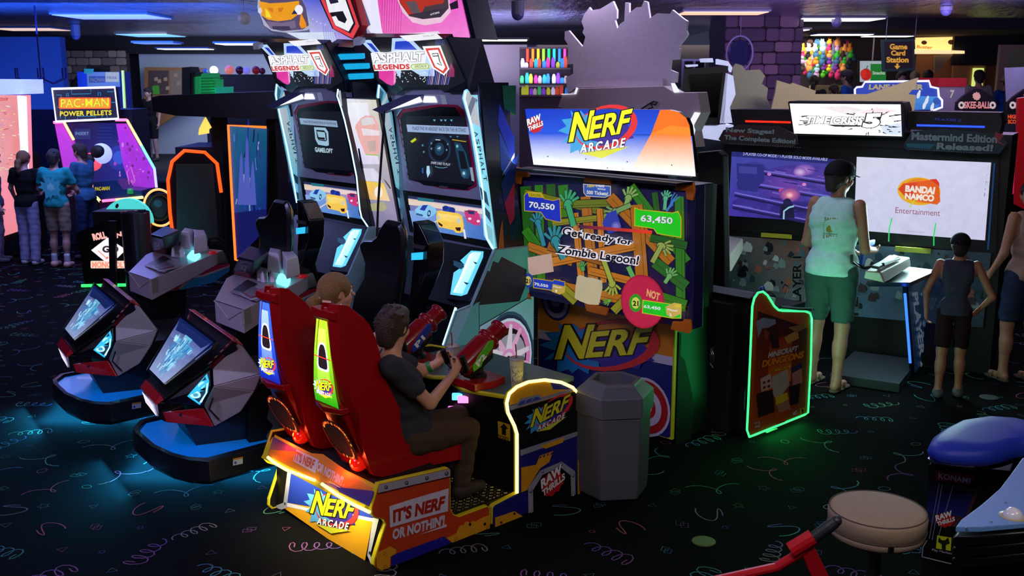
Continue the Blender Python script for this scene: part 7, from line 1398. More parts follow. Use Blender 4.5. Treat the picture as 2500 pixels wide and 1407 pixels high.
mn = thing('menu_board', 'menu screen with a red apple on white and green', 'screen', aty(2150, 175, 21)); mn.location.z = 1.9; MB().tube([aty(2130, 148, 21), Vector((aty(2130, 148, 21).x, 21, 3.3))], .015, 6).build('hanger_rod', silver, mn); panel('screen_frame', mn, [(2096, 147), (2165, 147), (2165, 202), (2096, 202)], 21, blk, .06); a = sheet(21); a.poly([(2099, 149), (2163, 149), (2163, 200), (2099, 200)], 'b8c4d0'); a.poly([(2125, 156), (2163, 156), (2163, 200), (2125, 200)], '188030'); a.ell(2114, 182, 13, 15, 'd02018'); a.ell(2108, 180, 8, 10, 'e03020'); a.poly([(2114, 168), (2117, 160), (2120, 160), (2116, 169)], '208020'); a.text('Snacks', (2130, 182), (2160, 182), (2130, 174), 'd8e8d8', .02); a.build('screen_image', mn, emit=.7)
sb = thing('snack_bar', 'glowing amber snack bar sign and wooden counter hood under the dark ceiling', 'sign', aty(2290, 110, 21.5)); sb.location.z = 2.0
panel('glowing_sign', sb, [(2238, 92), (2330, 90), (2332, 122), (2240, 130)], 21.5, mat('ffc070', .4, emit=1.5), .1); panel('lamp_shelf', sb, [(2236, 120), (2355, 124), (2355, 131), (2236, 131)], 21.3, mat('ffd8a0', .4, emit=1.1), .3); panel('diagonal_brace', sb, [(2282, 135), (2328, 132), (2300, 165), (2282, 180)], 21.4, mat('8a7460', .6), .05)
a = sheet(21.5); a.ell(2256, 104, 7, 5, '40200c'); a.ell(2322, 103, 8, 6, '40200c'); a.text('Buster', (2238, 118), (2276, 120), (2239, 110), 'c86018', .02); a.build('sign_print', sb, emit=.9)
struct('wall_wood', MB().box(W0, 22.0, 22.1, aty(2240, 100, 22).x, aty(2440, 100, 22).x, .5, 3.2), mat('8a5a34', .6))
struct('trim_4', MB().box(W0, 21.4, 21.5, aty(2330, 100, 21.4).x, 12.8, 2.7, 3.3), mat('0e0c10', .7))
dr = struct('door_2', MB().box(W0, 21.8, 21.9, aty(2330, 150, 21.8).x, aty(2408, 150, 21.8).x, .5, 2.75), mat('a07048', .6)); MB().box(W0, 21.76, 21.79, aty(2376, 150, 21.8).x, aty(2402, 150, 21.8).x, 1.7, 2.65).build('pane', mat('c8d870', .4, emit=1.1), dr)
struct('wall_cream', MB().box(W0, 21.0, 21.1, aty(2444, 100, 21).x, 12.8, .5, 3.1), mat('a8927c', .7))
rt = thing('red_top_machine', 'white machine with a red top and number seven', 'arcade machine', aty(2310, 220, 16)); rt.location.z = 0; fbox('body', rt, 2278, 2340, 16, 0, 2.32, mat('a8a4a8', .5), .7); fbox('red_top', rt, 2276, 2342, 15.95, 2.32, 2.45, mat('c02028', .4, emit=.1), .8); a = sheet(15.94); a.text('7', (2318, 240), (2328, 240), (2320, 220), 'f0f0f0', .04); a.build('number', rt, emit=.4)
bb2 = thing('blue_screen_game', 'dark game with a teal reflecting screen at the upper right edge', 'arcade machine', aty(2490, 160, 17)); bb2.location.z = 0; fbox('body', bb2, 2478, 2540, 17, 0, 2.9, mat('142c2c', .4), .6); panel('pale_top', bb2, [(2476, 165), (2520, 163), (2520, 250), (2480, 250)], 15, mat('9a98b0', .5, emit=.15), .3)
# ---------------------------------------------------------------- people: smooth bodies grown from round-ended limbs
class SDF:
    def __init__(s): s.p = []
    def cone(s, a, b, ra, rb, k=.02, sub=False): s.p.append(('c', Vector(a), Vector(b), ra, rb, k, sub)); return s
    def ell(s, c, r, R=None, k=.02, sub=False): s.p.append(('e', Vector(c), r, R, k, sub)); return s
    def plane(s, p, n): s.p.append(('p', Vector(p), Vector(n).normalized())); return s       # keeps the side against n
    def mesh(s, res, disp=None):
        lo = np.full(3, 1e9); hi = np.full(3, -1e9)
        for q in s.p:
            if q[0] == 'c' and not q[6]:
                for c, r in ((q[1], q[3]), (q[2], q[4])): lo = np.minimum(lo, np.array(c)-r); hi = np.maximum(hi, np.array(c)+r)
            if q[0] == 'e' and not q[5]: r = max(q[2]); lo = np.minimum(lo, np.array(q[1])-r); hi = np.maximum(hi, np.array(q[1])+r)
        lo -= 3*res; hi += 3*res; n = np.ceil((hi-lo)/res).astype(int)+1
        X = [lo[i]+res*np.arange(n[i]) for i in range(3)]; D = np.full(tuple(n), .25, dtype=np.float32)
        for q in s.p:
            if q[0] == 'p':
                d = (X[0][:, None, None]-q[1].x)*q[2].x+(X[1][None, :, None]-q[1].y)*q[2].y+(X[2][None, None, :]-q[1].z)*q[2].z; np.maximum(D, d.astype(np.float32), out=D); continue
            k = q[5] if q[0] == 'c' else q[4]; sub = q[6] if q[0] == 'c' else q[5]
            if q[0] == 'c': a = np.array(q[1]); b = np.array(q[2]); m = max(q[3], q[4])+k*1.2+2*res; l_ = np.minimum(a, b)-m; h_ = np.maximum(a, b)+m
            else: a = np.array(q[1]); m = max(q[2])+k*1.2+2*res; l_ = a-m; h_ = a+m
            i0 = np.clip(((l_-lo)/res).astype(int), 0, n-1); i1 = np.clip(((h_-lo)/res).astype(int)+1, 1, n); sl = tuple(slice(i0[i], i1[i]) for i in range(3))
            if any(i1[i] <= i0[i] for i in range(3)): continue
            x = X[0][sl[0]][:, None, None]; y = X[1][sl[1]][None, :, None]; z = X[2][sl[2]][None, None, :]
            if q[0] == 'c':
                ab = b-a; L2 = max(1e-9, float(ab @ ab)); t = np.clip(((x-a[0])*ab[0]+(y-a[1])*ab[1]+(z-a[2])*ab[2])/L2, 0, 1)
                d = np.sqrt((x-a[0]-t*ab[0])**2+(y-a[1]-t*ab[1])**2+(z-a[2]-t*ab[2])**2)-(q[3]+(q[4]-q[3])*t)
            else:
                dx, dy, dz = x-a[0], y-a[1], z-a[2]
                if q[3] is not None: R = q[3]; dx, dy, dz = R[0][0]*dx+R[0][1]*dy+R[0][2]*dz, R[1][0]*dx+R[1][1]*dy+R[1][2]*dz, R[2][0]*dx+R[2][1]*dy+R[2][2]*dz
                r = q[2]; k0 = np.sqrt((dx/r[0])**2+(dy/r[1])**2+(dz/r[2])**2); k1 = np.sqrt((dx/r[0]**2)**2+(dy/r[1]**2)**2+(dz/r[2]**2)**2)+1e-9; d = k0*(k0-1)/k1
            cur = D[sl]
            if sub: D[sl] = np.maximum(cur, -d+0*cur)
            else: h = np.clip(.5+.5*(cur-d)/k, 0, 1); D[sl] = cur*(1-h)+d*h-k*h*(1-h)
        if disp is not None: D += disp(X[0][:, None, None], X[1][None, :, None], X[2][None, None, :]).astype(np.float32)
        D[0] = D[-1] = .1; D[:, 0] = D[:, -1] = .1; D[:, :, 0] = D[:, :, -1] = .1
        S = D < 0; cs = S[:-1, :-1, :-1].astype(np.int8); cnt = np.zeros_like(cs)
        for i in (0, 1):
            for j in (0, 1):
                for l in (0, 1): cnt += S[i:n[0]-1+i, j:n[1]-1+j, l:n[2]-1+l]
        act = (cnt > 0) & (cnt < 8); idx = np.full(act.shape, -1, np.int64); ijk = np.argwhere(act); idx[act] = np.arange(len(ijk))
        acc = np.zeros((len(ijk), 3)); w = np.zeros(len(ijk)); cor = [(i, j, l) for i in (0, 1) for j in (0, 1) for l in (0, 1)]
        V8 = {c: D[ijk[:, 0]+c[0], ijk[:, 1]+c[1], ijk[:, 2]+c[2]] for c in cor}
        for c in cor:
            for ax in range(3):
                if c[ax] == 0:
                    e = list(c); e[ax] = 1; e = tuple(e); a, b = V8[c], V8[e]; m = (a < 0) != (b < 0); t = np.where(m, a/(a-b+1e-12), 0)
                    P = np.array(c, float)[None, :].repeat(len(ijk), 0); P[:, ax] += t; acc[m] += P[m]; w[m] += 1
        P = lo+res*(ijk+acc/np.maximum(w, 1)[:, None]); F = []
        for ax in range(3):
            o = [1, 1, 1]; o[ax] = 0
            a = S[tuple(slice(o[i], n[i]-1) for i in range(3))]; b = S[tuple(slice(o[i]+(i == ax), n[i]-1+(i == ax)) for i in range(3))]
            for fl in (0, 1):
                e = np.argwhere(a & ~b if fl == 0 else ~a & b)+np.array(o)
                u, v = [(1, 2), (2, 0), (0, 1)][ax]; q = []
                for du, dv in ((1, 1), (0, 1), (0, 0), (1, 0)): p = e.copy(); p[:, u] -= du; p[:, v] -= dv; q.append(idx[p[:, 0], p[:, 1], p[:, 2]])
                q = np.stack(q, 1); F.append(q if fl == 0 else q[:, ::-1])
        F = np.concatenate(F); F = F[(F >= 0).all(1)]; return P, F
    def build(s, name, m, parent, res=.01, disp=None, smooth=2, label=None):
        P, F = s.mesh(res, disp); c = P.mean(0); M = wmat(parent).inverted()
        me = bpy.data.meshes.new(name); me.from_pydata([tuple(x) for x in (P-c)], [], F.tolist()); me.materials.append(m)
        me.polygons.foreach_set('use_smooth', [True]*len(me.polygons))
        bm = bmesh.new(); bm.from_mesh(me)
        for _ in range(smooth): bmesh.ops.smooth_vert(bm, verts=bm.verts, factor=.5, use_axis_x=True, use_axis_y=True, use_axis_z=True)
        bm.to_mesh(me); bm.free()
        o = bpy.data.objects.new(name, me); C.objects.link(o); o.parent = parent; o.location = M @ Vector(c)
        if label: o['label'] = label
        return o
def skin(c): return mat(c, .5, bump=.02, bscale=300, mott=.06)
def cloth(c, r=.9, b=.25): return mat(c, r, bump=b, bscale=22, spec=.2, mott=.18)
def hand(B, w, d, side, curl=.5, s=1., toward=None):
    # w wrist, d pointing direction, side = thumb direction; unequal bent fingers and a thumb off the side
    d = Vector(d).normalized(); sd = Vector(side); sd = (sd-d*sd.dot(d)).normalized(); nrm = d.cross(sd).normalized() if toward is None else (Vector(toward)-d*Vector(toward).dot(d)).normalized()
    w = Vector(w); B.cone(w, w+d*.045*s, .024*s, .026*s, .012); pc = w+d*.045*s
    B.cone(w+d*.03*s+sd*.016*s, w+d*.072*s+sd*.02*s, .013*s, .012*s, .01).cone(w+d*.03*s-sd*.014*s, w+d*.068*s-sd*.022*s, .013*s, .011*s, .01)
    for i, (o, L) in enumerate(((.027, .9), (.009, 1.), (-.009, .95), (-.027, .76))):
        k = w+d*(.075-.003*abs(i-1))*s+sd*o*s; a = k; ang = 0
        for j, seg in enumerate((.036, .026, .02)):
            ang += curl*(.9, 1.15, .8)[j]; dd = d*math.cos(ang)+nrm*math.sin(ang); b = a+dd*seg*L*s; B.cone(a, b, .0088*s, .0078*s, .004); a = b
    t0 = w+d*.022*s+sd*.026*s; t1 = t0+(d*.55+sd*.75+nrm*.25*curl).normalized()*.034*s; t2 = t1+(d*.85+sd*.2+nrm*.6*curl).normalized()*.03*s
    B.cone(t0, t1, .0125*s, .0105*s, .008).cone(t1, t2, .0105*s, .008*s, .004)
def head(par, B, c, fwd, up, s, skm, hairc, style, res, eyes=True):
    c = Vector(c); f = Vector(fwd).normalized(); u = Vector(up); u = (u-f*u.dot(f)).normalized(); r = f.cross(u); R = [list(r), list(f), list(u)]
    at = lambda x, y, z: c+r*x*s+f*y*s+u*z*s
    B.ell(at(0, -.008, .02), (.074*s, .094*s, .088*s), R, .02).ell(at(0, .018, -.045), (.056*s, .066*s, .062*s), R, .03).cone(at(0, .055, -.088), at(0, .06, -.085), .022*s, .02*s, .025)
    B.cone(at(0, .088, .005), at(0, .108, -.028), .008*s, .0135*s, .012).ell(at(0, .088, -.056), (.024*s, .012*s, .009*s), R, .008)
    for k in (-1, 1):
        B.ell(at(.031*k, .094, .005), (.018*s, .013*s, .012*s), R, .01, sub=True); B.ell(at(.03*k, .089, .024), (.024*s, .012*s, .007*s), R, .01)
        B.ell(at(.078*k, -.004, -.008), (.009*s, .022*s, .032*s), R, .006); B.cone(at(.05*k, .06, -.03), at(.052*k, .05, -.04), .02*s, .02*s, .02)
    if eyes:
        e = MB()
        for k in (-1, 1): e.ell(at(.031*k, .078, .004), .0125*s, .0125*s, .0125*s, 10, 8)
        e.build('eyes', mat('d8d4d0', .3), par, smooth=True); e = MB()
        for k in (-1, 1): e.ell(at(.031*k, .088, .004), .0055*s, .0055*s, .0055*s, 8, 6)
        e.build('pupils', mat('141010', .2), par, smooth=True)
        m = MB().tube([at(-.02, .0985, -.056), at(0, .1015, -.0545), at(.02, .0985, -.056)], [.003*s, .0045*s, .003*s], 8).build('lips', mat('8a4a44', .5), par, smooth=True)
        e = MB()
        for k in (-1, 1): e.tube([at(.014*k, .098, .026), at(.03*k, .099, .032), at(.048*k, .088, .026)], .0035*s, 6)
        e.build('eyebrows', mat(hairc, .9), par, smooth=True)
    H = SDF(); hm = mat(hairc, .55, bump=.9, bscale=160, mott=.45)
    H.ell(at(0, -.016, .03), (.086*s, .102*s, .092*s), R, .02).ell(at(0, -.045, -.01), (.076*s, .066*s, .075*s), R, .03)
    if style == 'short':
        H.ell(at(0, .03, .075), (.074*s, .074*s, .048*s), R, .02).ell(at(0, -.068, -.07), (.058*s, .036*s, .06*s), R, .03)
        for k in (-1, 1): H.ell(at(.066*k, .012, .0), (.02*s, .034*s, .05*s), R, .02)
        Rg = random.Random(3)
        for _ in range(46):
            t_ = Rg.uniform(0, 2*PI); ph = Rg.uniform(-.2, 1.4); d_ = Vector((math.cos(t_)*math.cos(ph), math.sin(t_)*math.cos(ph)-.1, math.sin(ph))); p = at(d_.x*.078, d_.y*.095, .03+d_.z*.085); q = p+(r*d_.x+f*(d_.y-.5)+u*(d_.z-.5)).normalized()*.03*s; H.cone(p, q, .011*s, .004*s, .006)
    elif style in ('pony', 'ponylow'):
        for k in (-1, 1): H.ell(at(.055*k, .0, .02), (.036*s, .07*s, .06*s), R, .02)
        b = at(0, -.112, -.02 if style == 'pony' else -.05); H.cone(at(0, -.08, .0), b, .04*s, .022*s, .02)
        pts = [b, at(.0, -.15, -.06), at(.0, -.155, -.13), at(.0, -.135, -.2), at(.0, -.12, -.26)]
        for i, (p, q) in enumerate(zip(pts, pts[1:])): H.cone(p, q, (.024, .04, .04, .03)[i]*s, (.04, .04, .03, .008)[i]*s, .015)
        MB().tube([b+(r*math.cos(t_)*.024+u*math.sin(t_)*.024)*s+f*.004*math.sin(5*t_)*s for t_ in np.linspace(0, 2*PI, 16, endpoint=False)], .011*s, 8, closed=True).build('hair_tie', mat('c89888', .8), par, smooth=True)
    # keep the face and the ears free
    H.ell(at(0, .085, -.035), (.064*s, .075*s, .075*s), R, .01, sub=True)
    for k in (-1, 1): H.ell(at(.085*k, .014, -.022), (.024*s, .026*s, .04*s), R, .01, sub=True)
    H.plane(at(0, 0, -.11) if style == 'short' else at(0, 0, -.5), -u)
    if style != 'none':
        fr = lambda x, y, z: .0022*s*np.sin(x*310+y*60)*np.sin(y*280+z*40)
        H.build('hair', hm, par, res=res*.8, disp=fr, smooth=1)
    return at
def cap(par, at, c, s, backward=False, res=.008):
    o = at(0, 0, 0); r = at(1, 0, 0)-o; f = at(0, 1, 0)-o; u = at(0, 0, 1)-o; r, f, u = r.normalized(), f.normalized(), u.normalized(); R = [list(r), list(f), list(u)]; sg = -1 if backward else 1
    H = SDF().ell(at(0, -.01, .03), (.102*s, .118*s, .106*s), R).plane(at(0, 0, .012), -u); m = cloth(c, .8, .1)
    H.build('cap', m, par, res=res, smooth=1)
    rim = [[at(x*.09, sg*(.085+.085*(1-x*x)*k), .024-.014*k*(1-abs(x)*.4)+dz) for x in np.linspace(-1, 1, 11)] for k in (0, .5, 1) for dz in (0,)]
    mb = MB(); V_ = rim[0]+rim[1]+rim[2]; fs = [(k*11+i, k*11+i+1, (k+1)*11+i+1, (k+1)*11+i) for k in range(2) for i in range(10)]; n = len(V_)
    mb.add(V_+[p-u*.004 for p in V_], fs+[tuple(n+i for i in q[::-1]) for q in fs]); mb.build('cap_brim', m, par)
def figure(label, J, s=1., fwd=(0, 1, 0), face=None, skinc='b08a78', hairc='2a1a12', hair='short', top=('tee', '202024'), legs=('pants', '303038'), shoes='8a8a90', res=.011, group=None, capc=None, up=(0, 0, 1), curl=.4, eyes=True, hands=None, girth=1., socks=None, legdir=None):
    base = Vector((J['pel'].x, J['pel'].y, min(J['anL'].z, J['anR'].z)-.05*s)); t = thing('person', label, 'person', base, group); sm = skin(skinc); B = SDF(); f = Vector(fwd).normalized(); r = Vector((f.y, -f.x, 0)).normalized(); R = [list(r), list(r.cross(Vector((0, 0, 1)))), [0, 0, 1]]
    g = girth; ch = (J['shL']+J['shR'])/2; pel = J['pel']; mid = (ch+pel)/2; ax = (ch-pel).normalized()
    at = head(t, B, J['head'], face or fwd, up, s, sm, hairc, hair, res, eyes)
    B.cone(ch+ax*.0, J['head']-ax*.075*s, .056*s, .05*s, .02)
    torso = [(pel+(J['hipL']-pel)*.55, pel+(J['hipR']-pel)*.55, .098*s*g), (mid-ax*.04*s-r*.04*s, mid-ax*.04*s+r*.04*s, .092*s*g), (ch-ax*.13*s-r*.07*s, ch-ax*.13*s+r*.07*s, .095*s*g), (ch-ax*.045*s+(J['shL']-ch)*.55, ch-ax*.045*s+(J['shR']-ch)*.55, .07*s)]
    def tor(T, add, k=.05):
        for a, b, q in torso: T.cone(a, b, q+add, q+add, k)
    tor(B, 0)
    for k in 'LR':
        B.cone(J['sh'+k], J['el'+k], .048*s, .037*s, .03).cone(J['el'+k], J['wr'+k], .038*s, .024*s, .015).cone(J['hip'+k], J['kn'+k], .082*s*g, .054*s, .04).cone(J['kn'+k], J['an'+k], .056*s, .036*s, .02)
        B.cone(J['kn'+k]*.65+J['an'+k]*.35-f*.012*s, J['kn'+k]*.5+J['an'+k]*.5-f*.012*s, .05*s, .044*s, .03)
        d_ = (J['wr'+k]-J['el'+k]).normalized(); hd = (hands or {}).get(k, {})
        hand(B, J['wr'+k], hd.get('d', d_), hd.get('side', f), hd.get('curl', curl), s, hd.get('toward', r*(1 if k == 'L' else -1)))
        ld = Vector((legdir or {}).get(k, f)).normalized(); B.cone(J['an'+k], J['an'+k]-Vector((0, 0, .03*s)), .038*s, .036*s, .02).cone(J['an'+k]-Vector((0, 0, .045*s))-ld*.03*s, J['an'+k]-Vector((0, 0, .05*s))+ld*.14*s, .034*s, .026*s, .02)
    B.build('body', sm, t, res=res)
    if capc: cap(t, at, capc, s*1.0, res=res*.9)
    # clothes
    K = SDF(); kind, colr = top; tor(K, .014*s); hem = pel-ax*(.07*s)
    for k in 'LR':
        if kind == 'tee': K.cone(J['sh'+k], J['sh'+k]*.38+J['el'+k]*.62, .062*s, .064*s, .03)
        elif kind == 'tank': K.cone(J['sh'+k]*.55+ch*.45, ch, .05*s, .06*s, .03)
    K.cone(pel, pel+Vector((0, 0, -.02)), .115*s*g, .12*s*g, .05).cone(J['hipL']*.8+J['hipR']*.2+ax*.05*s, J['hipR']*.8+J['hipL']*.2+ax*.05*s, .112*s*g, .112*s*g, .04).cone(J['hipL']*.8+J['hipR']*.2-ax*.04*s, J['hipR']*.8+J['hipL']*.2-ax*.04*s, .112*s*g, .112*s*g, .04)
    K.ell(ch+ax*.085*s+f*.02*s, (.075*s, .075*s, .06*s), None, .01, sub=True)
    if kind == 'tank':
        for k in 'LR': K.cone(J['sh'+k]*1.08-ch*.08, J['sh'+k]*.9+J['el'+k]*.1-ax*.075*s, .058*s, .066*s, .01, sub=True)
    else:
        for k in 'LR':
            e = (J['el'+k]-J['sh'+k]).normalized(); K.ell(J['sh'+k]*.38+J['el'+k]*.62+e*.06*s, (.066*s,)*3, None, .01, sub=True)
    K.plane(hem, -ax)
    wr = lambda x, y, z: .003*s*np.sin(z*38+x*17)*np.sin(x*29+y*31)+.002*s*np.sin(z*90+y*25)
    K.build('shirt', cloth(colr), t, res=res, disp=wr, label=None)
    L_ = SDF(); lk, lc = legs; L_.cone(torso[0][0], torso[0][1], torso[0][2]+.012*s, torso[0][2]+.012*s, .03)
    for k in 'LR':
        if lk == 'shorts': e = J['hip'+k]*.16+J['kn'+k]*.84; L_.cone(J['hip'+k], e, .098*s*g, .082*s, .03); v = (J['kn'+k]-J['hip'+k]).normalized(); L_.ell(e+v*.085*s, (.085*s,)*3, None, .01, sub=True)
        else: w_ = 1.0 if lk == 'pants' else 1.35; L_.cone(J['hip'+k], J['kn'+k], .096*s*g, .072*s*w_**.5, .03).cone(J['kn'+k], J['an'+k]-Vector((0, 0, .01*s)), .070*s*w_**.5, .052*s*w_, .02)
    L_.plane(pel+ax*.09*s, ax); L_.build('shorts' if lk == 'shorts' else 'trousers', cloth(lc), t, res=res, disp=wr)
    for k in 'LR':
        ld = Vector((legdir or {}).get(k, f)).normalized(); a = J['an'+k]; S_ = SDF()
        if shoes == 'sandal':
            S_.cone(a-Vector((0, 0, .072*s))-ld*.04*s, a-Vector((0, 0, .074*s))+ld*.16*s, .036*s, .042*s, .02).plane(a-Vector((0, 0, .066*s)), (0, 0, 1)); S_.plane(a-Vector((0, 0, .088*s)), (0, 0, -1)); S_.build('sandal', mat('5a4c3c', .8), t, res=res*.8)
            rr = ld.cross(Vector((0, 0, 1)))
            for q in (.02, .09): MB().tube([a-Vector((0, 0, .07*s))+ld*q*s+rr*.045*s, a-Vector((0, 0, .02*s+.2*q*s))+ld*q*s+rr*.025*s, a-Vector((0, 0, .016*s+.2*q*s))+ld*q*s-rr*.025*s, a-Vector((0, 0, .07*s))+ld*q*s-rr*.045*s], .009*s, 6).build('strap', mat('6a5c48', .8), t)
            continue
        S_.cone(a-Vector((0, 0, .03*s)), a-Vector((0, 0, .045*s))-ld*.03*s, .05*s, .046*s, .02).cone(a-Vector((0, 0, .048*s)), a-Vector((0, 0, .055*s))+ld*.15*s, .046*s, .036*s, .03).plane(a-Vector((0, 0, .085*s)), (0, 0, -1)); S_.plane(a+Vector((0, 0, .02*s)), (0, 0, 1))
        S_.build('shoe', mat(shoes, .7), t, res=res*.85)
        if socks:
            SDF().cone(a+Vector((0, 0, .10*s)), a-Vector((0, 0, .02*s)), .046*s, .043*s, .01).plane(a+Vector((0, 0, .12*s)), (0, 0, 1)).build('sock', mat(socks, .9), t, res=res)
    return t, at
def standing(foot, H, heading, lean=0, arms=None, spread=.09, step=0.):
    # neutral standing joints for a person of height H at a floor point, heading in degrees (0 = away from the camera)
    s = H/1.75; h = math.radians(heading); f = Vector((math.sin(h), math.cos(h), 0)); r = Vector((f.y, -f.x, 0)); b = Vector(foot); P = lambda x, y, z: b+r*x*s+f*y*s+Vector((0, 0, z*s))
    J = dict(head=P(0, .02+lean, 1.615), shL=P(-.175, lean*.8, 1.42), shR=P(.175, lean*.8, 1.42), pel=P(0, 0, .96), hipL=P(-.09, 0, .92), hipR=P(.09, 0, .92), knL=P(-spread-.01, .02+step*.5, .5), knR=P(spread+.01, .02-step*.4, .5), anL=P(-spread-.02, -.02+step, .09), anR=P(spread+.02, -.02-step, .09),
             elL=P(-.235, -.02, 1.13), elR=P(.235, -.02, 1.13), wrL=P(-.25, .05, .89), wrR=P(.25, .05, .89))
    for k, v in (arms or {}).items(): J[k] = P(*v)
    return J, s, f
# seated boy at the near blaster
g3 = lambda x, y, v: N.pv(x, y, v)
J = dict(head=g3(960, 797, -.30), shL=g3(948, 872, -.49), shR=g3(952, 892, -.12), pel=g3(985, 1055, -.30), hipL=g3(1000, 1062, -.39), hipR=g3(1010, 1068, -.22), knL=g3(1118, 1020, -.45), knR=g3(1142, 1048, -.17), anL=g3(1120, 1190, -.45), anR=g3(1128, 1208, -.19),
         elL=g3(1030, 905, -.48), elR=g3(1050, 985, -.08), wrL=g3(1066, 888, -.42), wrR=g3(1108, 912, -.20))
for k in ('anL', 'anR'): J[k].z = max(J[k].z, .215)
bf = (N.u+N.v*.0).normalized(); ld = N.u
grip_d = (N.u*.5+Vector((0, 0, .8))).normalized()
t, at = figure('seated person with short dark hair, charcoal tee and brown trousers, holding a blaster', J, .93, bf, (N.u*.93-N.v*.30+Vector((0, 0, -.08))), 'd89c7c', '3a2618', 'short', ('tee', '36363c'), ('pants', '4a3a2c'), '2c2420', res=.0085, girth=1.22, curl=.95,
    hands=dict(R=dict(d=(N.u*.7+Vector((0, 0, .65))-N.v*.2), side=Vector((0, 0, 1))-N.u*.3, curl=.8, toward=-N.v), L=dict(d=(N.u*.8+Vector((0, 0, .5))+N.v*.1), side=Vector((0, 0, 1)), curl=.8, toward=N.v)))
wl = J['wrL']; dl = (J['wrL']-J['elL']).normalized()
MB().lathe(wl-dl*.045, [(.031, -.011), (.033, -.011), (.033, .011), (.031, .011)], 20, dl).build('wristband', mat('188a30', .4), t)
# seated girl at the far blaster
J = dict(head=g3(822, 712, -.84), shL=g3(795, 792, -1.0), shR=g3(800, 802, -.70), pel=g3(860, 960, -.85), hipL=g3(872, 965, -.94), hipR=g3(878, 972, -.77), knL=g3(975, 925, -.97), knR=g3(990, 945, -.75), anL=g3(985, 1060, -.97), anR=g3(995, 1085, -.75),
         elL=g3(880, 850, -1.03), elR=g3(900, 880, -.66), wrL=g3(925, 815, -.98), wrR=g3(940, 838, -.74))
for k in ('anL', 'anR'): J[k].z = max(J[k].z, .215)
figure('seated person with blonde ponytail in a beige scrunchie, partly hidden by the red seats', J, .93, bf, (N.u*.9+N.v*.28), 'd8a088', '8a6430', 'pony', ('tee', 'b89088'), ('pants', '28282e'), '2c2420', res=.0095, curl=.9,
    hands=dict(R=dict(d=(N.u*.7+Vector((0, 0, .65))), side=Vector((0, 0, 1)), curl=.8, toward=-N.v), L=dict(d=(N.u*.8+Vector((0, 0, .5))), side=Vector((0, 0, 1)), curl=.8, toward=N.v)))
# man and child at the two-player cabinet
Jm, s, f = standing(atz(2012, 945, 0), 1.83, 42, .03, dict(elR=(.24, .02, 1.10), wrR=(.20, .27, 1.06), elL=(-.24, .05, 1.10), wrL=(-.02, .34, 1.02)), .10, .04)
t, at = figure('person in tank top tinted mint for screen light, green shorts, sandals and dark cap, aiming a toy gun', Jm, s, f, f+Vector((.9, -.25, -.1)), 'b07c64', '2a1c16', 'short', ('tank', 'b8f0e4'), ('shorts', '3a5c54'), 'sandal', capc='14121a', res=.011, curl=.8, girth=1.25)  # mint in the shirt colour paints in the screen's light
bk = Jm['pel']; ch = (Jm['shL']+Jm['shR'])/2; 
pb_ = ch-Vector((0, 0, .2))-f*.13; 
a = Art(lambda x, y: ch+Vector((f.y, -f.x, 0))*(-.03+.12*x)+Vector((0, 0, -.1-.16*(1-y)))-f*(.142-.012*x), -f, back=.006)
a.text('SALTY', (0, .85), (.9, .85), (0, 1.05), '8a8a30', .03); a.text('LION', (0, 0), (.9, 0), (0, .2), '8a8a30', .03); a.line([(.0, .25), (.9, .25), (.9, .8), (0, .8)], .03, '3c7a6a', True); a.ell(.45, .52, .3, .18, '9a9a38', 20); a.ell(.6, .6, .16, .1, 'b0a840', -30); a.build('shirt_print', t)
gw = (Jm['wrR']+Jm['wrL'])/2+f*.07; gn = thing('toy_gun', 'blue light gun held by the person in the mint-tinted tank top', 'toy gun', gw)
MB().hexa([gw+v_ for v_ in (f*-.06+Vector((-.02, 0, .0)), f*.16+Vector((-.015, 0, .02)), f*.16+Vector((.015, 0, .02)), f*-.06+Vector((.02, 0, 0)), f*-.07+Vector((-.02, 0, .07)), f*.17+Vector((-.015, 0, .065)), f*.17+Vector((.015, 0, .065)), f*-.07+Vector((.02, 0, .07)))]).build('gun_body', mat('2050b0', .3, emit=.1), gn, bevel=.008)
MB().hexa([gw+v_ for v_ in (f*-.07+Vector((-.015, 0, -.12)), f*-.02+Vector((-.015, 0, -.12)), f*-.02+Vector((.015, 0, -.12)), f*-.07+Vector((.015, 0, -.12)), f*-.05+Vector((-.015, 0, .01)), f*.0+Vector((-.015, 0, .01)), f*.0+Vector((.015, 0, .01)), f*-.05+Vector((.015, 0, .01)))]).build('gun_grip', mat('1c3c80', .3), gn, bevel=.006)
Jb, s, f = standing(atz(2312, 968, 0), 1.30, 20, 0, dict(elR=(.34, -.04, 1.10), wrR=(.22, .05, .93), elL=(-.29, -.03, 1.12), wrL=(-.27, .02, .88)), .08, -.05)
figure('child in grey tank top, dark patterned shorts and dark cap', Jb, s*.98, f, f, 'b07058', '2a1a14', 'short', ('tank', '3c3a4c'), ('shorts', '2a1418'), '5c5a60', capc='16141a', res=.009, girth=.86, curl=.5, eyes=False)
Jw, s, f = standing(atz(2478, 930, 0), 1.68, -15, 0, dict(elR=(.23, .05, 1.15), wrR=(.2, .2, 1.2), elL=(-.24, 0, 1.12), wrL=(-.26, .1, .95)), .09, .05)
figure('person in denim shorts and flip-flops at the right edge, cut by the frame', Jw, s, f, f, 'b88468', '3a281c', 'pony', ('tank', 'b89c90'), ('shorts', '2c3c58'), 'sandal', res=.012, eyes=False)
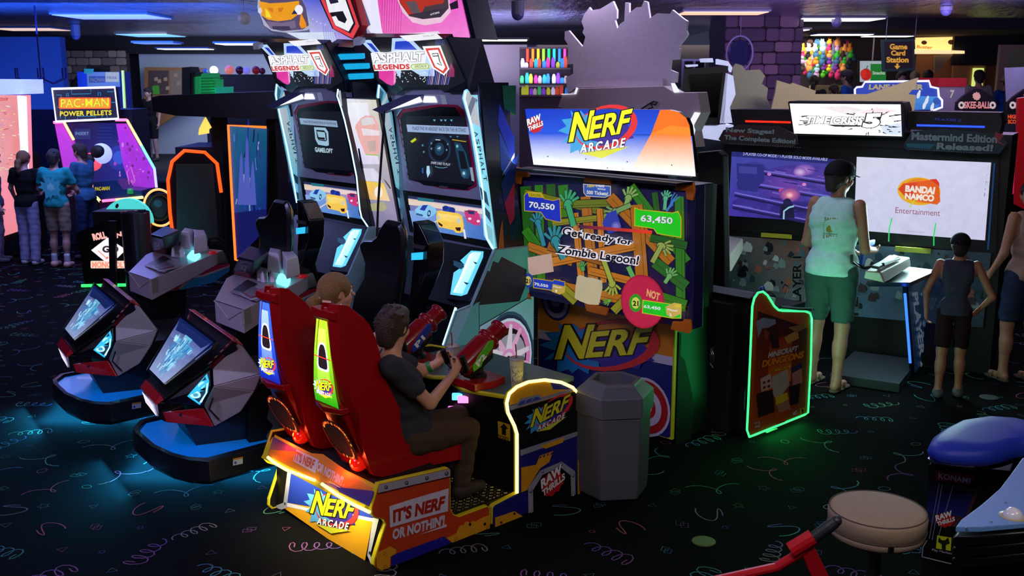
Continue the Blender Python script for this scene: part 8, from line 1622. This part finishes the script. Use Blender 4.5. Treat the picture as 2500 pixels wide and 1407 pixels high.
# five teenagers beside the neon maze machine
for lab, px, py, H_, hd, kw, arms in (
    ('teen with ponytail, black tee and pale wide jeans, seen from behind', 78, 645, 1.53, 10, dict(hairc='6a4830', hair='ponylow', top=('tee', '0c0a10'), legs=('wide', '8888b0'), shoes='c8c8d8', skinc='a07c78'), dict(elL=(-.27, .05, 1.16), wrL=(-.28, .16, .95), elR=(.28, .08, 1.15), wrR=(.22, .25, 1.02))),
    ('teen with glasses in a black tee, facing the camera behind the ponytail', 82, 600, 1.66, 185, dict(hairc='40281c', top=('tee', '0a0a10'), legs=('pants', '14161f'), shoes='303038', skinc='b08880'), dict(elR=(.2, .1, 1.1), wrR=(.1, .28, 1.15))),
    ('teen in teal tee with a pale splash print and khaki shorts, seen from behind', 152, 652, 1.56, 2, dict(hairc='14101a', top=('tee', '1c8a94'), legs=('shorts', '8a7a70'), shoes='c89c94', socks='b8b8cc', skinc='a88078'), dict(elL=(-.28, .08, 1.15), wrL=(-.2, .28, 1.08), elR=(.27, .1, 1.14), wrR=(.2, .28, 1.08))),
    ('teen in blue tee and jeans in profile beside the pink neon panel', 222, 632, 1.60, -75, dict(hairc='2c1c1a', top=('tee', '2c5c84'), legs=('pants', '203460'), shoes='303444', skinc='a87c74'), dict(elL=(-.2, .12, 1.12), wrL=(-.12, .3, 1.02), elR=(.22, .1, 1.1), wrR=(.2, .32, .98))),
    ('teen at the left edge with pale sleeves, cut by the frame', 2, 640, 1.5, 60, dict(hairc='14101a', top=('tee', '3a3c58'), legs=('pants', '6a6078'), shoes='383848', skinc='a88888'), {}),
    ('tall person in black tee and dark shorts near the framed boards', 380, 560, 1.74, 200, dict(hairc='0c0a10', top=('tee', '08080c'), legs=('shorts', '0c0c14'), shoes='202028', skinc='8a6a66'), {}),
    ('person in dark shirt beside the blue game behind the neon maze machine', 318, 565, 1.78, 215, dict(hairc='0a0a10', top=('tee', '12141f'), legs=('pants', '15171f'), shoes='202028', skinc='6a5458'), {})):
    ft = atz(px, py, 0)
    if py in (560, 565):
        Y = 24.6 if py == 560 else 23.5; ft = Vector(((px-1250)/2500*Y, Y, .5))
    J, s, f = standing(ft, H_, hd, .02, arms, .09, .03)
    kw.setdefault('hair', 'short')
    t, at = figure(lab, J, s, f, f+Vector((0, 0, -.1)), res=.0145, eyes=(hd > 100), **kw)
    if 'teal' in lab:
        ch = (J['shL']+J['shR'])/2; r_ = Vector((f.y, -f.x, 0)); a = Art(lambda x, y: ch+r_*x*.16+Vector((0, 0, -.2+y*.16))-f*.125, -f, back=.008); a.poly(splat(26, .8, 9, .5), '4cb8c8'); a.poly(splat(12, .3, 4, .4), '8ad8e0'); a.build('shirt_print', t)
# heads and shoulders of the crowd by the prize counter, on the raised floor behind
for lab, px, hy, Y, H_, hd, kw in (
    ('person in blue tee and grey cap before the plush wall', 2052, 178, 19.5, 1.78, -60, dict(top=('tee', '1c50b0'), capc='3c3c48', hairc='1a1410')),
    ('person with long brown hair below the blue tee', 2022, 218, 19.1, 1.5, -30, dict(hair='ponylow', top=('tee', '1c1820'), hairc='2c1c18')),
    ('person with brown hair below the plush wall', 1972, 198, 19.8, 1.62, 20, dict(hair='ponylow', top=('tee', '28202c'), hairc='2c2018')),
    ('person with dark hair under the hanging station sign', 2180, 190, 20.0, 1.6, 170, dict(top=('tee', '201820'), hairc='0c0a0c')),
    ('person with blonde hair under the hanging station sign', 2213, 188, 20.9, 1.58, 30, dict(hair='ponylow', top=('tee', '3c3440'), hairc='7a6c58')),
    ('dark haired person in blue shirt left of the red-topped machine', 2245, 170, 19.6, 1.80, 10, dict(top=('tee', '183870'), hairc='0a0808')),
    ('dark haired person in grey shirt before the bright doorway', 2368, 188, 19.2, 1.72, 0, dict(top=('tee', '8a807c'), hairc='0c0a0a')),
    ('person in tan cap and blue shirt by the right wood wall', 2435, 200, 19.4, 1.66, -10, dict(top=('tee', '1c48a0'), capc='8a7a4c', hairc='3a2c20'))):
    zh = CAMZ-Y*(hy-190)/2500; H_ = min(1.86, max(1.45, (zh-.75)*1.084)); ft = Vector(((px-1250)/2500*Y*1.0, Y, .75))
    J, s, f = standing(ft, H_, hd); kw.setdefault('hair', 'short'); figure(lab, J, s, f, f, res=.022, eyes=False, skinc='a07868', legs=('pants', '1c1c26'), shoes='202028', **kw)
